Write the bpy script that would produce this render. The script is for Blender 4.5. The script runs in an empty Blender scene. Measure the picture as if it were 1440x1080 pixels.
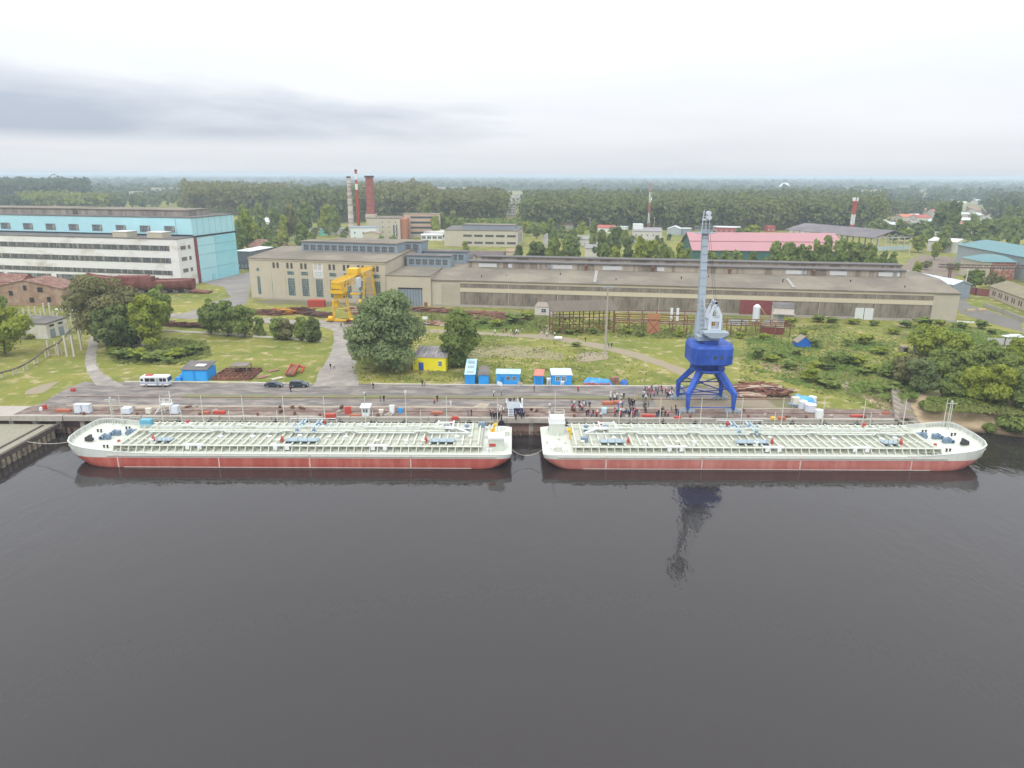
import bpy, bmesh, math, random
import numpy as np
from mathutils import Vector, Matrix, noise as mnoise
R = math.radians
sc = bpy.context.scene
# ------------------------------------------------------------ camera
H = 52.0; F = 1000.0; TH = math.atan(293.0/F); ROLL = R(.25)
CT, ST = math.cos(TH), math.sin(TH)
cam = bpy.data.cameras.new("camera"); camo = bpy.data.objects.new("camera", cam)
sc.collection.objects.link(camo); sc.camera = camo
cam.sensor_fit = 'HORIZONTAL'; cam.sensor_width = 36.0; cam.lens = 36.0*F/1440.0
cam.clip_start = .5; cam.clip_end = 90000
camo.matrix_world = Matrix.Translation((0, 0, H)) @ Matrix.Rotation(math.pi/2-TH, 4, 'X') @ Matrix.Rotation(ROLL, 4, 'Z')
# ------------------------------------------------------------ world, sun, exposure
SUN_EL, SUN_AZ = R(52), R(200)      # azimuth measured clockwise from +Y: behind the camera, to its left
w = bpy.data.worlds.new("World"); sc.world = w; w.use_nodes = True
nt = w.node_tree; nt.nodes.clear()
def N(nt, t, **k):
    n = nt.nodes.new(t)
    for a, b in k.items():
        if a.startswith('i_'): n.inputs[a[2:].replace('_', ' ')].default_value = b
        else: setattr(n, a, b)
    return n
def L(nt, a, b): nt.links.new(a, b)
out = N(nt, 'ShaderNodeOutputWorld'); bg = N(nt, 'ShaderNodeBackground'); bg.inputs[1].default_value = .1
sky = N(nt, 'ShaderNodeTexSky', sky_type='NISHITA', sun_disc=False, sun_elevation=SUN_EL, sun_rotation=SUN_AZ, dust_density=3.0)
tc = N(nt, 'ShaderNodeTexCoord'); sep = N(nt, 'ShaderNodeSeparateXYZ'); L(nt, tc.outputs['Generated'], sep.inputs[0])
def math_(nt, op, a, b=None, c=None, clamp=False):
    n = nt.nodes.new('ShaderNodeMath'); n.operation = op; n.use_clamp = clamp
    for i, v in enumerate((a, b, c)):
        if v is None: continue
        if isinstance(v, (int, float)): n.inputs[i].default_value = v
        else: nt.links.new(v, n.inputs[i])
    return n.outputs[0]
zc = math_(nt, 'MAXIMUM', sep.outputs[2], 0.0)
den = math_(nt, 'ADD', zc, .10)
cx = math_(nt, 'DIVIDE', sep.outputs[0], den); cy = math_(nt, 'DIVIDE', sep.outputs[1], den)
comb = N(nt, 'ShaderNodeCombineXYZ'); L(nt, cx, comb.inputs[0]); L(nt, cy, comb.inputs[1])
n1 = N(nt, 'ShaderNodeTexNoise'); n1.inputs['Scale'].default_value = .42; n1.inputs['Detail'].default_value = 7; n1.inputs['Roughness'].default_value = .52
n1.inputs['Distortion'].default_value = .25
L(nt, comb.outputs[0], n1.inputs['Vector'])
# the heavy bank of cloud low in the north-west
d0 = Vector((-.62, .82, .054)).normalized()
dv = N(nt, 'ShaderNodeVectorMath', operation='SUBTRACT'); L(nt, tc.outputs['Generated'], dv.inputs[0]); dv.inputs[1].default_value = d0
sc3 = N(nt, 'ShaderNodeVectorMath', operation='MULTIPLY'); L(nt, dv.outputs[0], sc3.inputs[0]); sc3.inputs[1].default_value = (1.5, 1.5, 16.5)
ln = N(nt, 'ShaderNodeVectorMath', operation='LENGTH'); L(nt, sc3.outputs[0], ln.inputs[0])
nz = math_(nt, 'MULTIPLY', math_(nt, 'SUBTRACT', n1.outputs[0], .5), 1.7)
bank = math_(nt, 'SUBTRACT', 1.0, math_(nt, 'ADD', ln.outputs['Value'], nz), None, True)
bank = math_(nt, 'SMOOTH_MIN', math_(nt, 'MULTIPLY', bank, 1.5), 1.0, .2)
strip_ = N(nt, 'ShaderNodeMapRange', interpolation_type='SMOOTHSTEP'); L(nt, math_(nt, 'ADD', sep.outputs[2], math_(nt, 'MULTIPLY', nz, .012)), strip_.inputs[0]); strip_.inputs[1].default_value = .03; strip_.inputs[2].default_value = .055; strip_.inputs[3].default_value = .0
bank = math_(nt, 'MULTIPLY', bank, strip_.outputs[0])
gen = N(nt, 'ShaderNodeMapRange'); L(nt, n1.outputs[0], gen.inputs[0])
gen.inputs[1].default_value = .35; gen.inputs[2].default_value = .66; gen.inputs[3].default_value = .42; gen.inputs[4].default_value = 0.0
dark = math_(nt, 'ADD', math_(nt, 'MULTIPLY', bank, 1.0), math_(nt, 'MULTIPLY', gen.outputs[0], .42), None, True)
mixc = N(nt, 'ShaderNodeMix', data_type='RGBA'); L(nt, dark, mixc.inputs[0])
mixc.inputs[6].default_value = (6.95, 7.1, 7.35, 1); mixc.inputs[7].default_value = (3.9, 4.35, 5.1, 1)
hz = N(nt, 'ShaderNodeMapRange'); L(nt, zc, hz.inputs[0]); hz.inputs[1].default_value = .0; hz.inputs[2].default_value = .9; hz.inputs[3].default_value = 1.0; hz.inputs[4].default_value = 2.45
hz2 = N(nt, 'ShaderNodeMapRange'); L(nt, zc, hz2.inputs[0]); hz2.inputs[1].default_value = .0; hz2.inputs[2].default_value = .06; hz2.inputs[3].default_value = .92; hz2.inputs[4].default_value = 1.0
mm = N(nt, 'ShaderNodeVectorMath', operation='SCALE'); L(nt, mixc.outputs[2], mm.inputs[0]); L(nt, math_(nt, 'MULTIPLY', hz.outputs[0], hz2.outputs[0]), mm.inputs['Scale'])
mx = N(nt, 'ShaderNodeMix', data_type='RGBA'); mx.inputs[0].default_value = .94; L(nt, sky.outputs[0], mx.inputs[6]); L(nt, mm.outputs[0], mx.inputs[7])
L(nt, mx.outputs[2], bg.inputs[0]); L(nt, bg.outputs[0], out.inputs[0])
sl = bpy.data.lights.new("sun", 'SUN'); sl.energy = 1.0; sl.angle = R(14); sl.color = (1, .96, .9)
slo = bpy.data.objects.new("sun", sl); sc.collection.objects.link(slo)
sd = Vector((math.sin(SUN_AZ)*math.cos(SUN_EL), math.cos(SUN_AZ)*math.cos(SUN_EL), math.sin(SUN_EL)))
slo.rotation_euler = sd.to_track_quat('Z', 'Y').to_euler()
vs = sc.view_settings; vs.view_transform = 'Standard'; vs.look = 'None'; vs.exposure = 0.36; vs.gamma = 1; vs.use_curve_mapping = False
sc.cycles.volume_bounces = 1; sc.cycles.max_bounces = 5; sc.cycles.transparent_max_bounces = 6
# ------------------------------------------------------------ point helpers (photo pixel -> point on the ground)
def ray(px, py):
    a = (px-720)/F; b = (540-py)/F
    u = a*math.cos(ROLL)-b*math.sin(ROLL); v = a*math.sin(ROLL)+b*math.cos(ROLL)
    return u, CT+v*ST, -ST+v*CT
def G(px, py, z=0.0):
    d = ray(px, py); t = (z-H)/d[2]; return d[0]*t, d[1]*t
def GY(px, py, y):
    d = ray(px, py); t = y/d[1]; return d[0]*t, y, H+d[2]*t
# ------------------------------------------------------------ materials
MATS = {}
def M(name, col, var=.18, scale=.6, rough=.8, metal=0.0, kind='noise', col2=None, amt=.5, bump=0.0, objrand=0.0, spec=.3, thr=(.4, .65), stretch=(1, 1, 1)):
    if name in MATS: return MATS[name]
    m = bpy.data.materials.new(name); m.use_nodes = True; t = m.node_tree; bs = t.nodes['Principled BSDF']
    bs.inputs['Roughness'].default_value = rough; bs.inputs['Metallic'].default_value = metal; bs.inputs['Specular IOR Level'].default_value = spec
    tcn = N(t, 'ShaderNodeTexCoord'); mp = N(t, 'ShaderNodeMapping'); L(t, tcn.outputs['Object'], mp.inputs[0]); mp.inputs['Scale'].default_value = stretch
    n = N(t, 'ShaderNodeTexNoise'); n.inputs['Scale'].default_value = scale; n.inputs['Detail'].default_value = 6; n.inputs['Roughness'].default_value = .6; L(t, mp.outputs[0], n.inputs['Vector'])
    nb = N(t, 'ShaderNodeTexNoise'); nb.inputs['Scale'].default_value = scale*5.3; nb.inputs['Detail'].default_value = 4; L(t, mp.outputs[0], nb.inputs['Vector'])
    s = math_(t, 'ADD', math_(t, 'MULTIPLY', n.outputs[0], .6), math_(t, 'MULTIPLY', nb.outputs[0], .4))
    val = N(t, 'ShaderNodeMapRange'); L(t, s, val.inputs[0]); val.inputs[1].default_value = .3; val.inputs[2].default_value = .7
    val.inputs[3].default_value = 1-var; val.inputs[4].default_value = 1+var
    colsock = None
    c = (*col, 1)
    if col2 is not None:
        mr = N(t, 'ShaderNodeMapRange'); L(t, n.outputs[0], mr.inputs[0]); mr.inputs[1].default_value = thr[0]; mr.inputs[2].default_value = thr[1]; mr.inputs[4].default_value = amt
        mc = N(t, 'ShaderNodeMix', data_type='RGBA'); L(t, mr.outputs[0], mc.inputs[0]); mc.inputs[6].default_value = c; mc.inputs[7].default_value = (*col2, 1); colsock = mc.outputs[2]
    v = N(t, 'ShaderNodeVectorMath', operation='SCALE')
    if colsock: L(t, colsock, v.inputs[0])
    else: v.inputs[0].default_value = col
    sv = val.outputs[0]
    if objrand:
        oi = N(t, 'ShaderNodeObjectInfo'); sv = math_(t, 'MULTIPLY', sv, math_(t, 'MULTIPLY_ADD', oi.outputs['Random'], objrand, 1-objrand/2))
    L(t, sv, v.inputs['Scale']); L(t, v.outputs[0], bs.inputs['Base Color'])
    if bump:
        bp = N(t, 'ShaderNodeBump'); bp.inputs['Strength'].default_value = bump; bp.inputs['Distance'].default_value = .1; L(t, s, bp.inputs['Height']); L(t, bp.outputs[0], bs.inputs['Normal'])
    MATS[name] = m; return m
def leafmat(name, col, col2):
    if name in MATS: return MATS[name]
    m = bpy.data.materials.new(name); m.use_nodes = True; t = m.node_tree; bs = t.nodes['Principled BSDF']
    bs.inputs['Roughness'].default_value = .75; bs.inputs['Specular IOR Level'].default_value = .15
    at = N(t, 'ShaderNodeAttribute', attribute_name='tint'); oi = N(t, 'ShaderNodeObjectInfo')
    f = math_(t, 'ADD', math_(t, 'MULTIPLY', at.outputs['Fac'], .65), math_(t, 'MULTIPLY', oi.outputs['Random'], .35))
    mc = N(t, 'ShaderNodeMix', data_type='RGBA'); L(t, f, mc.inputs[0]); mc.inputs[6].default_value = (*col, 1); mc.inputs[7].default_value = (*col2, 1)
    tr = N(t, 'ShaderNodeBsdfTranslucent'); L(t, mc.outputs[2], tr.inputs[0]); L(t, mc.outputs[2], bs.inputs['Base Color'])
    ms = N(t, 'ShaderNodeMixShader'); ms.inputs[0].default_value = .34; L(t, bs.outputs[0], ms.inputs[1]); L(t, tr.outputs[0], ms.inputs[2])
    L(t, ms.outputs[0], t.nodes['Material Output'].inputs[0])
    MATS[name] = m; return m
# ------------------------------------------------------------ mesh builder
class MB:
    def __init__(s): s.v = []; s.f = []; s.mi = []; s.sm = []
    def add(s, vs, fs, mi=0, smooth=False):
        o = len(s.v); s.v += [tuple(p) for p in vs]
        for f in fs: s.f.append([i+o for i in f]); s.mi.append(mi); s.sm.append(smooth)
        return s
    def box(s, x0, x1, y0, y1, z0, z1, mi=0):
        return s.add([(x0, y0, z0), (x1, y0, z0), (x1, y1, z0), (x0, y1, z0), (x0, y0, z1), (x1, y0, z1), (x1, y1, z1), (x0, y1, z1)],
                     [(3, 2, 1, 0), (4, 5, 6, 7), (0, 1, 5, 4), (1, 2, 6, 5), (2, 3, 7, 6), (3, 0, 4, 7)], mi)
    def beam(s, p, q, w=.2, h=None, mi=0, w2=None, up=(0, 0, 1)):
        p = Vector(p); q = Vector(q); h = h or w; d = (q-p)
        if d.length < 1e-6: return s
        d.normalize(); u = Vector(up)
        if abs(d.dot(u)) > .97: u = Vector((0, 1, 0))
        a = d.cross(u).normalized(); b = a.cross(d).normalized(); k = (w2/w) if w2 else 1.0
        vs = []
        for c, g in ((p, 1), (q, k)):
            for i, j in ((-1, -1), (1, -1), (1, 1), (-1, 1)): vs.append(c+a*(i*w*g/2)+b*(j*h*g/2))
        return s.add(vs, [(3, 2, 1, 0), (4, 5, 6, 7), (0, 1, 5, 4), (1, 2, 6, 5), (2, 3, 7, 6), (3, 0, 4, 7)], mi)
    def cyl(s, p, q, r, n=8, r2=None, mi=0, cap=True, smooth=True):
        p = Vector(p); q = Vector(q); d = (q-p).normalized(); u = Vector((0, 0, 1))
        if abs(d.dot(u)) > .97: u = Vector((1, 0, 0))
        a = d.cross(u).normalized(); b = a.cross(d); r2 = r if r2 is None else r2
        vs = [p+(a*math.cos(6.28318*i/n)+b*math.sin(6.28318*i/n))*r for i in range(n)]+[q+(a*math.cos(6.28318*i/n)+b*math.sin(6.28318*i/n))*r2 for i in range(n)]
        s.add(vs, [(i, (i+1) % n, n+(i+1) % n, n+i) for i in range(n)], mi, smooth)
        if cap: s.add(vs, [tuple(range(n-1, -1, -1)), tuple(range(n, 2*n))], mi)
        return s
    def prism(s, poly, z0, z1, mi=0):          # poly in xy
        n = len(poly)
        return s.add([(x, y, z0) for x, y in poly]+[(x, y, z1) for x, y in poly],
                     [tuple(range(n-1, -1, -1)), tuple(range(n, 2*n))]+[(i, (i+1) % n, n+(i+1) % n, n+i) for i in range(n)], mi)
    def xprism(s, poly, x0, x1, mi=0):         # poly in yz, swept in x
        n = len(poly)
        return s.add([(x0, y, z) for y, z in poly]+[(x1, y, z) for y, z in poly],
                     [tuple(range(n)), tuple(range(2*n-1, n-1, -1))]+[(i, n+i, n+(i+1) % n, (i+1) % n) for i in range(n)], mi)
    def yprism(s, poly, y0, y1, mi=0):         # poly in xz, swept in y
        n = len(poly)
        return s.add([(x, y0, z) for x, z in poly]+[(x, y1, z) for x, z in poly],
                     [tuple(range(n)), tuple(range(2*n-1, n-1, -1))]+[(i, n+i, n+(i+1) % n, (i+1) % n) for i in range(n)], mi)
    def build(s, name, mats, parent=None, loc=None, rz=0, recalc=True):
        me = bpy.data.meshes.new(name); me.from_pydata(s.v, [], s.f)
        if not isinstance(mats, (list, tuple)): mats = [mats]
        for m in mats: me.materials.append(m)
        me.polygons.foreach_set('material_index', s.mi); me.polygons.foreach_set('use_smooth', s.sm)
        if recalc:
            bm = bmesh.new(); bm.from_mesh(me); bmesh.ops.recalc_face_normals(bm, faces=bm.faces); bm.to_mesh(me); bm.free()
        me.update()
        o = bpy.data.objects.new(name, me); sc.collection.objects.link(o)
        if parent: o.parent = parent
        if loc: o.location = loc
        if rz: o.rotation_euler.z = rz
        return o
def tag(o, label=None, cat=None, group=None, kind=None):
    if label: o['label'] = label
    if cat: o['category'] = cat
    if group: o['group'] = group
    if kind: o['kind'] = kind
    return o
def thing(name, label, cat, loc=(0, 0, 0), rz=0.0, group=None):
    o = bpy.data.objects.new(name, None); o.empty_display_size = .5; sc.collection.objects.link(o)
    if len(loc) == 2: loc = (*loc, 0)
    o.location = loc; o.rotation_euler.z = rz; return tag(o, label, cat, group)
KIDS = {}
def kids(o):
    return [c for c in sc.collection.objects if c.parent == o]
def copy_tree(o, loc=None, rz=None, scale=None, label=None, group=None, cache={}):
    r = o.copy(); sc.collection.objects.link(r)
    if loc is not None: r.location = loc if len(loc) == 3 else (*loc, 0)
    if rz is not None: r.rotation_euler.z = rz
    if scale is not None: r.scale = scale if isinstance(scale, tuple) else (scale,)*3
    if label: r['label'] = label
    if group: r['group'] = group
    if o.name not in cache: cache[o.name] = [(c, kids(c)) for c in kids(o)]
    for c, gs in cache[o.name]:
        d = c.copy(); sc.collection.objects.link(d); d.parent = r
        for g in gs:
            e = g.copy(); sc.collection.objects.link(e); e.parent = d
    return r
def sheet(name, pts, z, mat, jit=0.0, step=0, kind='structure', world=False, seed=1):
    P = [Vector((*(p if world else G(*p)), 0)) for p in pts]
    if step:
        rnd = random.Random(seed); Q = []
        for i in range(len(P)):
            a, b = P[i], P[(i+1) % len(P)]; n = max(1, int((b-a).length/step)); d = (b-a).normalized(); nn = Vector((-d.y, d.x, 0))
            for k in range(n): Q.append(a+(b-a)*(k/n)+nn*rnd.uniform(-jit, jit))
        P = Q
    bm = bmesh.new(); f = bm.faces.new([bm.verts.new((p.x, p.y, z)) for p in P]); bmesh.ops.triangulate(bm, faces=[f]); bm.normal_update(); [g_.normal_flip() for g_ in bm.faces if g_.normal.z < 0]
    me = bpy.data.meshes.new(name); bm.to_mesh(me); bm.free()
    me.materials.append(mat); o = bpy.data.objects.new(name, me); sc.collection.objects.link(o); tag(o, kind=kind); return o
# common materials
WHITE = M('white_paint', (.72, .74, .74), .08, .5, .5, col2=(.5, .46, .4), amt=.35, thr=(.5, .7))
CREAM = M('barge_cream_paint', (.58, .60, .51), .06, .4, .5, col2=(.5, .5, .42), amt=.4)
CREAMD = M('barge_deck_paint', (.50, .525, .45), .12, .5, .55, col2=(.32, .30, .24), amt=.6)
RED = M('hull_red_paint', (.43, .10, .075), .14, .5, .55, col2=(.50, .20, .15), amt=.7, thr=(.45, .7), stretch=(1.3, 1, .25))
RUST = M('rust', (.16, .075, .05), .35, .5, .9, col2=(.26, .12, .07), amt=.6)
REDP = M('red_paint', (.46, .07, .05), .12, 1, .5)
ORANGE = M('orange_red_paint', (.42, .14, .08), .2, 1, .6)
BLUEP = M('blue_machinery_paint', (.18, .25, .33), .15, 1, .5)
CYAN = M('bright_blue_paint', (.03, .33, .78), .12, .5, .55, col2=(.03, .25, .6), amt=.5)
CRANEB = M('crane_blue_paint', (.022, .075, .36), .2, .35, .55, col2=(.05, .12, .46), amt=.7)
GREYM = M('grey_steel_paint', (.31, .37, .42), .12, .5, .5, col2=(.27, .31, .34), amt=.5)
YEL = M('yellow_crane_paint', (.74, .47, .02), .14, .4, .5, col2=(.58, .33, .03), amt=.5)
DARK = M('dark_recess', (.03, .03, .03), .2, 1, .8)
BLACKR = M('black_rubber', (.025, .025, .028), .1, 1, .7)
CONC = M('concrete', (.42, .39, .34), .2, .35, .9, col2=(.25, .22, .18), amt=.6, bump=.3)
WOODG = M('weathered_wood', (.30, .26, .21), .25, .8, .9, col2=(.2, .16, .12), amt=.5)
GLASS = M('window_glass', (.05, .07, .08), .5, 1.2, .15, spec=.5)
# ============================================================ GROUND AND WATER
WZ = -4.0
def hgt(x, y):
    t = min(1, max(0, (x-86)/5.0))
    a = 0.0 if y >= 157 else max(-6.0, (y-157)/6.2*4.6)           # bank hidden under the quay deck
    sh = 153.5-2.5*min(1, max(0, (x-95)/25.0))                      # shoreline of the beach
    yy = y-sh
    b = -4.0+yy*.19+.25*math.sin(x*.35+y*.2) if yy < 21 else 0.0
    b = min(0.0, max(b, -7)); b += 0 if yy > 21 else .0
    return a*(1-t)+b*t
xs = [-40000, -15000, -6000, -2500, -1200, -600, -350, -220, -150, -115]+[-110+4*i for i in range(49)]+[86+1.5*i for i in range(40)]+[150, 165, 190, 260, 400, 700, 1200, 2500, 6000, 15000, 40000]
ys = [138, 141, 144, 147]+[149.5+1.25*i for i in range(22)]+[180, 190, 205, 230, 260, 300, 360, 450, 600, 900, 1400, 2500, 5000, 10000, 20000, 40000]
mb = MB(); nx = len(xs)
for y in ys:
    for x in xs: mb.v.append((x, y, hgt(x, y)))
for j in range(len(ys)-1):
    for i in range(nx-1):
        mb.f.append((j*nx+i, j*nx+i+1, (j+1)*nx+i+1, (j+1)*nx+i)); mb.mi.append(0); mb.sm.append(True)
# grass with dry and bare patches; sand where the bank drops to the river
gm = bpy.data.materials.new('grass_ground'); gm.use_nodes = True; t = gm.node_tree; bs = t.nodes['Principled BSDF']; bs.inputs['Roughness'].default_value = .95; bs.inputs['Specular IOR Level'].default_value = .1
tcn = N(t, 'ShaderNodeTexCoord')
def nz_(scale, det=6, dist=0, rough=.6):
    n = N(t, 'ShaderNodeTexNoise'); n.inputs['Scale'].default_value = scale; n.inputs['Detail'].default_value = det; n.inputs['Distortion'].default_value = dist; n.inputs['Roughness'].default_value = rough
    L(t, tcn.outputs['Object'], n.inputs['Vector']); return n.outputs[0]
def mr_(s, a, b, c=0, d=1):
    n = N(t, 'ShaderNodeMapRange'); n.inputs[1].default_value = a; n.inputs[2].default_value = b; n.inputs[3].default_value = c; n.inputs[4].default_value = d; L(t, s, n.inputs[0]); return n.outputs[0]
def mix_(f, a, b):
    n = N(t, 'ShaderNodeMix', data_type='RGBA'); L(t, f, n.inputs[0])
    for k, v in ((6, a), (7, b)):
        if isinstance(v, tuple): n.inputs[k].default_value = (*v, 1)
        else: L(t, v, n.inputs[k])
    return n.outputs[2]
c = mix_(mr_(nz_(.022, 9, .5), .34, .6), (.135, .175, .03), (.27, .255, .06))
c = mix_(mr_(nz_(.07, 8, 1.0), .5, .72, 0, .6), c, (.085, .125, .032))
c = mix_(mr_(nz_(.03, 9, 1.2), .60, .74, 0, .5), c, (.25, .21, .11))
c = mix_(mr_(nz_(.9, 6), .35, .68, 0, .3), c, (.09, .10, .04))
geo = N(t, 'ShaderNodeNewGeometry'); sp = N(t, 'ShaderNodeSeparateXYZ'); L(t, geo.outputs['Position'], sp.inputs[0])
sand = mr_(math_(t, 'ADD', sp.outputs[2], math_(t, 'MULTIPLY', nz_(.25), 1.6)), .75, .45)
sc_ = mix_(mr_(sp.outputs[2], -3.9, -3.4), (.11, .08, .05), mix_(mr_(nz_(.3), .35, .65), (.42, .32, .20), (.50, .39, .25)))
c = mix_(sand, c, sc_)
L(t, c, bs.inputs['Base Color'])
bp = N(t, 'ShaderNodeBump'); bp.inputs['Strength'].default_value = .6; bp.inputs['Distance'].default_value = .35; L(t, nz_(.8, 6), bp.inputs['Height']); L(t, bp.outputs[0], bs.inputs['Normal'])
tag(mb.build('ground', gm, recalc=False), kind='structure')
# water
wm = bpy.data.materials.new('river_water'); wm.use_nodes = True; t = wm.node_tree; bs = t.nodes['Principled BSDF']
bs.inputs['Base Color'].default_value = (.027, .0225, .021, 1); bs.inputs['Roughness'].default_value = .04; bs.inputs['IOR'].default_value = 1.43
tcn = N(t, 'ShaderNodeTexCoord')
mp = N(t, 'ShaderNodeMapping'); mp.inputs['Scale'].default_value = (1, .55, 1); L(t, tcn.outputs['Object'], mp.inputs[0])
def nzz(scale, det, dist=0):
    n = N(t, 'ShaderNodeTexNoise'); n.inputs['Scale'].default_value = scale; n.inputs['Detail'].default_value = det; n.inputs['Distortion'].default_value = dist; L(t, mp.outputs[0], n.inputs['Vector']); return n.outputs[0]
calm = nzz(.03, 3)
hh = math_(t, 'ADD', math_(t, 'MULTIPLY', nzz(.9, 3, .3), .5), math_(t, 'MULTIPLY', nzz(.22, 4, .5), 1.2))
hh = math_(t, 'MULTIPLY', hh, math_(t, 'MULTIPLY_ADD', calm, 2.6, -.45))
bp = N(t, 'ShaderNodeBump'); bp.inputs['Strength'].default_value = .24; bp.inputs['Distance'].default_value = .35; L(t, hh, bp.inputs['Height']); L(t, bp.outputs[0], bs.inputs['Normal'])
mb = MB(); mb.add([(-40000, -30000, WZ), (40000, -30000, WZ), (40000, 160, WZ), (-40000, 160, WZ)], [(0, 1, 2, 3)])
tag(mb.build('water', wm, recalc=False), kind='structure')
# yard surfaces
ASPH = M('asphalt_yard', (.155, .14, .132), .22, .35, .9, col2=(.25, .22, .19), amt=.9, thr=(.42, .6), bump=.2, stretch=(.5, 1.3, 1))
ASPH2 = M('asphalt_path', (.26, .235, .21), .2, .3, .9, col2=(.33, .30, .25), amt=.7)
RSTRIP = M('rusty_quay_strip', (.165, .12, .10), .3, .35, .9, col2=(.245, .20, .165), amt=.8)
DIRT = M('dirt', (.30, .245, .18), .22, .4, .95, col2=(.22, .2, .11), amt=.7, bump=.3)
CSTRIP = M('worn_concrete_strip', (.42, .36, .27), .25, .4, .9, col2=(.24, .2, .15), amt=.7)
GSTRIP = M('mossy_track_strip', (.20, .19, .12), .3, .25, .95, col2=(.14, .16, .06), amt=.8)
REDSOIL = M('red_soil', (.30, .19, .13), .25, .3, .95, col2=(.33, .26, .16), amt=.7)
sheet('asphalt_yard', [(40, 576), (70, 562), (95, 545), (118, 537), (470, 540), (1035, 544), (1120, 556), (1150, 575.5)], .02, ASPH, .5, 4)
def strip(name, x0, x1, y0, y1, z, mat, jit=.25, seed=1):
    return sheet(name, [(x0, y0), (x1, y0), (x1, y1), (x0, y1)], z, mat, jit, 3, world=True, seed=seed)
strip('red_quay_strip', -112, 91, 151.3, 157.6, .05, RSTRIP, .3)
strip('concrete_strip', -104, 70, 157.4, 158.3, .07, CSTRIP, .25, 2)
strip('track_strip', -80, 34, 164.0, 167.2, .045, GSTRIP, .5, 3)
strip('sandy_track_strip', 34, 62, 158.8, 165.5, .045, M('sandy_yard', (.28, .23, .16), .2, .35, .95, col2=(.2, .17, .13), amt=.8), .6, 4)
sheet('concrete_patch', [(667, 572), (676, 567), (689, 568), (682, 575)], .06, CSTRIP)
sheet('concrete_patch', [(190, 571), (226, 570), (238, 573), (192, 575)], .06, CSTRIP, .3, 2)
sheet('road', [(440, 543), (505, 543), (498, 500), (502, 480), (507, 461), (498, 451), (470, 448), (430, 452), (380, 447), (330, 449), (290, 443), (240, 441), (232, 447), (290, 449), (330, 454), (400, 455), (455, 460), (470, 466), (468, 490), (455, 515)], .03, ASPH2, .4, 4)
sheet('path', [(136, 542), (176, 542), (160, 535), (141, 522), (134, 505), (138, 482), (146, 470), (128, 470), (122, 490), (120, 515), (127, 530)], .035, ASPH2, .25, 4)
sheet('pale_path_patch', [(122, 515), (134, 512), (137, 520), (122, 523)], .05, CONC)
sheet('road', [(232, 447), (262, 440), (282, 434), (300, 424), (325, 418), (316, 405), (285, 397), (336, 386), (365, 380), (352, 396), (352, 420), (340, 432), (300, 443), (270, 449)], .035, M('yard_gravel', (.22, .205, .19), .2, .1, .95, col2=(.28, .25, .21)), .8, 8)
sheet('path', [(600, 463), (660, 466), (740, 470), (755, 470), (762, 462), (774, 452), (778, 452), (772, 465), (780, 472), (850, 484), (905, 498), (960, 517), (985, 530), (1010, 540), (1000, 545), (960, 528), (930, 516), (880, 499), (840, 490), (780, 478), (735, 474), (660, 471), (600, 468)], .03, DIRT, .5, 4)
sheet('dirt_patch', [(640, 495), (700, 484), (760, 490), (800, 498), (790, 506), (740, 503), (690, 502), (650, 503)], .025, M('dry_grass', (.27, .23, .13), .25, .3, .95, col2=(.2, .2, .08), amt=.8), 1.5, 4)
sheet('dirt_patch', [(808, 500), (830, 495), (855, 497), (855, 505), (825, 508), (806, 508)], .025, DIRT, 1, 3)
sheet('dirt_patch', [(30, 555), (60, 540), (85, 536), (60, 552)], .025, DIRT, 1, 3)
sheet('dirt_patch', [(1060, 508), (1090, 514), (1150, 520), (1165, 528), (1120, 525), (1080, 521)], .025, REDSOIL, 1.2, 4)
sheet('dirt_patch', [(1182, 532), (1200, 536), (1205, 550), (1188, 548)], .025, DIRT, .8, 3)
sheet('dirt_patch', [(1030, 543), (1110, 553), (1150, 575), (1285, 578), (1285, 587), (1000, 588), (900, 586), (1000, 560)], .03, M('yard_earth', (.19, .16, .10), .25, .3, .95, col2=(.13, .14, .05), amt=.9), 1.2, 4)
sheet('dirt_patch', [(380, 428), (500, 432), (560, 440), (780, 452), (780, 444), (1000, 460), (1000, 455), (600, 432), (400, 420), (350, 424)], .02, M('works_yard_earth', (.20, .17, .12), .25, .1, .95, col2=(.12, .13, .05), amt=.9), 1.2, 6)
sheet('dirt_patch', [(1385, 480), (1440, 500), (1500, 520), (1500, 512), (1440, 494), (1380, 474)], .02, DIRT, 1, 5)
sheet('dirt_patch', [(1260, 380), (1290, 358), (1345, 362), (1345, 395), (1300, 392)], .02, M('rubble_earth', (.2, .16, .12), .3, .2, .95), 2, 10)
sheet('road', [(1440, 468), (1380, 450), (1350, 441), (1345, 430), (1345, 410), (1330, 402), (1345, 400), (1360, 414), (1365, 430), (1440, 452)], .02, M('works_road', (.16, .15, .13), .2, .1, .95), 1, 8)
sheet('road', [(770, 352), (762, 335), (768, 322), (795, 312), (801, 313), (778, 325), (775, 338), (785, 352)], .02, M('far_road', (.24, .22, .2), .1, .1, .95), 0, 0)
sheet('field', [(1330, 292), (1385, 286), (1440, 292), (1440, 300), (1370, 302), (1330, 300)], .03, M('far_field', (.19, .21, .09), .25, .01, .95), 5, 60)
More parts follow.
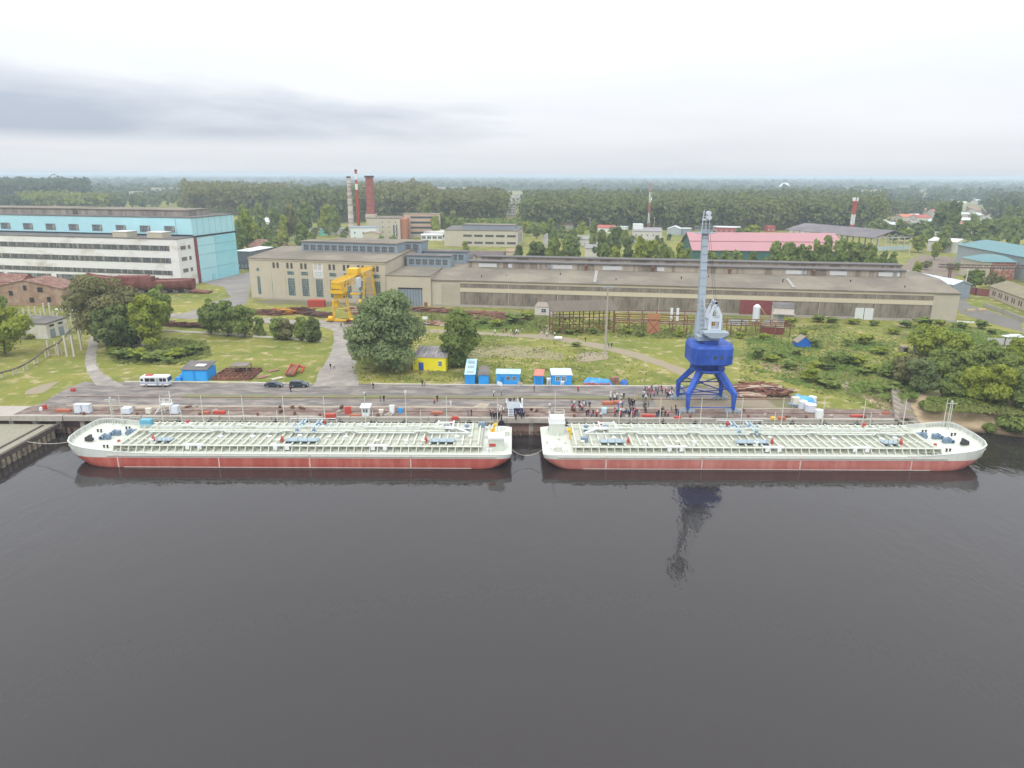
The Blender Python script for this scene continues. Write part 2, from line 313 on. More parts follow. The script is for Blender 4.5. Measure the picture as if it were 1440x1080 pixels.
# ============================================================ QUAY
q = thing('quay', 'long weathered concrete quay with pillars and dark openings along the river', 'quay', (0, 150, 0))
q['kind'] = 'structure'
m = MB(); m.box(-135, 86, 0, 7.4, -.85, .03, 0)
for i in range(38):                                        # worn lip blocks
    x0 = -135+i*5.82; m.box(x0+.05, x0+5.75, -.18-.08*(i % 3), .6, -.95, .16+.05*((i*7) % 3), 0)
m.build('deck_slab', CONC, q)
for i in range(42):
    x0 = -134+i*5.3; m = MB(); m.box(x0, x0+1.0, .5, 1.4, -4.6, -.85); m.build('pillar', CONC, q)
m = MB(); random.seed(4)
for i in range(170):
    x0 = -130+i*1.27; m.cyl((x0, .55, -5), (x0, .55, -3.0+random.uniform(-.15, .15)), .5, 6)
m.build('sheet_piling', M('rusty_sheet_piling', (.15, .10, .075), .4, .8, .9, col2=(.25, .2, .15)), q)
m = MB(); m.box(-130, -92, 2.4, 2.7, -4, -.86); m.box(-92, 86, .62, 2.7, -4.6, -.86); m.build('back_wall', M('quay_brown_wall', (.27, .175, .135), .3, .25, .9, col2=(.17, .12, .10), amt=.8), q)
# tyre fenders and bollards
for i, px in enumerate(range(235, 1260, 47)):
    if 715 < px < 770: continue
    x = (px-720)/1000*153
    t_ = thing('tyre_fender', 'black rubber tyre fender hanging on the quay face behind the barges', 'tyre', (x, 149.6, -.9), 0, 'tyre fenders on the quay face')
    m = MB(); m.cyl((0, -.28, 0), (0, .1, 0), .62, 12, mi=0); m.build('tyre', BLACKR, t_)
    m = MB(); m.beam((0, -.1, .4), (0, .1, 1.25), .06); m.build('chain', RUST, t_)
proto = None
for i, x in enumerate([-96, -84, -70, -57, -43, -30, -17, -4, 3.5, 14, 27, 40, 53, 66, 79]):
    if proto is None:
        proto = thing('bollard', 'rusty iron mooring bollard on the quay edge', 'bollard', (x, 151.0, .03), 0, 'mooring bollards on the quay edge')
        MB().cyl((0, 0, 0), (0, 0, .5), .24, 8).build('post', RUST, proto); MB().cyl((0, 0, .45), (0, 0, .72), .42, 8, .32).build('cap', RUST, proto)
    else: copy_tree(proto, (x, 151.0, .03))
# slanting retaining wall at the right end of the quay
m = MB(); W1 = [(85.2, 149.5, .5), (97.2, 175, 1.0), (99.6, 172, -.6), (92.6, 149.5, -3.6)]
m.add(W1+[(x, y+.3, z-.6) for x, y, z in W1], [(0, 3, 2, 1), (4, 5, 6, 7), (0, 1, 5, 4), (1, 2, 6, 5), (2, 3, 7, 6), (3, 0, 4, 7)])
for k in range(8): f = k/7.0; m.beam(Vector(W1[0]).lerp(Vector(W1[1]), f)+Vector((0, 0, .1)), Vector(W1[3]).lerp(Vector(W1[2]), f)+Vector((0, 0, .1)), .3, .3)
tag(m.build('retaining_wall', WOODG), 'slanting grey plank-faced retaining wall between the quay end and the sandy beach', 'wall')
# low pier at the left edge
pr = thing('pier', 'low weathered concrete pier with timber-faced wall at the left edge', 'pier', (-101, 146.5, -1.6)); pr['kind'] = 'structure'
MB().box(-60, 0, -70, 3, -.5, 0).build('deck', M('pier_deck', (.30, .28, .22), .25, .3, .9, col2=(.19, .19, .12), amt=.7), pr)
MB().box(-60, -.25, -69.5, 1.5, -4, -.5).build('wall', M('pier_wall', (.21, .17, .13), .35, .5, .9, col2=(.1, .08, .06), amt=.8), pr)
m = MB(); m.box(-.5, .25, -70, 3, -.7, .25); m.box(-3.2, -2.7, -70, 2, 0, .18); m.build('kerb', M('pier_kerb', (.10, .08, .065), .4, .8, .9), pr)
m = MB()
for k in range(44): m.box(-.3, .22+.1*(k % 2), -69+k*1.6, -68.05+k*1.6, -3.3, -.75)
m.build('fender_piles', M('fender_timber', (.33, .28, .2), .35, 1, .9, col2=(.16, .12, .09), amt=.8, thr=(.45, .55)), pr)
# ============================================================ BARGES
BL = 90.3; HB = 8.6
def halfb(x, xmin, xmax, hb, far=False):
    tb = (x-(xmax-7.5))/7.5; ts = ((xmin+2.0)-x)/2.0; b = hb
    if tb > 0:
        tb = min(1, tb); K = ((0, 1), (.3, .995), (.62, .97), (.85, .90), (.95, .78), (.99, .5), (1, 0)) if far else ((0, 1), (.3, .975), (.58, .89), (.82, .72), (.95, .45), (1, 0))
        for (a, c_), (d, e) in zip(K, K[1:]):
            if a <= tb <= d: b *= c_+(e-c_)*(tb-a)/(d-a); break
    if ts > 0: b -= .75*min(1, ts)**2
    return b
def barge(label, x0, sx, seed):
    rnd = random.Random(seed)
    root = thing('tanker_barge', label, 'barge', (x0, 139.4, WZ), 0, None)
    P = lambda x, y, z: (sx*x, y, z)
    def bx(m, xa, xb, ya, yb, za, zb, mi=0): m.box(min(sx*xa, sx*xb), max(sx*xa, sx*xb), ya, yb, za, zb, mi)
    levels = [(-1.0, 7.5, 84.5, 7.8), (0.0, 3.4, 87.0, 8.5), (.35, 2.7, 87.5, 8.6), (1.2, 1.4, 88.6, 8.6), (2.2, .25, 89.6, 8.6), (3.0, 0, BL, 8.6)]
    NS = 60
    def ring(z, xmin, xmax, hb):
        pts = []
        us = [0, .25, .5, .8, 1.2, 2.0]+[2.0+(xmax-xmin-10.0)*k/40 for k in range(1, 41)]
        us += [xmax-xmin-8.0+.0001+8.0*(1-(1-k/18)**1.9) for k in range(0, 19)]
        xs_ = [xmin+u for u in us]
        for x in xs_: pts.append((x, -halfb(x, xmin, xmax, hb), z))
        for x in xs_[::-1][1:]: pts.append((x, halfb(x, xmin, xmax, hb, True), z))
        return pts
    def sheer(x): return 3.0+(0 if x < 74 else 1.75*((x-74)/(BL-74))**1.3)
    rings = [ring(*l) for l in levels]; top = ring(3.0, 0, BL, 8.6); n = len(top)
    m = MB()
    allr = rings[:5]+[[(x, y, sheer(x)-(0 if x < 72 else 0)) for x, y, z in top]]
    for r in allr: m.v += [P(*p) for p in r]
    for k in range(len(allr)-1):
        mi = 0 if k < 4 else 1
        for i in range(n):
            j = (i+1) % n; m.f.append((k*n+i, k*n+j, (k+1)*n+j, (k+1)*n+i)); m.mi.append(mi); m.sm.append(True)
    # draught stripes and weld seams on the near side, white boot line
    for xs_ in ((20, 40, 58, 78) if sx < 0 else (12.5, 31.5, 51, 73)):
        m.box(sx*xs_-.12, sx*xs_+.12, -8.62, -8.5, .1, 2.35, 2); m.box(sx*xs_-.35, sx*xs_+.35, -8.625, -8.5, 2.2, 2.9, 2)
    bx(m, 8, 77, -8.585, -8.5, .10, .26, 2)
    hull = m.build('hull', [RED if sx < 0 else M('faded_hull_red', (.45, .155, .125), .14, .5, .6, col2=(.52, .25, .2), amt=.7, thr=(.45, .7), stretch=(1.3, 1, .25)), WHITE if 0 else M('hull_cream_white', (.60, .625, .575), .08, .5, .5, col2=(.42, .38, .30), amt=.45, thr=(.52, .7), stretch=(1.6, 1, .25)), M('hull_chalk_mark', (.62, .48, .44), .2, 1, .7)], root)
    m = MB(); bx(m, 3, 80, -8.76, -8.55, 2.50, 2.66); bx(m, 3, 80, 8.55, 8.76, 2.50, 2.66); m.build('rubbing_strake', M('strake_grey', (.42, .42, .36), .15, 1, .6), root)
    # deck
    m = MB(); dz = [(x, y*.985, sheer(x)-(.02 if x < 72 else .02+.8*min(1, max(0, x-74)/6))) for x, y, z in top]
    m.v = [P(*p) for p in dz]; nn = (n+1)//2+0
    for i in range(nn-1):
        j = n-1-i
        a = i; b = i+1; c_ = (n-i-1) % n; d = (n-i) % n
        m.f.append((a, b, c_, d)); m.mi.append(0); m.sm.append(False)
    m.build('deck', [CREAMD if 0 else M('foredeck_paint', (.58, .60, .53), .08, .4, .5, col2=(.5, .49, .42), amt=.4)], root)
    # trunk with stiffeners showing dark gaps below its edge
    T0, T1 = 6.1, 79.5
    m = MB(); m.xprism([(-6.4, 3.0), (6.4, 3.0), (6.4, 4.0), (-6.4, 4.0)], min(sx*T0, sx*T1), max(sx*T0, sx*T1)); m.build('trunk', CREAMD, root)
    m = MB()
    for s in (-1, 1): bx(m, T0-.2, T1+.2, min(s*6.4, s*6.95), max(s*6.4, s*6.95), 4.0, 4.12)
    m.build('trunk_edge', CREAM, root)
    for s_ in (-1, 1):
        o0 = MB().add([(-.07, s_*6.4, 0), (-.07, s_*7.6, 0), (-.07, s_*6.9, 1), (-.07, s_*6.4, 1), (.07, s_*6.4, 0), (.07, s_*7.6, 0), (.07, s_*6.9, 1), (.07, s_*6.4, 1)],
                      [(0, 1, 2, 3), (7, 6, 5, 4), (0, 4, 5, 1), (1, 5, 6, 2), (2, 6, 7, 3), (3, 7, 4, 0)]).build('trunk_bracket', CREAM, root, (sx*(T0+.5), 0, 3.0))
        x = T0+2.05
        while x < T1:
            o = o0.copy(); o.location = (sx*x, 0, 3.0); sc.collection.objects.link(o); x += 1.55
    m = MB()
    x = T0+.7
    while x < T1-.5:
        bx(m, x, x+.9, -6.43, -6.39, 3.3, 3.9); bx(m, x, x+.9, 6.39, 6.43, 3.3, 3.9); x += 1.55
    m.build('trunk_shadow_gaps', M('gap_shade_olive', (.26, .27, .22), .2, 1, .8), root)  # shade between the brackets, painted as darker panels on the trunk side
    # transverse deck beams, each its own part
    bm0 = None; x = T0+.6
    while x < T1-.2:
        if bm0 is None:
            b0 = MB(); b0.box(-.08, .08, -6.5, 6.5, 0, .42); b0.box(-.15, .15, -6.5, 6.5, .40, .47); bm0 = b0.build('deck_beam', CREAM, root, (sx*x, 0, 4.0))
        else:
            o = bm0.copy(); o.location = (sx*x, 0, 4.0); sc.collection.objects.link(o)
        x += 1.62
    # centre walkway and pipelines
    m = MB(); bx(m, 14, 78, -.35, .55, 4.85, 4.95)
    x = 14.5
    while x < 78:
        bx(m, x, x+.1, -.3, -.2, 4.5, 5.8); bx(m, x, x+.1, .4, .5, 4.5, 5.8); x += 3.1
    for yy in (-.25, .45):
        bx(m, 14, 78, yy-.03, yy+.03, 5.75, 5.82); bx(m, 14, 78, yy-.03, yy+.03, 5.35, 5.4)
    m.build('walkway', CREAM, root)
    for (ya, r, off) in ((1.6, .17, 0), (2.2, .13, .3), (-1.1, .15, .1)):
        m = MB(); pts = [(8.5, ya)]
        xx = 16+off*10
        while xx < 72:
            pts += [(xx, ya), (xx+.6, ya+1.0), (xx+2.6, ya+1.0), (xx+3.2, ya)]; xx += rnd.uniform(11, 15)
        pts.append((75, ya))
        for a, b in zip(pts, pts[1:]): m.cyl(P(a[0], a[1], 4.85+off*.2), P(b[0], b[1], 4.85+off*.2), r, 6)
        m.build('pipeline', M('pipe_grey_white', (.58, .62, .60), .08, 1, .4), root)
    # long coamings
    for yy in (-4.0, 3.6):
        m = MB(); bx(m, T0+1, T1-1, yy, yy+.12, 4.0, 4.5); m.build('girder', CREAM, root)
    # small hatches, vents
    for i in range(22):
        x = T0+2.2+i*3.2+rnd.uniform(-.5, .5); y = rnd.choice((-5.3, -2.6, 4.6, -3.2, 3.0)); m = MB()
        m.cyl(P(x, y, 4.0), P(x, y, 4.75), .42, 8); m.cyl(P(x, y, 4.75), P(x, y, 4.85), .5, 8); m.build('tank_hatch', WHITE if i % 3 else CREAM, root)
    # white raised edge boxes
    for x in (24.5, 44.0, 61.5):
        m = MB(); bx(m, x, x+4.2, -6.9, -6.2, 4.0, 4.3); bx(m, x+.4, x+1.2, -7.0, -6.3, 3.3, 4.1); bx(m, x+2.8, x+3.6, -7.0, -6.3, 3.3, 4.1); m.build('edge_platform', WHITE, root)
    # blue grey manifold platforms with red fire boxes
    BG = M('blue_grey_plate', (.30, .38, .42), .1, 1, .5)
    for (xa, xb) in ((11.5, 16.5), (39, 45.5), (68.5, 71.5)):
        m = MB(); bx(m, xa, xb, -5.6, -3.8, 4.55, 4.7)
        for q_ in range(4): bx(m, xa+(xb-xa)*q_/3.3, xa+(xb-xa)*q_/3.3+.1, -5.6, -5.5, 4.0, 5.3)
        m.build('platform', BG, root)
        xr = xb+.8 if sx > 0 else xb+.8
        m = MB(); m.cyl(P(xr, -5.0, 4.3), P(xr, -5.0, 5.0), .32, 8); m.cyl(P(xr, -5, 5.2), P(xr, -5, 5.5), .3, 8, .1); m.build('fire_monitor', REDP, root)
        m = MB(); m.cyl(P(xa+1.5, 5.8, 4.2), P(xa+1.5, 5.8, 5.0), .4, 8); m.build('fire_monitor', REDP, root)
    # cross over manifolds
    for xm in (41.0, 44.5):
        m = MB(); m.cyl(P(xm, -1.5, 5.0), P(xm, 6.3, 5.0), .2, 6); m.cyl(P(xm+.8, 1.0, 5.0), P(xm+.8, 6.3, 5.0), .14, 6)
        m.build('crossover_pipe', M('pale_blue_pipe', (.45, .60, .68), .1, 1, .4), root)
        m = MB(); m.cyl(P(xm, -.8, 4.6), P(xm, -.8, 5.5), .35, 8); m.cyl(P(xm, 3.5, 4.6), P(xm, 3.5, 5.4), .3, 8); m.build('valve', BLUEP, root)
    m = MB(); bx(m, 38, 48, 6.2, 6.35, 5.3, 5.4)
    for q_ in range(6): bx(m, 38+2*q_, 38.08+2*q_, 6.2, 6.3, 4, 5.4)
    m.build('manifold_rail', WHITE, root)
    m = MB(); bx(m, 38.4, 47.2, 4.35, 5.25, 4.1, 4.22)
    for q_ in range(10): bx(m, 38.5+q_*.9, 39.0+q_*.9, 4.4, 5.2, 4.2, 4.55)
    m.build('hose_tray', BG, root)
    # stern pump set
    m = MB(); m.cyl(P(11, 1.5, 4.9), P(14, 2.5, 4.9), .25, 6); m.cyl(P(9, -1, 5), P(12, 1.8, 5), .22, 6); m.cyl(P(12.5, 1, 5.0), P(12.5, 6, 5.0), .2, 6); m.cyl(P(15.8, 1, 5.0), P(15.8, 6, 5.0), .2, 6); m.cyl(P(12.5, 5.0, 5.0), P(15.8, 5.0, 5.0), .16, 6)
    m.build('pump_pipes', WHITE, root)
    m = MB(); m.cyl(P(9.5, 2.5, 4.2), P(9.5, 2.5, 5.4), .5, 8); m.cyl(P(13.8, 3.2, 4.2), P(13.8, 3.2, 5.2), .45, 8); m.build('pump', BLUEP, root)
    # tall thin posts along the far edge of the trunk
    for i in range(9):
        x = 17.2+i*8.85-(0 if sx > 0 else 3); m = MB(); m.cyl(P(x, 7.2, 3.0), P(x, 7.2, 10.2), .10, 6, .06); m.box(sx*x-.25, sx*x+.25, 7.0, 7.4, 3, 3.3); m.build('mast_post', CREAM, root)
    for i in range(6):
        x = 20+i*10.5; m = MB(); m.cyl(P(x, 8.2, 3.0), P(x, 8.2, 6.6), .07, 6); m.build('lamp_post', CREAM, root)
    # railing along the far side
    m = MB(); x = 4.0
    while x < 74: m.cyl(P(x, 8.35, 3.0), P(x, 8.35, 4.1), .045, 4, cap=False); x += .78
    for z in (3.5, 4.1): bx(m, 4, 74, 8.32, 8.39, z-.035, z+.035)
    m.build('railing', M('rail_cream_grey', (.50, .52, .46), .1, 1, .5), root)
    # bulwark at the bow with frames inside
    m = MB(); bow = [(x, y) for x, y, z in top if x > 72]
    for a, b in zip(bow, bow[1:]):
        za, zb = sheer(a[0]), sheer(b[0]); ia = (a[0]-.16 if abs(a[1]) < 8.2 else a[0], a[1]*.975); ib = (b[0]-.16 if abs(b[1]) < 8.2 else b[0], b[1]*.975)
        m.add([P(a[0], a[1], za), P(b[0], b[1], zb), P(ib[0], ib[1], zb), P(ia[0], ia[1], za), P(a[0]+.03, a[1]*1.004, za+.14), P(b[0]+.03, b[1]*1.004, zb+.14), P(ib[0], ib[1], zb+.14), P(ia[0], ia[1], za+.14)],
              [(4, 5, 6, 7), (0, 1, 5, 4), (3, 2, 6, 7)])
        m.add([P(ia[0], ia[1], za-1.0), P(ib[0], ib[1], zb-1.0), P(ib[0], ib[1], zb), P(ia[0], ia[1], za)], [(0, 1, 2, 3)])
    m.build('bulwark', M('bulwark_white', (.56, .58, .54), .08, 1, .5), root)
    m = MB()
    for a in bow[::1]:
        if -8.55 < a[1] < 8.55:
            z = sheer(a[0]); MB().beam(P(a[0]-.2, a[1]*.95, z-.9), P(a[0]-.25, a[1]*.96, z), .09, .3).build('bulwark_frame', M('rail_cream_grey', (.4, .4, .4)), root)
    x = 72.0
    while x < 84: m.beam(P(x, 8.35, 3.0), P(x, 8.35, sheer(x)+.75), .06); x += .8
    m.beam(P(72, 8.35, 4.1), P(84, 8.35, sheer(84)+.75), .07); m.beam(P(72, 8.35, 3.05), P(84, 8.35, sheer(84)-.1), .05)
    m.build('foredeck_rail', M('rail_cream_grey', (.4, .4, .4)), root)
    # windlasses
    for (x, y) in ((84.2, 1.8), (84.9, -.8), (81.6, 3.2)):
        z = sheer(x)-.9; m = MB(); m.cyl(P(x, y-.9, z+.45), P(x, y+.9, z+.45), .22, 10); m.cyl(P(x, y-.9, z+.45), P(x, y-.75, z+.45), .5, 10); m.cyl(P(x, y+.1, z+.45), P(x, y+.25, z+.45), .5, 10); m.cyl(P(x, y+.75, z+.45), P(x, y+.9, z+.45), .5, 10)
        bx(m, x-1.1, x+.6, y-.55, y+.15, z, z+.35); bx(m, x-1.5, x-.6, y-.4, y+.4, z, z+1.0); m.build('windlass', BLUEP, root)
    for (x, y) in ((83, 5.4), (82, -5.2), (87.3, 2.2), (87, -2.6), (2, -6), (2, 6), (4.5, -7), (4.5, 7)):
        z = 3.0 if x < 20 else sheer(x)-.95; m = MB()
        for d in (-.35, .35): m.cyl(P(x+d, y, z), P(x+d, y, z+.7), .16, 8); m.cyl(P(x+d, y, z+.62), P(x+d, y, z+.72), .24, 8)
        m.build('bitts', DARK if x > 20 else WHITE, root)
    m = MB(); bx(m, 85.6, 87.2, -3.4, -2.9, 3.6, 4.2); bx(m, 86.9, 87.3, -3.2, -1.2, 3.6, 4.3); m.cyl(P(86.2, -3.2, 4.1), P(87.1, -1.4, 4.2), .2, 6); m.build('anchor_gear', M('black_gear', (.05, .05, .05), .2, 1), root)
    if sx < 0:
        m = MB(); m.box(-79.3, -77.0, 3.5, 5.0, 4.2, 5.7); m.build('deck_locker', M('sky_blue_paint', (.13, .38, .50), .08, 1, .5), root)
    m = MB(); m.cyl(P(79.6, -4.5, 3.5), P(79.6, -4.5, 4.3), .3, 8); m.build('red_drum', REDP, root)
    m = MB(); m.cyl(P(80, .2, 3.5), P(80, .2, 4.9), .45, 8); m.build('vent', BLUEP, root)
    # bow lattice mast
    m = MB(); xb = 86.0 if sx < 0 else 88.0
    for dy in (-.35, .35): m.beam(P(xb, 5.6+dy, 3.9), P(xb, 5.6+dy, 9.6), .12)
    for k in range(9): m.beam(P(xb, 5.25, 4.3+k*.6), P(xb, 5.95, 4.3+k*.6), .08)
    m.beam(P(xb-1.2, 5.6, 9.6), P(xb+1.2, 5.6, 9.6), .12); m.cyl(P(xb, 5.6, 9.6), P(xb, 5.6, 10.2), .2, 6); m.build('bow_mast', M('rail_cream_grey', (.4, .4, .4)), root)
    # stern deckhouse
    yh = -4.6 if sx < 0 else 4.6
    xh = (1.6, 4.6) if sx < 0 else (1.8, 5.0)
    hs = MB(); bx(hs, xh[0], xh[1], yh-1.6, yh+1.6, 3.0, 5.4); ho = hs.build('deckhouse', M('deckhouse_cream', (.56, .60, .52), .07, 1, .5), root)
    hs = MB(); bx(hs, xh[0]-.15, xh[1]+.15, yh-1.7, yh+1.7, 5.4, 5.75)
    if sx > 0: bx(hs, xh[0], xh[1], yh-1.6, yh+1.6, 5.75, 6.6)
    hs.build('roof', WHITE, ho)
    if sx > 0:
        hs = MB()
        for a, b in ((xh[0], yh-1.6), (xh[1], yh-1.6), (xh[0], yh+1.6), (xh[1], yh+1.6)): hs.beam(P(a, b, 6.6), P(a, b, 7.7), .08)
        for z in (7.2, 7.7):
            hs.beam(P(xh[0], yh-1.6, z), P(xh[1], yh-1.6, z), .06); hs.beam(P(xh[0], yh+1.6, z), P(xh[1], yh+1.6, z), .06); hs.beam(P(xh[0], yh-1.6, z), P(xh[0], yh+1.6, z), .06); hs.beam(P(xh[1], yh-1.6, z), P(xh[1], yh+1.6, z), .06)
        hs.build('roof_rail', M('rail_cream_grey', (.4, .4, .4)), ho)
    else:
        hs = MB(); bx(hs, 3.2, 4.5, -6.28, -6.2, 3.9, 4.5); hs.build('lifebuoy_box', REDP, ho)
    m = MB(); m.cyl(P(3.0, 0 if sx < 0 else 4.6, 3.0), P(3.0, 0 if sx < 0 else 4.6, 12.2), .1, 6, .06); m.build('stern_mast', CREAM, root)
    m = MB(); xv, yv = (3.8, 3.6) if sx < 0 else (6.0, .6)
    m.cyl(P(xv, yv, 3.0), P(xv, yv, 4.9), .22, 8); m.cyl(P(xv, yv, 4.9), P(xv-.5, yv-.3, 5.3), .36, 8); m.cyl(P(xv+.5, yv+.4, 3.), P(xv+.5, yv+.4, 4.), .3, 8); m.build('vent_cowl', M('yellow_paint', (.8, .5, .03), .1, 1, .5), root)
    for (x, y) in (((6.5, 5.2), (1.2, 3)) if sx < 0 else ((8.6, -3.6), (3.2, -6.0))):
        m = MB(); bx(m, x-.7, x+.7, y-.5, y+.5, 3.9 if x > 6 else 3.0, 5.0 if x > 6 else 3.9); m.build('equipment_box', BLUEP if x > 6 else CREAM, root)
    for i in range(7):
        x, y = rnd.uniform(1, 6), rnd.uniform(-6.5, 6.5); m = MB(); m.cyl(P(x, y, 3.0), P(x, y, 3.0+rnd.uniform(.4, .9)), rnd.uniform(.15, .3), 8); m.build('deck_fitting', WHITE if i % 2 else CREAM, root)
    return root
barge('cream and red tanker barge moored on the left, its bow pointing left', 0.0, -1, 3)
barge('cream and faded red tanker barge moored on the right under the blue crane', 6.2, 1, 8)
# mooring rope sagging between the sterns, and from the bow
def rope(label, a, b, sag, r=.06):
    m = MB(); n = 12; pts = []
    for i in range(n+1):
        t_ = i/n; p = Vector(a).lerp(Vector(b), t_); p.z -= sag*4*t_*(1-t_); pts.append(p)
    for p, q_ in zip(pts, pts[1:]): m.cyl(p, q_, r, 5, cap=False)
    tag(m.build('mooring_rope', M('rope', (.5, .47, .4), .1, 1)), label, 'rope')
rope('pale mooring rope sagging between the two barge sterns', (-.3, 134.6, -1.0), (6.5, 134.6, -1.0), 1.6, .055)
rope('mooring rope from the left barge bow to the low pier', (-88.6, 134, .3), (-101, 138.5, -1.5), .5)
# ============================================================ PORTAL CRANE
cr = thing('portal_crane', 'blue portal harbour crane with grey jib raised upright on the quay', 'crane', (45.3, 159.5, 0))
hx, hy = 5.2, 5.1
for sx_ in (-1, 1):
    for sy_ in (-1, 1):
        kx, ky = sx_*hx, sy_*hy; m = MB()
        m.beam((kx, ky, .9), (kx, ky, 4.9), .62, .7, w2=1.0)
        m.beam((kx, ky, 4.55), (sx_*1.9, sy_*1.9, 9.6), 1.0, 1.0, w2=1.3)
        leg = m.build('leg', CRANEB, cr)
        for d in (-1.0, 1.0):
            b = MB(); b.box(kx+d-.75, kx+d+.75, ky-.3, ky+.3, .35, .85)
            for e in (-.42, .42): b.cyl((kx+d+e, ky-.22, .36), (kx+d+e, ky+.22, .36), .34, 10)
            b.build('bogie', GREYM, leg)
        b = MB(); b.beam((kx-1.2, ky, 1.0), (kx+1.2, ky, 1.0), .35, .4); b.build('bogie_beam', GREYM, leg)
for sy_ in (-1, 1):
    m = MB(); m.cyl((-hx, sy_*hy, 1.35), (hx, sy_*hy, 1.35), .12, 6); m.build('tie_bar', CRANEB, cr)
for a, b in (((-hx*.82, -hy*.82, 5.5), (hx, hy, 1.5)), ((hx*.82, -hy*.82, 5.5), (-hx, hy, 1.5)), ((-hx*.75, hy*.75, 6), (hx, hy, 2.5)), ((hx*.75, hy*.75, 6), (-hx, hy, 2.5)), ((-hx, hy, 4.6), (hx, hy, 4.6)), ((-hx, -hy*.9, 4.0), (-hx, hy, 4.0)), ((hx, -hy*.9, 4.0), (hx, hy, 4.0))):
    m = MB(); m.cyl(a, b, .13, 6); m.build('brace', M('crane_blue_dark', (.02, .06, .28), .1, 1), cr)
m = MB(); m.cyl((0, 0, 9.2), (0, 0, 9.55), 4.0, 28, mi=0); m.cyl((0, 0, 8.6), (0, 0, 9.2), 2.7, 24, 3.3); m.build('ring_platform', CRANEB, cr)
m = MB()
for k in range(28):
    a = k*math.pi/14; a2 = (k+1)*math.pi/14; m.beam((3.9*math.cos(a), 3.9*math.sin(a), 9.5), (3.9*math.cos(a), 3.9*math.sin(a), 10.4), .05); m.beam((3.9*math.cos(a), 3.9*math.sin(a), 10.4), (3.9*math.cos(a2), 3.9*math.sin(a2), 10.4), .05)
m.build('ring_rail', CRANEB, cr)
m = MB(); m.cyl((0, 0, 9.5), (0, 0, 11.2), 2.6, 24, 2.5); m.build('slewing_column', M('crane_blue_dark', (.02, .06, .28)), cr)
# machinery house: a rounded box with flutes
def rr(hx_, hy_, c_, n=3):
    pts = []
    for (sx_, sy_, a0) in ((1, 1, 0), (-1, 1, 90), (-1, -1, 180), (1, -1, 270)):
        for k in range(n+1):
            a = R(a0+90*k/n); pts.append((sx_*(hx_-c_)+c_*math.cos(a), sy_*(hy_-c_)+c_*math.sin(a)))
    return pts
m = MB(); o0 = [(x*.9, y*.9) for x, y in rr(4.7, 4.9, 2.2)]; o1 = rr(4.75, 4.9, 2.0); o3 = [(x*.93, y*.93) for x, y in o1]; nn = len(o1)
zs_ = [(o0, 10.9), (o1, 11.3), (o1, 14.9), (o3, 15.5)]
for pl, z in zs_: m.v += [(x, y, z) for x, y in pl]
for k in range(3):
    for i in range(nn): m.f.append((k*nn+i, k*nn+(i+1) % nn, (k+1)*nn+(i+1) % nn, (k+1)*nn+i)); m.mi.append(0); m.sm.append(False)
m.f.append(tuple(range(nn-1, -1, -1))); m.f.append(tuple(range(3*nn, 4*nn))); m.mi += [0, 0]; m.sm += [False, False]
for i in range(-8, 9): m.box(i*.5-.05, i*.5+.05, -4.97, -4.85, 11.4, 14.8)
house = m.build('machinery_house', CRANEB, cr)
for x in (.2, 1.7, 3.6):
    m = MB(); m.box(x-.35, x+.35, -5.02 if x < 3 else -4.75, -4.8 if x < 3 else -4.5, 12.7, 13.4); m.build('window', GLASS, house)
m = MB()
for i in range(nn):
    a, b = o3[i], o3[(i+1) % nn]; m.beam((*a, 15.45), (*a, 16.4), .05); m.beam((*a, 16.4), (*b, 16.4), .05); m.beam((*a, 15.9), (*b, 15.9), .04)
m.build('roof_rail', CRANEB, house)
m = MB(); m.box(-1.6, 1.6, -1.8, 1.4, 15.4, 16.2); m.build('roof_base', CRANEB, cr)
m = MB(); m.box(-2.2, 1.8, -1.6, 2.2, 16.2, 17.8); m.box(-3.2, -.6, -2.0, 1.0, 16.2, 17.2); m.build('winch_base', GREYM, cr)
m = MB(); m.yprism([(-2.5, 18.6), (3.0, 18.6), (3.0, 18.2), (1.4, 17.35), (-1.0, 17.35), (-2.5, 18.2)], -4.4, -1.6); m.build('counterweight', GREYM, cr)
# A-frame: two tapering plates with arched openings
for yy in (-1.5, 1.2):
    m = MB()
    m.yprism([(-1.0, 18.4), (-.35, 18.4), (-.35, 21.9), (0.05, 23.3), (-.1, 24.4), (-1.0, 22.2)], yy, yy+.25)
    m.yprism([(1.4, 18.4), (2.0, 18.4), (2.0, 22.0), (.75, 24.6), (.3, 23.3), (1.4, 21.9)], yy, yy+.25)
    m.yprism([(-.35, 20.6), (1.4, 20.6), (1.4, 21.3), (-.35, 21.3)], yy, yy+.25); m.yprism([(-.1, 24.0), (.9, 24.0), (.6, 25.2), (.2, 25.2)], yy, yy+.25); m.yprism([(-.35, 18.4), (1.4, 18.4), (1.4, 18.9), (-.35, 18.9)], yy, yy+.25)
    m.build('a_frame_plate', M('pale_crane_grey', (.55, .60, .66), .08, 1, .5), cr)
m = MB(); m.cyl((.4, -1.5, 24.8), (.4, 1.4, 24.8), .35, 8); m.beam((-.9, -1.4, 21), (-.9, 1.4, 21), .3); m.beam((1.9, -1.4, 21), (1.9, 1.4, 21), .3); m.cyl((2.4, 0, 18.5), (2.4, 0, 20.6), .3, 8); m.build('a_frame_cross', GREYM, cr)
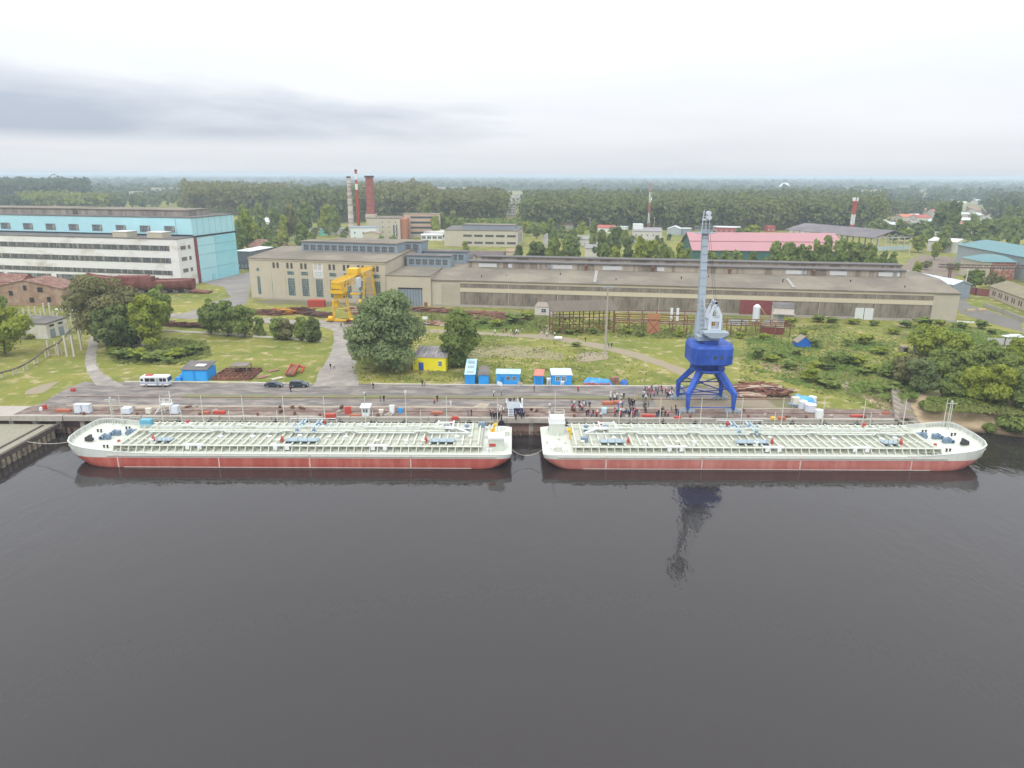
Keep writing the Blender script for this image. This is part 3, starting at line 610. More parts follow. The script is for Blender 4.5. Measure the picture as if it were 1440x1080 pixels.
# jib, nearly upright
J0, J1 = Vector((-1.7, 2.6, 16.5)), Vector((-.75, 8.3, 40.2))
m = MB(); m.beam(J0, J0.lerp(J1, .22), 2.5, 1.6, w2=1.9); m.beam(J0.lerp(J1, .22), J1, 1.58, 1.3, w2=1.3)
jib = m.build('jib', GREYM, cr)
m = MB()
for k in range(10):
    c_ = J0.lerp(J1, .24+.075*k); m.beam(c_, c_+(J1-J0).normalized()*.05, 1.62-.028*k, 1.36)
m.build('jib_joint', M('joint_dark', (.22, .26, .30), .1, 1), jib)
m = MB(); m.beam(J0+Vector((1.0, -1.0, 1.5)), J0.lerp(J1, .36)+Vector((.2, -1.1, 0)), .3); m.beam(J0+Vector((2.0, -1.2, 3.5)), J0.lerp(J1, .3)+Vector((.3, -1.1, 0)), .2)
for k in range(7):
    c_ = J0.lerp(J1, .03+.045*k); m.beam(c_+Vector((-.4, -1.1, 0)), c_+Vector((1.4, -1.2, .3)), .1)
m.build('jib_ladder', M('ladder_grey', (.4, .43, .45), .1, 1), jib)
J2 = J1
m = MB(); m.box(J2.x-2.1, J2.x+2.1, J2.y-1.4, J2.y+1.4, 39.4, 39.55)
for a in (-2.1, -1.4, -.7, 0, .7, 1.4, 2.1):
    for b in (-1.4, 1.4): m.beam((J2.x+a, J2.y+b, 39.5), (J2.x+a, J2.y+b, 40.9), .07)
for z in (40.2, 40.9):
    for b in (-1.4, 1.4): m.beam((J2.x-2.1, J2.y+b, z), (J2.x+2.1, J2.y+b, z), .07)
    for a in (-2.1, 2.1): m.beam((J2.x+a, J2.y-1.4, z), (J2.x+a, J2.y+1.4, z), .07)
m.build('top_platform', GREYM, jib)
m = MB(); m.beam((J2.x-.9, J2.y, 39.5), (J2.x-.6, J2.y, 44.6), .14); m.beam((J2.x+.1, J2.y, 39.5), (J2.x-.1, J2.y, 44.2), .12); m.beam((J2.x+.9, J2.y, 39.5), (J2.x+.8, J2.y, 43.6), .12)
for z in (41.5, 42.3, 43.2, 44.0): m.beam((J2.x-1.0, J2.y, z), (J2.x+.9, J2.y, z), .08)
m.cyl((J2.x+.5, J2.y-.5, 43.9), (J2.x+.5, J2.y+.5, 43.9), .5, 10); m.cyl((J2.x+.6, J2.y-.5, 42.9), (J2.x+.6, J2.y+.5, 42.9), .55, 10); m.box(J2.x-.9, J2.x, J2.y-.2, J2.y+.2, 42.3, 42.7); m.build('mast_head', M('pale_crane_grey', (.55, .60, .66)), jib)
# hoist ropes down the jib
for dx in (-.25, .2):
    m = MB(); m.cyl((J2.x+dx, J2.y-1.2, 42.8), (.4+dx, -.8, 24.9), .035, 4); m.build('hoist_rope', DARK, cr)
# crane rails in the quay
for y in (154.4, 164.6):
    m = MB(); m.box(-108, 84 if y < 160 else 75, y-.08, y+.08, .05, .16); tag(m.build('crane_rail', RUST), 'long rusty steel crane rail set in the quay ' + ('near its edge' if y < 160 else 'in the mossy strip'), 'rail')
# ============================================================ BUILDING HELPERS
def frame(a, b, world=False):
    a = a if world else G(*a); b = b if world else G(*b)
    return a, math.atan2(b[1]-a[1], b[0]-a[0]), math.hypot(b[0]-a[0], b[1]-a[1])
def wbox(root, W, D, Hh, mat, name='wall', x0=0, y0=0, z0=-.5):
    return MB().box(x0, x0+W, y0, y0+D, z0, Hh).build(name, mat, root)
def gable(root, W, D, z, rise, mat, ov=.4, axis='x', x0=0, y0=0, name='roof', th=.25):
    m = MB()
    if axis == 'x':
        m.xprism([(y0-ov, z-.05), (y0+D/2, z+rise), (y0+D+ov, z-.05), (y0+D+ov, z-.05+th), (y0+D/2, z+rise+th), (y0-ov, z-.05+th)], x0-ov, x0+W+ov)
        g = MB(); g.xprism([(y0, z-.02), (y0+D/2, z+rise-.03), (y0+D, z-.02)], x0, x0+W)
    else:
        m.yprism([(x0-ov, z-.05), (x0+W/2, z+rise), (x0+W+ov, z-.05), (x0+W+ov, z-.05+th), (x0+W/2, z+rise+th), (x0-ov, z-.05+th)], y0-ov, y0+D+ov)
        g = MB(); g.yprism([(x0, z-.02), (x0+W/2, z+rise-.03), (x0+W, z-.02)], y0, y0+D)
    return m.build(name, mat, root), g
def flat(root, W, D, z, mat, ov=.3, th=.35, x0=0, y0=0, name='roof', tilt=0):
    m = MB(); m.xprism([(y0-ov, z), (y0+D+ov, z+tilt), (y0+D+ov, z+tilt+th), (y0-ov, z+th)], x0-ov, x0+W+ov); return m.build(name, mat, root)
WC = {}
def window(root, x, z, ww, hh, nx=2, nz=2, y=0.0, face='f', fm=None, gm_=None, bar=.12, name='window'):
    """window centred at x, bottom z, on the front (f), right (r) or left (l) wall; y is the wall's offset"""
    fm = fm or WHITE; gm_ = gm_ or GLASS
    key = (round(ww, 2), round(hh, 2), nx, nz, fm.name, gm_.name, round(bar, 2), name)
    if key not in WC:
        m = MB()
        m.box(-ww/2, ww/2, -.09, -.01, 0, bar); m.box(-ww/2, ww/2, -.09, -.01, hh-bar, hh); m.box(-ww/2, -ww/2+bar, -.088, -.012, bar, hh-bar); m.box(ww/2-bar, ww/2, -.088, -.012, bar, hh-bar)
        for i in range(1, nx): m.box(-ww/2+ww*i/nx-bar/3, -ww/2+ww*i/nx+bar/3, -.08, -.015, bar, hh-bar)
        for i in range(1, nz): m.box(-ww/2+bar, ww/2-bar, -.076, -.018, hh*i/nz-bar/3, hh*i/nz+bar/3)
        o = m.build(name, fm, root); g = MB().box(-ww/2+.02, ww/2-.02, -.05, -.004, .02, hh-.02).build('pane', gm_, o); WC[key] = (o.data, g.data)
    else:
        d = WC[key]; o = bpy.data.objects.new(name, d[0]); sc.collection.objects.link(o); o.parent = root
        g = bpy.data.objects.new('pane', d[1]); sc.collection.objects.link(g); g.parent = o
    if face == 'f': o.location = (x, y, z)
    elif face == 'r': o.location = (y, x, z); o.rotation_euler.z = math.pi/2
    elif face == 'l': o.location = (y, x, z); o.rotation_euler.z = -math.pi/2
    return o
BEIGE = M('beige_render', (.50, .455, .35), .1, .12, .9, col2=(.42, .37, .28), amt=.6, stretch=(1, 1, .5))
BEIGE2 = M('beige_panel', (.50, .465, .37), .1, .15, .9, col2=(.40, .36, .28), amt=.6, stretch=(1, 1, .4))
ROOFG = M('bitumen_roof_grey', (.18, .158, .125), .16, .06, .95, col2=(.24, .21, .16), amt=.9)
ROOFD = M('bitumen_roof_dark', (.13, .125, .12), .2, .2, .95, col2=(.2, .17, .15), amt=.6)
GREYB = M('blue_grey_sheet', (.24, .29, .33), .1, .2, .6)
TEAL = M('teal_frame', (.22, .36, .36), .1, 1, .6)
SHEETW = M('dirty_white_panel', (.74, .74, .72), .08, .12, .8, col2=(.46, .41, .34), amt=.85, thr=(.5, .7), stretch=(.6, 1, 1.6))
CYANB = M('pale_cyan_sheet', (.40, .68, .74), .06, .05, .6, col2=(.40, .64, .69), amt=.6)
CYANB2 = M('cyan_door_sheet', (.32, .64, .70), .06, .08, .6, col2=(.2, .5, .6), amt=.5)
GLD = M('dirty_glazing', (.15, .125, .11), .5, .35, .35, col2=(.22, .18, .15), amt=.9, thr=(.4, .55), stretch=(1, 1, .25))
GLD2 = M('mixed_glazing', (.10, .11, .11), .6, .5, .3, col2=(.30, .28, .22), amt=.8, thr=(.5, .62), stretch=(1.6, 1, .3))
BRICK = M('red_brick', (.27, .095, .065), .25, .25, .9, col2=(.34, .16, .12), amt=.6)
BRICKP = M('pale_brown_brick', (.30, .19, .13), .25, .3, .9, col2=(.38, .30, .22), amt=.6)
# ============================================================ BIG BLUE AND WHITE HANGAR (left)
org, ang, L_ = frame((-148.9+ -7.3*1.33-0.0, 389-35*1.33), (-148.9, 389), True)      # end wall direction: front to back
e2 = ang; O = (-156.2-.18*13, 353.3-.984*13)                                          # front corner of the annexe end
hg = thing('hangar', 'huge pale blue hangar with long white window-banded annexe at the left', 'hangar', (*O, 0), e2-math.pi/2)
# local: x runs along the facade (negative = to the left), y into depth
LEN = 165
MB().box(-LEN, -.3, 13, 49, -1, 31.5).build('hall_wall', CYANB, hg)
m = MB(); m.box(-LEN, 0, 0, 13, -1, 22.4)
m.build('annexe_wall', SHEETW, hg)
m = MB(); m.box(-LEN-.3, .2, -.25, 13, 22.4, 22.75); m.build('annexe_roof', ROOFD, hg)
m = MB(); m.box(-LEN-.3, 0, 12.8, 49.3, 31.5, 31.9); m.build('hall_roof', ROOFD, hg)
MONM = M('monitor_wall', (.22, .20, .18), .3, .4, .9, col2=(.34, .31, .27), amt=.8, stretch=(1, 1, .2))
for xa, xb in ((-LEN, -73), (-70, -8)):
    m = MB(); m.box(xa, xb, 20, 40, 31.9, 34.6); r_ = m.build('roof_monitor', MONM, hg); MB().box(xa-.3, xb+.3, 19.6, 40.4, 34.6, 34.95).build('cap', ROOFG, r_)
for k in range(11):
    xa = -7.6-13.7*k; window(hg, xa-5, 24.4, 6.0, 3.3, 7, 2, 13, 'f', GREYM, GLD2, .16)
MB().box(-LEN, 0, 12.9, 13, 22.9, 23.6).build('pipe_band', DARK, hg)
for (z0, z1) in ((16.9, 19.4), (11.1, 13.6), (5.4, 7.6)):
    for xa, xb in ((-LEN, -82), (-82, -4.2)):
        wl = xb-xa; window(hg, (xa+xb)/2, z0, wl, z1-z0, int(wl/1.5), 1, 0, 'f', M('band_frame', (.20, .19, .175), .2, 1), GLD2, .12, 'window_band')
for xa, wl in ((-150, 22), (-123, 22), (-99, 26), (-70, 28), (-40, 28)):
    window(hg, xa+wl/2, .6, wl, 3.6, int(wl/1.4), 2, 0, 'f', GREYM, GLD2, .14, 'ground_window')
MB().box(-LEN, 0, -.35, 0, -.5, .5).build('plinth', WHITE, hg)
for z0 in (17.3, 12.0, 6.5):
    window(hg, 4.2, z0, 4.0, 1.9, 3, 1, 0.0, 'r', GREYM, GLD, .12); window(hg, 8.8, z0, 1.8, 1.9, 1, 1, 0.0, 'r', GREYM, GLD, .12)
for xa in (-28, -9):
    m = MB(); m.box(xa-8, xa, 2, 9, 22.75, 25.2); bx_ = m.build('roof_house', BEIGE, hg); MB().box(xa-8.2, xa+.2, 1.8, 9.2, 25.2, 25.5).build('cap', WHITE, bx_)
# end wall with sliding door
m = MB(); m.box(-.1, .6, 13.0, 14.6, -1, 22.3); m.build('door_post', M('maroon_paint', (.23, .06, .07), .1, 1), hg)
m = MB(); m.box(-.3, .35, 13.0, 49, 22.3, 23.0); m.build('door_rail', DARK, hg)
for k, (ya, yb) in enumerate(((14.8, 29.5), (29.5, 48.2))):
    m = MB(); m.box(-.3, .15+.15*k, ya, yb, -.5, 22.2); dd = m.build('sliding_door', CYANB2 if k else CYANB, hg)
    s = MB()
    for z in (6.5, 13.5, 18): s.box(.15+.15*k, .25+.15*k, ya+.1, yb-.1, z, z+.15)
    s.build('seam', M('seam_blue', (.22, .42, .46), .1, 1), dd)
m = MB(); m.box(.3, .5, 24.5, 27, -.3, 3.5); m.build('wicket_door', CYANB2, hg)
for k in range(7): MB().box(-.32, -.2, 17+k*5, 17.15+k*5, 23.1, 31.4).build('panel_joint', M('joint_grey_blue', (.26, .5, .55), .1, 1), hg)
MB().box(-9, -8.8, 12.85, 13, 23.6, 31.4).build('downpipe', GREYM, hg)
# ============================================================ WORKSHOP A (beige, tall windows)
A0, aA, LA = (-114.0, 309.3), math.atan2(294.3-309.3, -52.4+114.0), math.hypot(61.6, 15)
wa = thing('workshop', 'beige workshop with tall green-framed windows and a glazed roof lantern', 'workshop', (*A0, 0), aA)
DA = 56
MB().box(0, LA, 0, DA, -1, 17.3).build('wall', BEIGE, wa)
m = MB(); m.xprism([(-.4, 17.3), (DA/2, 19.6), (DA+.4, 17.3), (DA+.4, 17.7), (DA/2, 20.0), (-.4, 17.7)], -.4, LA+.4); m.build('roof', ROOFG, wa)
MB().xprism([(0, 17.25), (DA/2, 19.55), (DA, 17.25)], .02, LA-.02).build('gable_wall', BEIGE, wa)
def lantern(root, x0, x1, y0, y1, z0, z1, nwin=0, glass=None, endm=None, wh=2.6, capm=None):
    m = MB(); m.box(x0, x1, y0, y1, z0-1.5, z1); b = m.build('roof_lantern', endm or GREYB, root)
    m = MB(); m.box(x0-.3, x1+.3, y0-.5, y1+.5, z1, z1+.35); m.build('cap', capm or ROOFG, b)
    if nwin:
        s = (x1-x0-1.5)/nwin
        for k in range(nwin): 
            o = window(root, x0+.75+s*(k+.5), z0+.5, s*.84, wh, 3, 2, y0, 'f', GREYM, glass or GLD2, .1, 'lantern_window')
    return b
lantern(wa, 15, 61, 19, 29, 19.0, 23.2, 13)
lantern(wa, 22, 66, 35, 44, 18.8, 22.8, 12)
bays = [(355+x_*1.0) for x_ in ()]
for k in range(8):
    x = 13.3+6.57*k
    if 1:
      if k > 0: window(wa, x, 2.0, 3.3, 7.6, 4, 7, 0, 'f', TEAL, GLD2, .13); window(wa, x, 10.9, 3.3, 1.6, 4, 2, 0, 'f', TEAL, GLD2, .13)
      for d in (-.95, .95): window(wa, x-.3+d, 13.6, 1.1, 2.4, 2, 3, 0, 'f', M('brown_frame', (.2, .15, .12), .1, 1), GLASS, .12)
window(wa, 4.2, 2.0, 1.5, 7.8, 2, 7, 0, 'f', TEAL, GLD2, .13); window(wa, 4.2, 12, 1.2, 1.4, 2, 1, 0, 'f', TEAL, GLD2, .13)
window(wa, 10, 2.0, 1.3, 5.6, 2, 5, 0, 'f', TEAL, GLD2, .13)
MB().box(30.6, 35.2, -.06, 0, 10.2, 15.8).build('white_patch', M('white_lime_wash', (.62, .62, .6), .1, 1), wa)
MB().box(0, LA, -.25, 0, -.5, .7).build('plinth', CONC, wa)
m = MB(); m.box(0, LA, -.3, 0, 16.85, 17.25); m.build('cornice', BEIGE2, wa)
for k in range(9): MB().box(10+6.57*k-.5, 10+6.57*k+.5, -.12, 0, .7, 12.9).build('pilaster', BEIGE, wa)
# lean-to annexe with the big grey gate (A2)
A2 = (-52.2, 293.9); dirH = math.atan2(262.1-292.5, 165.7+33.4)
wb = thing('gate_annexe', 'low beige annexe with a big grey folding gate between the workshop and long hall', 'annexe', (*A2, 0), dirH)
MB().box(0, 18.9, 0, 50, -1, 12.2).build('wall', BEIGE, wb)
flat(wb, 18.9, 50, 12.2, ROOFG, .2, .3, tilt=3.0)
MB().xprism([(0, 12.15), (50, 12.15), (50, 15.1)], .03, 18.85).build('side_wall', BEIGE, wb)
m = MB(); m.box(5.2, 15.2, -.12, 0, -.3, 7.0); gg = m.build('gate', GREYB, wb)
m = MB()
for k in range(9): m.box(5.2+k*1.22, 5.32+k*1.22, -.2, -.1, -.2, 7.0)
m.box(5.0, 15.4, -.25, -.1, 7.0, 7.5); m.build('gate_frame', DARK, gg)
lantern(wb, 3.0, 22.5, 20, 27, 14.0, 18.3, 6, capm=ROOFD); lantern(wb, 6.5, 26, 36, 43, 14.5, 18.6, 6, capm=ROOFD)
MB().box(16, 17.3, -.1, 0, 0, 1.6).build('small_door', RUST, wb)
# ============================================================ LONG HALL
lh = thing('long_hall', 'very long low brown-glazed production hall with cream bands behind the crane', 'hall', (-33.3, 292.4, 0), dirH)
LH = 201.3; DH = 45
MB().box(0, LH, 0, DH, -1, 10.6).build('wall', BEIGE2, lh)
m = MB(); m.xprism([(-.5, 10.6), (20, 13.2), (DH, 13.2), (DH, 13.5), (20, 13.55), (-.5, 11.0)], -.3, LH+.3); m.build('roof', ROOFG, lh)
MB().xprism([(0, 10.55), (20, 13.15), (DH, 13.15), (DH, 10.55)], .03, LH-.03).build('gable_wall', BEIGE2, lh)
HM = M('hall_mullion', (.30, .25, .22), .2, 1, .8)
HG = M('hall_brown_glazing', (.155, .135, .105), .3, .4, .4, col2=(.235, .205, .165), amt=.9, thr=(.4, .55), stretch=(1, 1, .3))
bays_ = 9; bw = (192.5-12)/bays_
for k in range(bays_):
    x = 12+bw*(k+.5); window(lh, x, .9, bw-.15, 5.3, 13, 1, 0, 'f', HM, HG, .13, 'glazing'); window(lh, x, 7.9, bw-.15, 1.8, 13, 1, 0, 'f', HM, HG, .13, 'upper_glazing')
MB().box(12, 192.5, -.2, 0, 6.25, 7.85).build('cream_band', M('cream_band', (.56, .50, .37), .08, .2, .9, col2=(.5, .44, .32), amt=.5), lh)
MB().box(12, 192.5, -.15, 0, 9.75, 10.5).build('cream_band', M('cream_band', (.56, .50, .37)), lh)
MB().box(4, 12, -.07, 0, .8, 9.2).build('brick_patch', M('greyish_brick', (.40, .36, .28), .12, .3, .9), lh)
MB().box(0, LH, -.3, 0, -.5, .8).build('plinth', CONC, lh)
m = MB()
for k in range(20): m.box(192.6, LH+.02, -.06, 0, .9+k*.5, .94+k*.5)
m.build('panel_joint', M('joint_tan', (.36, .32, .25), .1, 1), lh)
MB().box(123, 137, -.3, 0, .5, 6.2).build('red_wall_panel', M('dull_red_sheet', (.22, .06, .06), .2, .5, .8), lh)
m = MB(); m.box(165.5, 172, -.35, 0, -.2, 4.4); g1 = m.build('gate', M('pale_gate', (.60, .63, .62), .08, 1), lh)
MB().box(168.6, 168.8, -.4, -.3, -.2, 4.4).build('gate_seam', DARK, g1)
MONG = M('monitor_patchwork', (.22, .185, .145), .3, .22, .8, col2=(.36, .31, .24), amt=.9, thr=(.45, .52), stretch=(1, .2, .1))
for (ya, yb, xa, xb, zt) in ((21, 26, 11, 189, 16.5), (34, 39, 14, 192, 17.2)):
    m = MB(); m.box(xa, xb, ya, yb, 13, zt-.35); r_ = m.build('roof_monitor', MONG, lh)
    MB().box(xa-.2, xb+.2, ya-.7, yb+.7, zt-.35, zt).build('monitor_cap', M('dark_cap', (.135, .125, .12), .2, .3, .9), r_)
rnd = random.Random(11)
for i in range(26):
    x = 13+rnd.random()*172; wl = rnd.choice((1.6, 2.2, 3, 6.5, 8)); ya = 21 if i % 2 else 34
    MB().box(x, min(x+wl, 188), ya-.08, ya, 13.9, 15.6).build('white_panel', M('pale_panel', (.55, .56, .55), .1, 1), lh)
for x in (62, 90, 121, 154):
    m = MB(); m.cyl((x, 20, 13), (x, 20, 15.6), .45, 8, mi=0); m.cyl((x, 20, 15.6), (x, 20, 16.0), .8, 8, .3); m.build('roof_vent', RUST, lh)
for x, y in ((30, 8), (52, 12), (75, 6), (101, 10), (140, 9), (166, 12), (112, 14), (20, 5), (184, 6)):
    MB().cyl((x, y, 11), (x, y, 13.4 if y > 8 else 12.4), .22, 6).build('vent_pipe', DARK, lh)
m = MB(); m.xprism([(1, 11.3), (20, 13.62), (20, 13.75), (1, 11.45)], 66, 67.3); m.build('roof_strip', M('pale_roof_patch', (.33, .31, .28), .1, 1), lh)
m = MB(); m.xprism([(1, 11.3), (14, 12.95), (14, 13.1), (1, 11.45)], 142, 143.2); m.build('roof_strip', M('pale_roof_patch', (.33, .31, .28)), lh)
# pale metal roof wedge behind the right end of the hall
o_, a_, l_ = frame((1165, 366), (1335, 392)); x0, y0 = GY(1240, 386, 318)[0], 318
mt = thing('metal_shed', 'shed with a pale metal roof slanting away behind the right end of the long hall', 'shed', (198, 319, 0), .175)
wbox(mt, 9, 46, 5.6, GREYB); r_, g_ = gable(mt, 9, 46, 5.6, 1.8, M('pale_metal_roof', (.50, .56, .62), .08, .5, .5), .4, 'y'); g_.build('gable_wall', GREYB, mt)
# ============================================================ GANTRY CRANE (yellow)
ga, gb = Vector((-62.5, 257.5, 0)), Vector((-59.4, 294.0, 0)); gd = gb-ga; gl = gd.length; gang = math.atan2(gd.y, gd.x)
gc = thing('gantry_crane', 'yellow lattice gantry crane standing over the scrap yard', 'crane', ga, gang)
# local x: along the girder (towards the workshop), y: left
for nm, X, wbase in (('near', 0.0, 5.2), ('far', gl, 4.6)):
    leg = MB()
    for s in (-1, 1):
        for dx in (-1.0, 1.0): leg.beam((X+dx*.9, s*wbase*.62, .9), (X+dx*1.1, s*1.6, 12.6), .27)
        for k in range(7):
            z0, z1 = .9+k*1.65, .9+(k+1)*1.65; f0, f1 = z0/12.6, z1/12.6; ya, yb = s*(wbase*.62*(1-f0)+1.6*f0), s*(wbase*.62*(1-f1)+1.6*f1)
            leg.beam((X-.95, ya, z0), (X+.95, yb, z1), .14); leg.beam((X-.95, yb, z1), (X+.95, yb, z1), .14)
    for k in range(2, 5):
        f = k*2.6/12.6; y_ = wbase*.62*(1-f)+1.6*f; leg.beam((X-.9, -y_, k*2.6), (X-.9, y_, k*2.6), .16)
        if k < 4: leg.beam((X-.9, -y_, k*2.6), (X-.9, y_*.8, k*2.6+2.6), .12)
    leg.build('leg', YEL, gc)
    s_ = MB(); s_.box(X-.5, X+.5, -wbase-1.0, wbase+1.0, .35, 1.05); s_.cyl((X-.55, -wbase-.5, .95), (X-.55, -wbase+1.8, .95), .75, 10); s_.cyl((X-.2, wbase-1.8, 1.3), (X-.2, wbase-.2, 1.3), 1.0, 10)
    bo = s_.build('end_carriage', YEL, gc)
    for yy in (-wbase-.3, -wbase+1.2, wbase-1.2, wbase+.3): w_ = MB().cyl((X-.25, yy, .4), (X+.25, yy, .4), .4, 10).build('wheel', BLACKR, bo)
m = MB(); xa, xb = -5.0, gl+6.5
for yy in (-1.7, 1.7):
    for zz in (12.7, 15.6): m.beam((xa, yy, zz), (xb, yy, zz), .24)
    n_ = 22
    for k in range(n_):
        u0, u1 = xa+(xb-xa)*k/n_, xa+(xb-xa)*(k+1)/n_
        m.beam((u0, yy, 12.7 if k % 2 else 15.6), (u1, yy, 15.6 if k % 2 else 12.7), .13); m.beam((u0, yy, 12.7), (u0, yy, 15.6), .1)
for k in range(23):
    u0 = xa+(xb-xa)*k/22; m.beam((u0, -1.7, 15.6), (u0, 1.7, 15.6), .2)
    if k < 22: m.beam((u0, -1.7, 15.6), (u0+(xb-xa)/22, 1.7, 15.6), .14)
m.box(xa, xb, -2.4, -1.95, 15.5, 15.58)
for k in range(30): u0 = xa+(xb-xa)*k/29; m.beam((u0, -2.4, 15.6), (u0, -2.4, 16.4), .05)
m.beam((xa, -2.4, 16.4), (xb, -2.4, 16.4), .05)
m.build('girder', YEL, gc)
m = MB(); m.box(-4.6, 1.6, -2.2, 2.2, 11.2, 12.5); m.box(-2.4, 1.0, -1.4, 1.4, 9.0, 11.0); m.box(-.8, 1.2, 1.2, 3.2, 5.8, 8.0); m.box(-4.4, -2, -2, 2, 13, 15); m.build('machinery_cabin', YEL, gc)
m = MB(); m.box(-1.1, 1.5, -2.0, 2.0, 9.2, 9.9); m.build('cab_window', DARK, gc)
m = MB(); m.box(15, 19.5, -2.0, 2.0, 15.8, 17.6); tr = m.build('trolley', YEL, gc); MB().box(15.5, 19, -1.5, 1.5, 14.5, 15.6).build('winch', M('dark_grey_gear', (.12, .12, .12), .1, 1), tr)
m = MB(); m.box(10.5, 14.5, -3.4, -2.2, 11.0, 14.6); m.build('operator_cab', M('pale_crane_grey', (.55, .6, .66)), gc)
m = MB(); m.box(16.5, 18.5, -1.9, 1.9, 7.4, 8.0); m.beam((17.5, 0, 8), (17.5, 0, 14.6), .1); m.beam((17.2, .4, 8), (17.2, .4, 14.6), .1); hk = m.build('spreader', YEL, gc)
# ============================================================ LAMP / POWER POLES
def pole(px, py, top, label, cat='pole', r=.22, mat=None, lights=True, name='lamp_mast'):
    x, y = G(px, py); t_ = thing(name, label, cat, (x, y, 0))
    MB().cyl((0, 0, -.3), (0, 0, top), r, 8, r*.55).build('post', mat or CONC, t_)
    if lights:
        b = MB(); b.box(-1.4, 1.4, -.1, .1, top-.9, top-.7)
        b.build('crossarm', CONC, t_)
        for dx in (-1.3, -.5, .5, 1.3): MB().box(dx-.22, dx+.22, -.45, .05, top-.7, top-.2).build('floodlight', GREYM, t_)
    MB().box(-.7, .7, -.5, .5, -.2, .25).build('footing', CONC, t_)
    return t_
pole(851, 497, 20.7, 'tall concrete floodlight mast standing beside the diagonal dirt path', r=.36)
pole(507, 469, 15, 'slender grey floodlight pole between the gantry crane and the big willow', r=.18, mat=GREYM)
# ============================================================ SHEDS AND HUTS ALONG THE YARD
def hut(name, label, cat, a, b, D, Hh, wm, rm, world=False, kind='flat', rise=.4, wins=(), door=None, doorm=None, ov=.15, z=0, group=None, winm=None):
    o, an, W = frame(a, b, world); t_ = thing(name, label, cat, (*o, z), an, group)
    wl = MB().box(0, W, 0, D, -.2, Hh).build('wall', wm, t_)
    if kind == 'flat': flat(t_, W, D, Hh, rm, ov, .15, tilt=rise)
    elif kind == 'gx':
        r_, g_ = gable(t_, W, D, Hh, rise, rm, ov, 'x', th=.15); g_.build('gable_wall', wm, t_)
    elif kind == 'gy':
        r_, g_ = gable(t_, W, D, Hh, rise, rm, ov, 'y', th=.15); g_.build('gable_wall', wm, t_)
    for (x, zz, ww, hh_) in wins: window(t_, x*W, zz, ww, hh_, 2, 2, 0, 'f', winm or WHITE, GLASS, .09)
    if door:
        x, ww, hh_ = door; MB().box(x*W-ww/2, x*W+ww/2, -.06, 0, 0, hh_).build('door', doorm or WHITE, t_)
    return t_, W
YW = M('bright_yellow_wall', (.80, .72, .02), .08, .5, .8, col2=(.7, .6, .05), amt=.5)
h, W = hut('yellow_house', 'small bright yellow house with blue door and patched dark roof beside the willow', 'house', (581, 520), (627, 522), 8.5, 3.7, YW, M('patched_slate_roof', (.22, .20, .20), .3, .8, .8, col2=(.42, .4, .4), amt=.8, stretch=(3, .3, 1)), rise=1.1, wins=[(.83, 1.4, 1.1, 1.4)], door=(.25, 1.4, 2.2), doorm=M('door_blue', (.04, .12, .45), .1, 1))
MB().box(W+.01, W+.05, 2, 3, 0, 1).build('side_hatch', DARK, h)
PALEB = M('pale_blue_roof', (.40, .62, .72), .1, .5, .6, col2=(.55, .7, .75), amt=.7)
h, W = hut('shipping_container', 'tall narrow blue container with pale roof, leftmost of the row along the yard', 'container', (654, 541), (668, 541), 13.5, 2.7, CYAN, PALEB, rise=.6)
m = MB()
for k in range(6): m.box(W*(k+.5)/6-.03, W*(k+.5)/6+.03, -.05, 0, .1, 2.6)
m.build('rib', M('mid_blue', (.02, .22, .55), .1, 1), h)
for k in range(3): MB().box(.4, W-.4, 1+4*k, 3.4+4*k, 2.9+.18*k, 2.98+.25*k).build('roof_patch', M('grey_roof_patch', (.3, .38, .42), .1, 1), h)
h, W = hut('garden_shed', 'blue shed with dark roof right next to the tall blue container', 'shed', (673, 541), (687, 541), 8.5, 2.4, CYAN, ROOFD, kind='gy', rise=.35)
h, W = hut('site_cabin', 'wide blue cabin with two windows behind the white speakers stage', 'cabin', (698, 541), (731, 541.5), 3.2, 2.9, CYAN, PALEB, rise=.35, wins=[(.5, 1.3, 1.0, 1.0), (.76, 1.3, 1.0, 1.0)], door=(.25, .9, 2.1), doorm=M('mid_blue', (.02, .22, .55)), winm=M('tan_frame', (.45, .4, .33), .1, 1))
h, W = hut('store_box', 'narrow blue store box with a salmon red roof', 'shed', (751, 541.6), (763.5, 542), 5.0, 2.5, CYAN, M('salmon_roof', (.55, .20, .16), .15, .6, .8), rise=.3, door=(.5, 1.6, 2.2), doorm=M('mid_blue', (.02, .22, .55)))
h, W = hut('site_cabin', 'blue cabin with pale grey metal roof and two white-framed windows', 'cabin', (775.5, 542), (804, 542), 5.2, 2.7, CYAN, M('pale_metal_roof', (.52, .58, .64)), rise=.35, wins=[(.3, 1.2, 1.2, 1.2), (.6, 1.2, 1.2, 1.2)])
hut('white_box', 'small white equipment box between the salmon-roofed store and blue cabin', 'box', (769, 541), (774.5, 541), 1.1, 1.4, WHITE, WHITE, rise=.05, ov=.05, door=(.5, .6, 1.1), doorm=GREYM)
hut('white_box', 'low white cabinet in front of the grey-roofed blue cabin', 'box', (788.5, 543), (793, 543), .8, 1.0, WHITE, WHITE, rise=.05, ov=.05, door=(.5, .5, .8), doorm=GREYM)
h, W = hut('garage', 'bright blue double garage with dark felt roof beside the white bus', 'garage', (257, 535.5), (292, 536), 5.5, 3.0, CYAN, ROOFD, kind='flat', rise=.9, ov=.25)
MB().box(W*.49, W*.51, -.06, 0, 0, 2.9).build('door_seam', M('mid_blue', (.02, .22, .55)), h)
for x in (.25, .75): MB().box(W*x-1.2, W*x+1.2, -.05, 0, 0, 2.5).build('garage_door', M('door_blue2', (.04, .36, .8), .1, 1), h)
MB().box(W*.45, W*.45+2.4, 1.5, 3.5, 3.55, 3.75).build('white_roof_patch', WHITE, h)
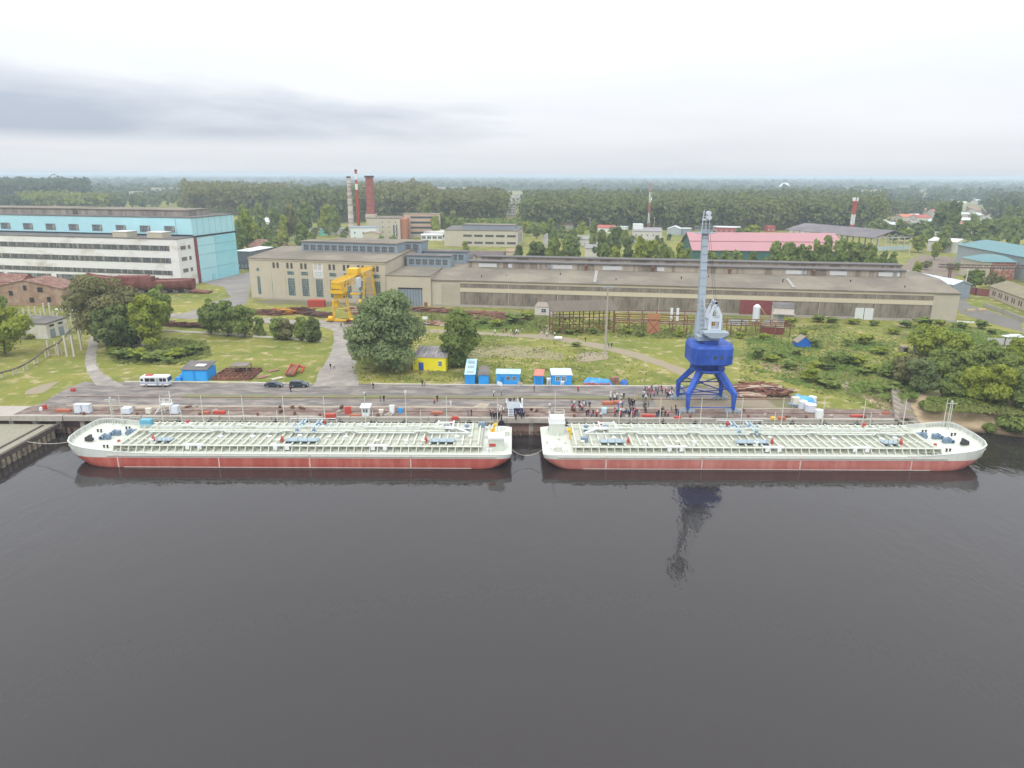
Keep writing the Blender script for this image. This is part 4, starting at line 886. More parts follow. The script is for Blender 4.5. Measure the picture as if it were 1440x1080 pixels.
hut('blue_bin', 'low blue bin just left of the double garage', 'bin', (253, 535), (258, 535), 1.2, 1.3, CYAN, CYAN, rise=.1, ov=.03, door=(.5, .5, .8), doorm=M('mid_blue', (.02, .22, .55)))
# kiosks and boxes on the quay edge
h, W = hut('kiosk', 'white kiosk with glazed upper half on the red quay strip', 'kiosk', (509, 586), (519, 586), 1.8, 2.1, WHITE, WHITE, rise=.2, ov=.35, wins=[(.5, 1.0, 1.1, .8)], winm=GREYM)
PANEL = M('pale_grey_cabinet', (.62, .66, .72), .06, 1, .5)
for px, ww, hh_, lab in ((105, 1.6, 2.1, 'pale grey cabinet on the quay, left one of the pair by the left barge bow'), (116, 1.6, 2.1, 'pale grey cabinet on the quay, right one of the pair by the left barge bow'), (171, 1.9, 1.4, 'wide grey tank box on legs on the quay behind the left barge bow'), (205, 1.1, 1.3, 'small cream cabinet on the quay left of the white steel trestle'), (241, 1.5, 1.9, 'pale grey cabinet on the quay right of the white steel trestle'), (548, 1.0, 2.0, 'tall thin white cabinet on the quay right of the white kiosk'), (533, .9, 1.0, 'small beige box on the quay between the white kiosk and tall cabinet'), (846, 1.1, 1.4, 'pale blue cabinet among the people on the right part of the quay')):
    x, y = G(px, 583 if px not in (105, 116) else 582); t_ = thing('cabinet', lab, 'cabinet', (x, y, 0))
    cm = M('cream_cabinet', (.62, .60, .5), .08, 1) if px in (205, 533) else (WHITE if px == 548 else (M('light_blue_cabinet', (.45, .6, .68), .1, 1) if px == 846 else PANEL))
    MB().box(0, ww, 0, ww*.8, .15, hh_).build('body', cm, t_); MB().box(-.05, ww+.05, -.05, ww*.8+.05, hh_, hh_+.06).build('lid', cm, t_)
    MB().box(.1, ww-.1, -.03, 0, .3, hh_-.2).build('door', cm, t_); m = MB()
    for a in (.05, ww-.15):
        for b in (.05, ww*.8-.15): m.box(a, a+.1, b, b+.1, 0, .15)
    m.build('feet', DARK, t_)
# white steel trestle on the quay
x, y = G(228, 583); t_ = thing('trestle', 'white steel trestle stand with ladder behind the left barge', 'trestle', (x, y, 0)); m = MB()
for a in (0, 1.9): m.beam((a, 0, 0), (a, 0, 3.2), .15); m.beam((a, 1.2, 0), (a, 1.2, 3.2), .15)
m.build('frame', WHITE, t_); m = MB(); m.beam((-1.7, 0, 0), (0, 0, 2.5), .14); m.beam((-1.7, 1.2, 0), (0, 1.2, 2.5), .14)
for k in range(1, 6): m.beam((-1.7+.3*k, 0, .42*k), (-1.7+.3*k, 1.2, .42*k), .08)
m.build('ladder', WHITE, t_); MB().box(-.2, 2.2, -.1, 1.3, 2.2, 2.35).build('platform', WHITE, t_)
m = MB()
for a in (-.1, 1, 2.1): m.beam((a, -.1, 2.3), (a, -.1, 3.9), .08)
m.beam((-.1, -.1, 3.9), (2.1, -.1, 3.9), .08); m.beam((-.1, -.1, 3.1), (2.1, -.1, 3.1), .08); m.cyl((2.0, .5, 3.2), (2.0, .5, 5.3), .09, 6); m.build('rail', WHITE, t_)
# small hut white/blue on the slope, tarp huts
h, W = hut('blue_hut', 'little hut with a steep grey roof over a blue base in the rough grass', 'hut', (1121, 489), (1141, 489), 3.5, 1.6, M('deep_blue_planks', (.02, .13, .5), .15, 1), WOODG, kind='gy', rise=1.9, ov=.2)
h, W = hut('white_store', 'whitewashed little building with lean-to roof against the long hall', 'building', (1086, 454), (1115, 455.5), 7, 5.6, M('whitewash', (.62, .58, .54), .1, .5, .9, col2=(.5, .42, .36), amt=.7), ROOFD, rise=1.0, door=(.4, 2.0, 3.2), doorm=GREYM)
MB().box(-.3, W+.3, -1.6, 0, 3.4, 3.7).build('canopy', CONC, h)
h, W = hut('low_red_shed', 'low dark red shed in front of the whitewashed building', 'shed', (1070, 469), (1101, 471), 5.5, 2.4, M('oxide_red_boards', (.20, .065, .05), .2, .5, .9), M('mossy_roof', (.25, .24, .16), .2, .6, .95), rise=.25)
h, W = hut('gatehouse', 'small white-walled hut with one window left of the roofed rack', 'hut', (752, 442.5), (777, 444), 5, 3.1, M('whitewash', (.62, .58, .54)), WOODG, rise=1.0, wins=[(.5, 1.0, 2.0, 1.6)])
# tiny ruin by the big trees at left
h, W = hut('pump_hut', 'tiny cream hut with a square hole half hidden by the yellow-green tree', 'hut', (186, 488), (199, 488.5), 2.5, 3.2, M('cream_old_wall', (.52, .47, .36), .15, .8), ROOFD, rise=.2)
MB().box(W*.3, W*.62, -.04, 0, 1.0, 2.1).build('opening', DARK, h)
# ============================================================ ROOFED RACK AND STEEL TRESTLE FRAMES
o, an, W = frame((777, 470), (862, 468)); rk = thing('roofed_rack', 'long open rack under a brown corrugated roof, left of the floodlight mast', 'shelter', (*o, 0), an)
m = MB(); m.xprism([(-1.5, 8.0), (7, 10.2), (7, 10.35), (-1.5, 8.15)], -1, W+1); m.build('roof', M('brown_sheet_roof', (.135, .115, .09), .2, .3, .9, stretch=(4, .3, 1)), rk)
for k in range(7):
    m = MB(); m.beam((k*W/6, 0, 0), (k*W/6, 0, 8), .3); m.beam((k*W/6, 6, 0), (k*W/6, 6, 9.8), .3); m.beam((k*W/6, 0, 3.6), (k*W/6, 6, 3.6), .2); m.build('post', RUST, rk)
m = MB()
for z in (2.0, 5.6): m.beam((0, 0, z), (W, 0, z), .2); m.beam((0, 6, z), (W, 6, z), .2)
m.build('rail', RUST, rk)
o, an, W = frame((864, 468), (1110, 474)); fr = thing('steel_trestle', 'row of rusty open steel frames with orange doors in front of the hall', 'frame', (*o, 0), an)
for k in range(13):
    m = MB(); x = k*W/12; m.beam((x, 0, 0), (x, 0, 6.6 if k < 6 else 4.6), .32); m.beam((x, 7, 0), (x, 7, 6.8 if k < 8 else 4.2), .28); m.beam((x, 0, 4.4), (x, 7, 4.4), .2); m.build('post', RUST, fr)
m = MB()
for yy in (0, 7):
    for z in (4.4, 3.6): m.beam((0, yy, z), (W, yy, z), .28)
m.beam((0, 0, 6.6), (W*.42, 0, 6.6), .35); m.beam((0, 7, 6.7), (W*.5, 7, 6.7), .3)
for k in range(12): m.beam((k*W/12, 0, 3.6), ((k+.5)*W/12, 0, 4.4), .12); m.beam(((k+.5)*W/12, 0, 4.4), ((k+1)*W/12, 0, 3.6), .12)
m.build('rail', RUST, fr)
m = MB(); m.box(W*.19, W*.26, -.2, .1, 0, 7.0); dd = m.build('orange_door', M('rust_orange_sheet', (.42, .19, .10), .15, .5, .9), fr)
m = MB(); m.beam((W*.19, -.25, 0), (W*.26, -.25, 4.8), .2); m.beam((W*.26, -.25, 0), (W*.19, -.25, 4.8), .2); m.beam((W*.19, -.25, 4.9), (W*.26, -.25, 4.9), .25); m.build('door_brace', RUST, dd)
m = MB(); m.box(W*.33, W*.345, 6, 6.4, 3.5, 8); m.box(W*.365, W*.38, 6, 6.4, 3.5, 8); m.build('white_panel', WHITE, fr)
def ycan(px, py, zt, label):
    x, y = G(px, py); t_ = thing('yellow_tank', label, 'tank', (x, y, 0)); MB().cyl((0, 0, 3.0), (0, 0, zt), .6, 10, .75).build('body', M('yellow_paint', (.8, .5, .03)), t_); MB().cyl((0, 0, zt), (0, 0, zt+.8), .75, 10, .15).build('cap', M('yellow_paint', (.8, .5, .03)), t_); MB().cyl((0, 0, 0), (0, 0, 3), .2, 8).build('stem', M('yellow_paint', (.8, .5, .03)), t_)
ycan(981, 452, 6.5, 'thick yellow tank on a stem beside the crane jib foot'); 
x, y = G(1062, 458); t_ = thing('silo', 'grey cylindrical silo with a sagging yellow tarp in front of the red wall panel', 'silo', (x, y, 0)); MB().cyl((0, 0, 1.5), (0, 0, 7), 1.3, 14).build('body', PANEL, t_); MB().cyl((0, 0, 7), (0, 0, 7.8), 1.3, 14, .5).build('lid', WHITE, t_)
m = MB(); m.beam((1.2, -1, 6.6), (3.6, -1.2, 3.4), 1.8, .15); m.build('tarp', M('dull_yellow_tarp', (.45, .42, .12), .2, 1), t_); m = MB()
for a in range(4): m.beam((1.1*math.cos(a*1.57), 1.1*math.sin(a*1.57), 0), (1.1*math.cos(a*1.57), 1.1*math.sin(a*1.57), 1.6), .15)
m.build('legs', RUST, t_)
for px0, px1, py, lab in ((1022, 1052, 458, 'pale blue corrugated fence panel left of the silo'), (1073, 1087, 458, 'pale blue corrugated fence panel right of the silo')):
    o, an, W = frame((px0, py), (px1, py)); t_ = thing('fence_panel', lab, 'fence', (*o, 0), an); MB().box(0, W, 0, .1, .3, 2.4).build('panel', M('pale_blue_fence', (.38, .48, .52), .15, .5), t_); m = MB()
    for k in range(5): m.box(W*k/4-.06, W*k/4+.06, .1, .25, 0, 2.5)
    m.build('posts', RUST, t_)
# ============================================================ LEFT RUINS AND YARD
def bld(name, label, cat, a, b, D, Hh, wm, rm, kind='gx', rise=2.0, wins=None, world=False, group=None, wsz=(1.2, 1.5), z0=1.0, floors=1, fh=3.0, fm=None, gl=None, ov=.4):
    o, an, W = frame(a, b, world); t_ = thing(name, label, cat, (*o, 0), an, group)
    MB().box(0, W, 0, D, -1, Hh).build('wall', wm, t_)
    if kind == 'flat': flat(t_, W, D, Hh, rm, ov, .3, tilt=rise)
    else:
        r_, g_ = gable(t_, W, D, Hh, rise, rm, ov, 'x' if kind == 'gx' else 'y'); g_.build('gable_wall', wm, t_)
    if wins:
        for f in range(floors):
            for k in range(wins): window(t_, W*(k+.5)/wins, z0+f*fh, wsz[0], wsz[1], 2, 2, 0, 'f', fm or WHITE, gl or GLASS, .14)
    return t_, W
RROOF = M('rusty_tile_roof', (.19, .085, .06), .35, .5, .9, col2=(.26, .19, .15), amt=.8)
bld('brick_ruin', 'derelict red brick building with beige pillars at the left edge, nearest the hangar', 'ruin', (-248, 315), (-214, 309), 9, 6.4, BRICK, RROOF, 'gx', 3.0, 7, True, fm=BEIGE, gl=DARK, wsz=(2.6, 2.6), z0=3.5)
t_, W = bld('brick_ruin', 'roofless-looking brown brick house with gable towards the substation', 'ruin', (-214, 289), (-184, 289.5), 15, 6.8, BRICKP, RROOF, 'gy', 3.4, None, True)
for x, z, ww in ((9, 4, 1.6), (15, 6.2, 1.4), (21, 5.4, 2.2), (5, 1.5, 1.8), (17, 1.2, 1.8), (24, 1.5, 1.6)): MB().box(x-ww/2, x+ww/2, -.06, 0, z, z+2).build('opening', DARK, t_)
t_, W = bld('brick_ruin', 'low brick outbuilding with rusty roof right of the gabled ruin', 'ruin', (-186, 296), (-168, 297), 9, 3.4, BRICK, RROOF, 'gx', 1.8, None, True)
for x in (4, 9, 14): MB().box(x-.6, x+.6, -.06, 0, .8, 2.4).build('opening', DARK, t_)
t_, W = bld('brick_ruin', 'fallen brick shed with rust-red roof at the far left edge', 'ruin', (-232, 300), (-214, 298), 10, 4.6, BRICK, RROOF, 'gx', 2.4, None, True)
for x in (4, 10): MB().box(x-.8, x+.8, -.06, 0, 1, 3).build('opening', DARK, t_)
# substation
sub = thing('substation', 'whitewashed transformer building with flat dark roof at the left', 'substation', (-164.3, 229, 0), math.atan2(-1.5, 12.2))
WW = M('grimy_whitewash', (.66, .64, .57), .1, .4, .9, col2=(.42, .38, .32), amt=.7)
MB().box(0, 12.4, 0, 9.5, -.5, 4.9).build('wall', WW, sub); flat(sub, 12.4, 9.5, 4.9, ROOFD, .25, .3, tilt=.5)
for x in (4.2,): MB().box(x-.9, x+.9, -.05, 0, 3.2, 4.0).build('vent', DARK, sub)
for y in (2.3, 6.2):
    d_ = MB().box(12.4, 12.46, y-.9, y+1.3, 0, 2.9).build('door', GREYB, sub); MB().box(12.41, 12.48, y-.8, y+1.2, 3.8, 4.4).build('louvre', DARK, sub)
PC = M('pale_concrete_post', (.52, .49, .42), .12, .5, .9)
def post(xb, yb, xt, yt, label, group=None, w=.45, name='concrete_post'):
    x, y = G(xb, yb); z = GY(xt, yt, y)[2]; t_ = MB(); t_.box(-w/2, w/2, -w/2, w/2, -.3, z); t_.box(-w*.8, w*.8, -w*.8, w*.8, -.3, .1); o = t_.build(name, PC, None, (x, y, 0)); tag(o, label, 'post', group); return x, y, z
for (xb, yb, xt, yt) in ((28, 450, 24, 435), (35, 449, 32, 434), (43, 447, 40, 432), (51, 446, 47, 431), (58.5, 447, 56, 436), (64, 447, 60, 426), (72, 447, 68, 426), (76, 448, 74, 438), (82, 449, 79, 440)):
    post(xb, yb, xt, yt, 'weathered concrete post standing in the row right behind the white transformer building', 'posts behind the transformer building')
tops = []
for i, (xb, yb, xt, yt) in enumerate(((94.5, 501, 88, 472), (104.5, 501, 98, 472), (115, 492, 109.7, 464.5), (69.5, 499, 65.5, 479), (80, 498, 75.7, 480))):
    tops.append(post(xb, yb, xt, yt, 'pale tall concrete post in the open grass between the substation and the curved path', 'tall posts on the grass by the curved path'))
a, b = G(102, 463), G(107.6, 461); t_ = thing('pipe_gantry', 'white T-shaped pipe gantry on two posts behind the substation', 'gantry', (*a, 0))
m = MB(); m.beam((0, 0, 0), (0, 0, 6.3), .45); m.build('post', PC, t_); m = MB(); m.beam((b[0]-a[0], b[1]-a[1], 0), (b[0]-a[0], b[1]-a[1], 6.3), .45); m.build('post', PC, t_)
m = MB(); m.beam((-6.5, 3, 6.5), (.2, 1, 6.5), 1.1, .35); m.beam((.2, 1, 6.5), (4.6, 0, 6.5), 1.1, .35); m.build('beam', WHITE, t_)
# pipe trestle winding down the grass
t_ = thing('pipeline_trestle', 'dark sagging pipeline on short pale trestles crossing the grass at the left edge', 'pipeline', (*G(40, 520), 0)); o = Vector((*G(40, 520), 0))
pp = [(-25, 545), (0, 533), (20, 528), (35, 521), (50, 512), (66, 502), (84, 500), (100, 484), (112, 474), (126, 463)]
zz_ = [1.6, 1.6, 1.6, 1.6, 1.7, 2.4, 3.6, 4.2, 4.2, 3.0]
P3 = [Vector((*G(x, y+0), z))-o for (x, y), z in zip(pp, zz_)]
m = MB()
for p, q_ in zip(P3, P3[1:]): m.cyl(p, q_, .22, 6); m.cyl(p+Vector((0, .8, .1)), q_+Vector((0, .8, .1)), .16, 6)
m.build('pipe', M('dark_lagging', (.12, .10, .08), .3, 1), t_)
for p in P3[:-1]:
    m = MB(); m.beam((p.x-.1, p.y-.3, 0), (p.x-.1, p.y-.3, p.z), .3); m.beam((p.x, p.y+1.1, 0), (p.x, p.y+1.1, p.z), .3); m.beam((p.x, p.y-.5, p.z-.2), (p.x, p.y+1.3, p.z-.2), .25); m.build('support', PC, t_)
# white kerbs
def kerb(pts, label, w=.35, h_=.22, mat=None, name='kerb', cat='kerb', structure=True):
    m = MB(); P_ = [Vector((*G(*p), h_/2)) for p in pts]
    for p, q_ in zip(P_, P_[1:]): m.beam(p, q_, w, h_)
    o = m.build(name, mat or M('white_kerb', (.62, .60, .54), .12, .5, .9, col2=(.4, .38, .32), amt=.6), None)
    if structure: tag(o, kind='structure')
    else: tag(o, label, cat)
kerb([(176, 537), (300, 537.5), (425, 540)], ''); kerb([(522, 540), (650, 541.5), (800, 543), (960, 543.5)], '')
kerb([(231, 466), (290, 469), (344, 473)], 'long white heating pipe lying low on the grass left of the row of small trees', .5, .5, None, 'heating_pipe', 'pipe', False)
kerb([(356, 474), (400, 476), (452, 481)], 'white low pipe in the grass in front of the row of small trees', .5, .5, None, 'heating_pipe', 'pipe', False)
# ============================================================ RUSTY HULL ON THE SLIP
bt = thing('ship_hull', 'rusty unfinished ship hull lying on blocks before the hangar', 'ship hull', (-168, 324, 0), .06)
m = MB(); S = []
n_ = 14
for i in range(n_+1):
    t = i/n_; x = -23+45*t; top = 9.3-3.6*min(1, t*2.4)**.6+.6*max(0, t-.75)*2; b_ = 4.6*min(1, (t*3.2+.02))**.6*(1 if t < .85 else 1-(t-.85)*2.4); kz = 1.3+5.5*max(0, .22-t)/.22*.9
    S.append([(x-(2.2*(1-min(1, t*4))), -b_, top), (x, -b_*.98, kz+(top-kz)*.45), (x, -b_*.6, kz+.3), (x, 0, kz), (x, b_*.6, kz+.3), (x, b_*.98, kz+(top-kz)*.45), (x-(2.2*(1-min(1, t*4))), b_, top)])
for r_ in S: m.v += r_
for i in range(n_):
    for k in range(6): m.f.append((i*7+k, i*7+k+1, (i+1)*7+k+1, (i+1)*7+k)); m.mi.append(0); m.sm.append(True)
m.f.append(tuple(n_*7+k for k in range(7))); m.mi.append(0); m.sm.append(False)
HR = M('rusty_hull', (.17, .055, .045), .25, .35, .85, col2=(.25, .11, .09), amt=.7, stretch=(1, 1, .4))
m.build('hull', HR, bt)
m = MB()
for i in range(n_):
    a, b = S[i], S[i+1]; m.add([(a[0][0], a[0][1], a[0][2]-.6), (a[6][0], a[6][1], a[6][2]-.6), (b[6][0], b[6][1], b[6][2]-.6), (b[0][0], b[0][1], b[0][2]-.6)], [(0, 1, 2, 3)])
m.build('deck', M('rust_deck', (.20, .09, .07), .3, .5, .9), bt)
m = MB(); m.box(-14, 4, -3.0, 3.0, 5.3, 7.2); m.box(-12, 2, -2.6, 2.6, 7.2, 7.6); m.build('coaming', HR, bt)
m = MB()
for k in range(8): m.box(-16+5*k, -14+5*k, -3.5, 3.5, 0, 1.5)
m.build('keel_blocks', M('slip_blocks', (.12, .10, .09), .3, 1), bt)
m = MB(); m.beam((22, -2, 1.2), (30, -3, .4), 5, .7); m.build('slip_ramp', RUST, bt)
x, y = G(176, 410); t_, W = hut('portal_shelter', 'grey concrete portal with white lintel in front of the rusty ship hull', 'shelter', (172, 412), (185, 413), 3, 5.0, M('old_concrete', (.33, .30, .26), .2, .6), WHITE, rise=.2, ov=.5)
# ============================================================ BUILDING B, LOW ROOFS AND OFFICES BEHIND
t_, W = bld('works_building', 'beige two-storey workshop with dark roof lantern behind the long hall', 'building', (-52.2, 553), (4.0, 546.5), 36, 12.0, BEIGE2, ROOFD, 'flat', .8, None, True)
lantern(t_, 13, 53, 10, 24, 12, 15.4, 0, None, M('dull_blue_monitor', (.24, .27, .31), .15, .4))
for k in range(5): window(t_, 18+k*8.4, 7.2, 6.6, 1.7, 7, 1, 0, 'f', M('brown_frame', (.2, .15, .12)), GLASS, .16)
for k in range(5): window(t_, 18+k*8.4, 2.0, 6.6, 1.7, 7, 1, 0, 'f', M('brown_frame', (.2, .15, .12)), GLASS, .16)
for k in range(3): window(t_, 6+k*9, 2.5, 4, 7, 4, 6, W, 'r', GREYM, GLD2, .16)
MB().box(W-.2, W+.1, -.1, 36, 11.6, 12).build('cornice', BRICK, t_)
bld('white_annexe', 'low white building with flat pale roof beside the beige two-storey workshop', 'building', (596, 336), (627, 338.5), 18, 6.2, WHITE, M('pale_flat_roof', (.55, .53, .47), .1, .3), 'flat', .6, 5, fm=GREYM, wsz=(2.2, 2.2), z0=2.6)
bld('dark_roofed_shed', 'long low shed with very dark roof behind the hall lanterns, left one', 'shed', (-62, 420), (-24, 415), 18, 5.0, BEIGE, M('very_dark_roof', (.08, .07, .068), .2, .3, .9), 'gx', 2.0, 4, True, fm=WHITE)
bld('dark_roofed_shed', 'low beige shed with chocolate brown roof in front of the beige two-storey workshop', 'shed', (-30, 430), (-5.5, 428), 22, 5.2, BEIGE, M('chocolate_roof', (.13, .10, .095), .2, .3, .9), 'gx', 2.4, 6, True, fm=BRICKP)
bld('beige_block', 'small plain beige block at the end of the chocolate-roofed shed', 'building', (-4, 431), (4.5, 430.5), 14, 8.3, BEIGE, BRICKP, 'flat', .2, 2, True, fm=BRICKP, z0=4)
# admin complex
ad = thing('office_block', 'beige four-storey works office with banded rear wing near the chimneys', 'office block', (-119, 592, 0), .05)
MB().box(0, 27, 0, 30, -1, 18.2).build('wall', BEIGE, ad); flat(ad, 27, 30, 18.2, ROOFG, .3, .4)
MB().box(-1.5, 6, 6, 20, 17, 21).build('roof_house', BEIGE, ad)
for f in range(4):
    for k in range(3): window(ad, 13+k*5.2, 2.4+4.0*f, 1.4, 1.8, 2, 2, 0, 'f', WHITE, GLASS, .14)
for k in range(2): window(ad, 22+k*2.2, 3, 1.3, 10, 1, 6, 0, 'f', GREYM, GLASS, .14)
MB().box(27, 31.5, 4, 30, -1, 17.5).build('brick_stair_tower', M('orange_brick', (.42, .18, .11), .15, .4, .9), ad)
MB().box(27, 58, 30, 44, -1, 20).build('rear_wing', BEIGE, ad)
for f in range(4): window(ad, 45, 3.5+4.3*f, 24, 1.8, 16, 1, 30, 'f', M('band_frame', (.35, .33, .3)), GLASS, .2, 'window_band')
for f in range(4): MB().box(30.5, 58.1, 29.8, 30, 5.5+4.3*f, 7.4+4.3*f).build('spandrel', M('salmon_panel', (.50, .36, .27), .12, .5, .9), ad)
flat(ad, 31, 14, 20, ROOFG, .3, .4, x0=27, y0=30)
bld('white_house', 'small white three-storey block right of the grey chimney foot', 'building', (-128.5, 574), (-108, 574), 12, 12.0, M('minty_white', (.64, .70, .67), .08, .5), GREYB, 'flat', .3, 3, True, wsz=(1.4, 1.8), floors=2, fh=4.2, z0=3)
bld('beige_shop', 'low beige shop in front of the works office', 'building', (-117, 566), (-104, 566), 8, 8, BEIGE, BRICKP, 'gy', 1.5, 2, True, wsz=(1.4, 1.6), z0=3)
bld('white_pavilion', 'white pavilion with glass band at the right foot of the works office', 'building', (-76, 600), (-58, 600), 10, 4.4, WHITE, WHITE, 'flat', .2, 4, True, wsz=(3.6, 2.2), z0=1.4)
# chimneys
def chimney(label, px, pt, y, h_, r0, r1, mat, bands=None, collar=False):
    x = GY(px, pt, y)[0]; t_ = thing('chimney', label, 'chimney', (x, y, 0))
    if bands:
        n = len(bands); zz = 0
        for i, (f0, f1, mm_) in enumerate(bands): MB().cyl((0, 0, h_*f0), (0, 0, h_*f1), r0+(r1-r0)*f0, 14, r0+(r1-r0)*f1, cap=True).build('band', mm_, t_)
    else: MB().cyl((0, 0, -1), (0, 0, h_), r0, 16, r1).build('stack', mat, t_)
    m = MB(); m.cyl((0, 0, h_-1.4), (0, 0, h_), r1*1.14 if not collar else r1*1.3, 16); m.build('collar', M('sooty_brick', (.09, .06, .05), .3, .6), t_)
    m = MB()
    for k in range(1, 9): m.cyl((0, 0, h_*k/9), (0, 0, h_*k/9+.35), (r0+(r1-r0)*k/9)*1.03, 16)
    if not bands: m.build('hoops', M('steel_hoop', (.2, .15, .13), .1, 1), t_)
chimney('slim grey-brown brick chimney, leftmost of the three chimneys', 490, 248, 590, 51, 2.7, 1.5, M('grey_white_brick', (.33, .24, .21), .3, .12, .9, col2=(.52, .48, .44), amt=.9, thr=(.4, .55), stretch=(.3, .3, 1.5)))
chimney('thin red and white banded steel chimney between the two brick chimneys', 500, 238, 600, 56.3, 1.45, .95, None, [(0, .72, REDP), (.72, .80, WHITE), (.80, .86, REDP), (.86, .94, WHITE), (.94, 1, REDP)])
chimney('thick dark red brick chimney with wide collar, rightmost of the three chimneys', 519, 248, 605, 51.5, 4.0, 3.1, M('chimney_brick', (.30, .10, .08), .2, .3, .9, col2=(.36, .15, .12), amt=.5), None, True)
# ============================================================ PINK HALL, CANOPY, MASTS
pk = thing('pink_roofed_hall', 'long dark green hall under a big pink two-step roof', 'hall', (115, 457, 0), -.045)
PG = M('dark_green_wall', (.05, .13, .11), .15, .3); PK = M('pink_metal_roof', (.42, .215, .225), .08, .1, .6, col2=(.36, .19, .20), amt=.6)
MB().box(0, 94, 0, 44, -1, 7).build('wall', PG, pk)
m = MB(); m.xprism([(-.8, 6.9), (10, 11.4), (10, 11.8), (22, 16.4), (34, 11.8), (44.8, 6.9), (44.8, 7.2), (22, 16.8), (10, 12.2), (10, 11.7), (-.8, 7.2)], -1.2, 95); m.build('roof', PK, pk)
MB().xprism([(0, 6.95), (22, 16.2), (44, 6.95)], 0, 94).build('gable_wall', PG, pk)
cn = thing('canopy_hall', 'open steel-framed hall with a big grey sheet roof behind the striped mast', 'canopy', (262, 527, 0), .36)
m = MB(); m.yprism([(-1, 9.3), (19, 14.2), (39, 9.3), (39, 9.7), (19, 14.6), (-1, 9.7)], -1, 90); m.build('roof', M('grey_mauve_roof', (.15, .135, .14), .15, .1, .8, col2=(.21, .19, .19), amt=.6), cn)
for k in range(7):
    for yy in (0, 30, 60, 88): MB().beam((k*6.3, yy, 0), (k*6.3, yy, 9.4), .6).build('column', M('pale_steel', (.5, .5, .48), .1, 1), cn)
m = MB()
for k in range(6): m.beam((k*6.3, 0, 9.4), (k*6.3+3.2, 0, 9.4+1.2*(3-abs(k-2.5))), .3); m.beam((k*6.3+3.2, 0, 9.4+1.2*(3-abs(k-2.5))), (k*6.3+6.3, 0, 9.4), .3)
m.beam((0, 0, 9.3), (38, 0, 9.3), .5); m.build('truss', M('pale_steel', (.5, .5, .48), .1, 1), cn)
m = MB(); m.box(0, 38, 0, .4, 0, 3.2); m.build('parapet', M('pale_teal_panel', (.42, .52, .52), .1, 1), cn)
def small(label, a, b, D, Hh, wm, rm, kind='gx', rise=2.2, wins=2, name='house', cat='house'):
    return bld(name, label, cat, a, b, D, Hh, wm, rm, kind, rise, wins, fm=WHITE)
PALEW = M('pale_wall', (.55, .53, .48), .12, .5, .9); REDR = M('red_metal_roof', (.38, .10, .08), .15, .5, .7); GRR = M('grey_slate_roof', (.27, .26, .26), .15, .4, .9); WHR = M('white_metal_roof', (.62, .65, .68), .1, .4, .6); TEALR = M('teal_metal_roof', (.115, .235, .245), .08, .15, .6)
small('white house with red hipped roof among trees left of the office with antenna', (838, 327), (861, 328), 14, 4.6, WHITE, REDR)
small('low white garage right of the red-roofed white house', (867, 325), (880, 325.5), 8, 4, WHITE, WHR, 'flat', .3)
t_, W = bld('office_building', 'pale two-storey office with grey roof and white tower below the antenna', 'office', (890, 341), (930, 341.5), 18, 9, PALEW, GRR, 'gx', 2.4, 5, wsz=(1.5, 1.8), floors=2, fh=4)
MB().box(0, 8, 4, 12, 9, 14.5).build('tower', WHITE, t_)
small('grey arched store right of the pale office', (938, 330), (958, 330.5), 14, 5, M('grey_blue_wall', (.4, .42, .45), .1, 1), WHR, 'gy', 2.6, 2, 'store', 'store')
small('small bright white kiosk left of the pink-roofed hall', (960, 331), (972, 331), 6, 6, GREYB, WHITE, 'flat', .2, 1, 'kiosk', 'kiosk')
small('long red-walled building behind the pink roof, beside the crane jib', (1003, 327), (1040, 328), 12, 5, M('red_wall', (.35, .1, .1), .1, 1), WHR, 'flat', .4, 5, 'store', 'store')
small('white house with pale roof between the pink hall and the canopy', (1120, 333), (1147, 333), 16, 5.5, PALEW, WHR, 'gx', 3)
small('small red-roofed building behind the pink hall', (1078, 326), (1090, 326), 8, 5, REDR, REDR, 'flat', .3, 2)
small('cream flat-roofed store right of the canopy hall', (1303, 353), (1343, 356), 22, 7.5, PALEW, M('cream_white_roof', (.62, .60, .55), .1, .4), 'gx', 1.8, 3, 'store', 'store')
small('white-roofed hall at the right edge with rust streaks', (1412, 333), (1455, 336), 22, 6.5, PALEW, M('rust_streaked_roof', (.60, .58, .56), .1, .3, .7, col2=(.5, .3, .2), amt=.8, thr=(.58, .66)), 'gx', 5, 4, 'hall', 'hall')
small('orange-roofed house beyond the canopy hall', (1268, 311), (1290, 311), 16, 5, PALEW, M('orange_roof', (.5, .18, .1), .12, 1), 'gx', 3)
small('dull red-roofed house right beside the orange-roofed one', (1289, 312), (1308, 312), 16, 5, PALEW, REDR, 'gx', 3)
small('white and pale blue roofed house in front of the dull red roof', (1302, 320), (1320, 321), 14, 5, M('teal_wall', (.15, .35, .36), .1, 1), M('pale_blue_metal', (.5, .6, .7), .1, 1), 'gx', 4)
small('pink-red roofed house rising behind the dark trees at right', (1314, 306), (1334, 306), 20, 7, PALEW, M('pink_roof', (.52, .16, .2), .1, 1), 'gx', 3.5)
small('little white-roofed house at the centre right behind the teal hall', (1350, 316), (1366, 316), 10, 5, BEIGE, WHR, 'gx', 2.5)
small('white-roofed dark house just below the little white-roofed one', (1350, 327), (1368, 327), 12, 5.5, M('dark_wall', (.12, .1, .09), .1, 1), WHR, 'gx', 2.5)
small('pale house with rusty roof in the far right gardens', (1372, 300), (1390, 300), 16, 4, PALEW, BRICKP, 'gx', 3)
small('long low rusty shed in the far right field', (1388, 303), (1418, 303), 12, 3.5, BRICKP, BRICKP, 'gx', 2)
small('white flat shed between trees right of the canopy hall', (1243, 325), (1262, 325), 10, 4, PALEW, WHR, 'flat', .4)
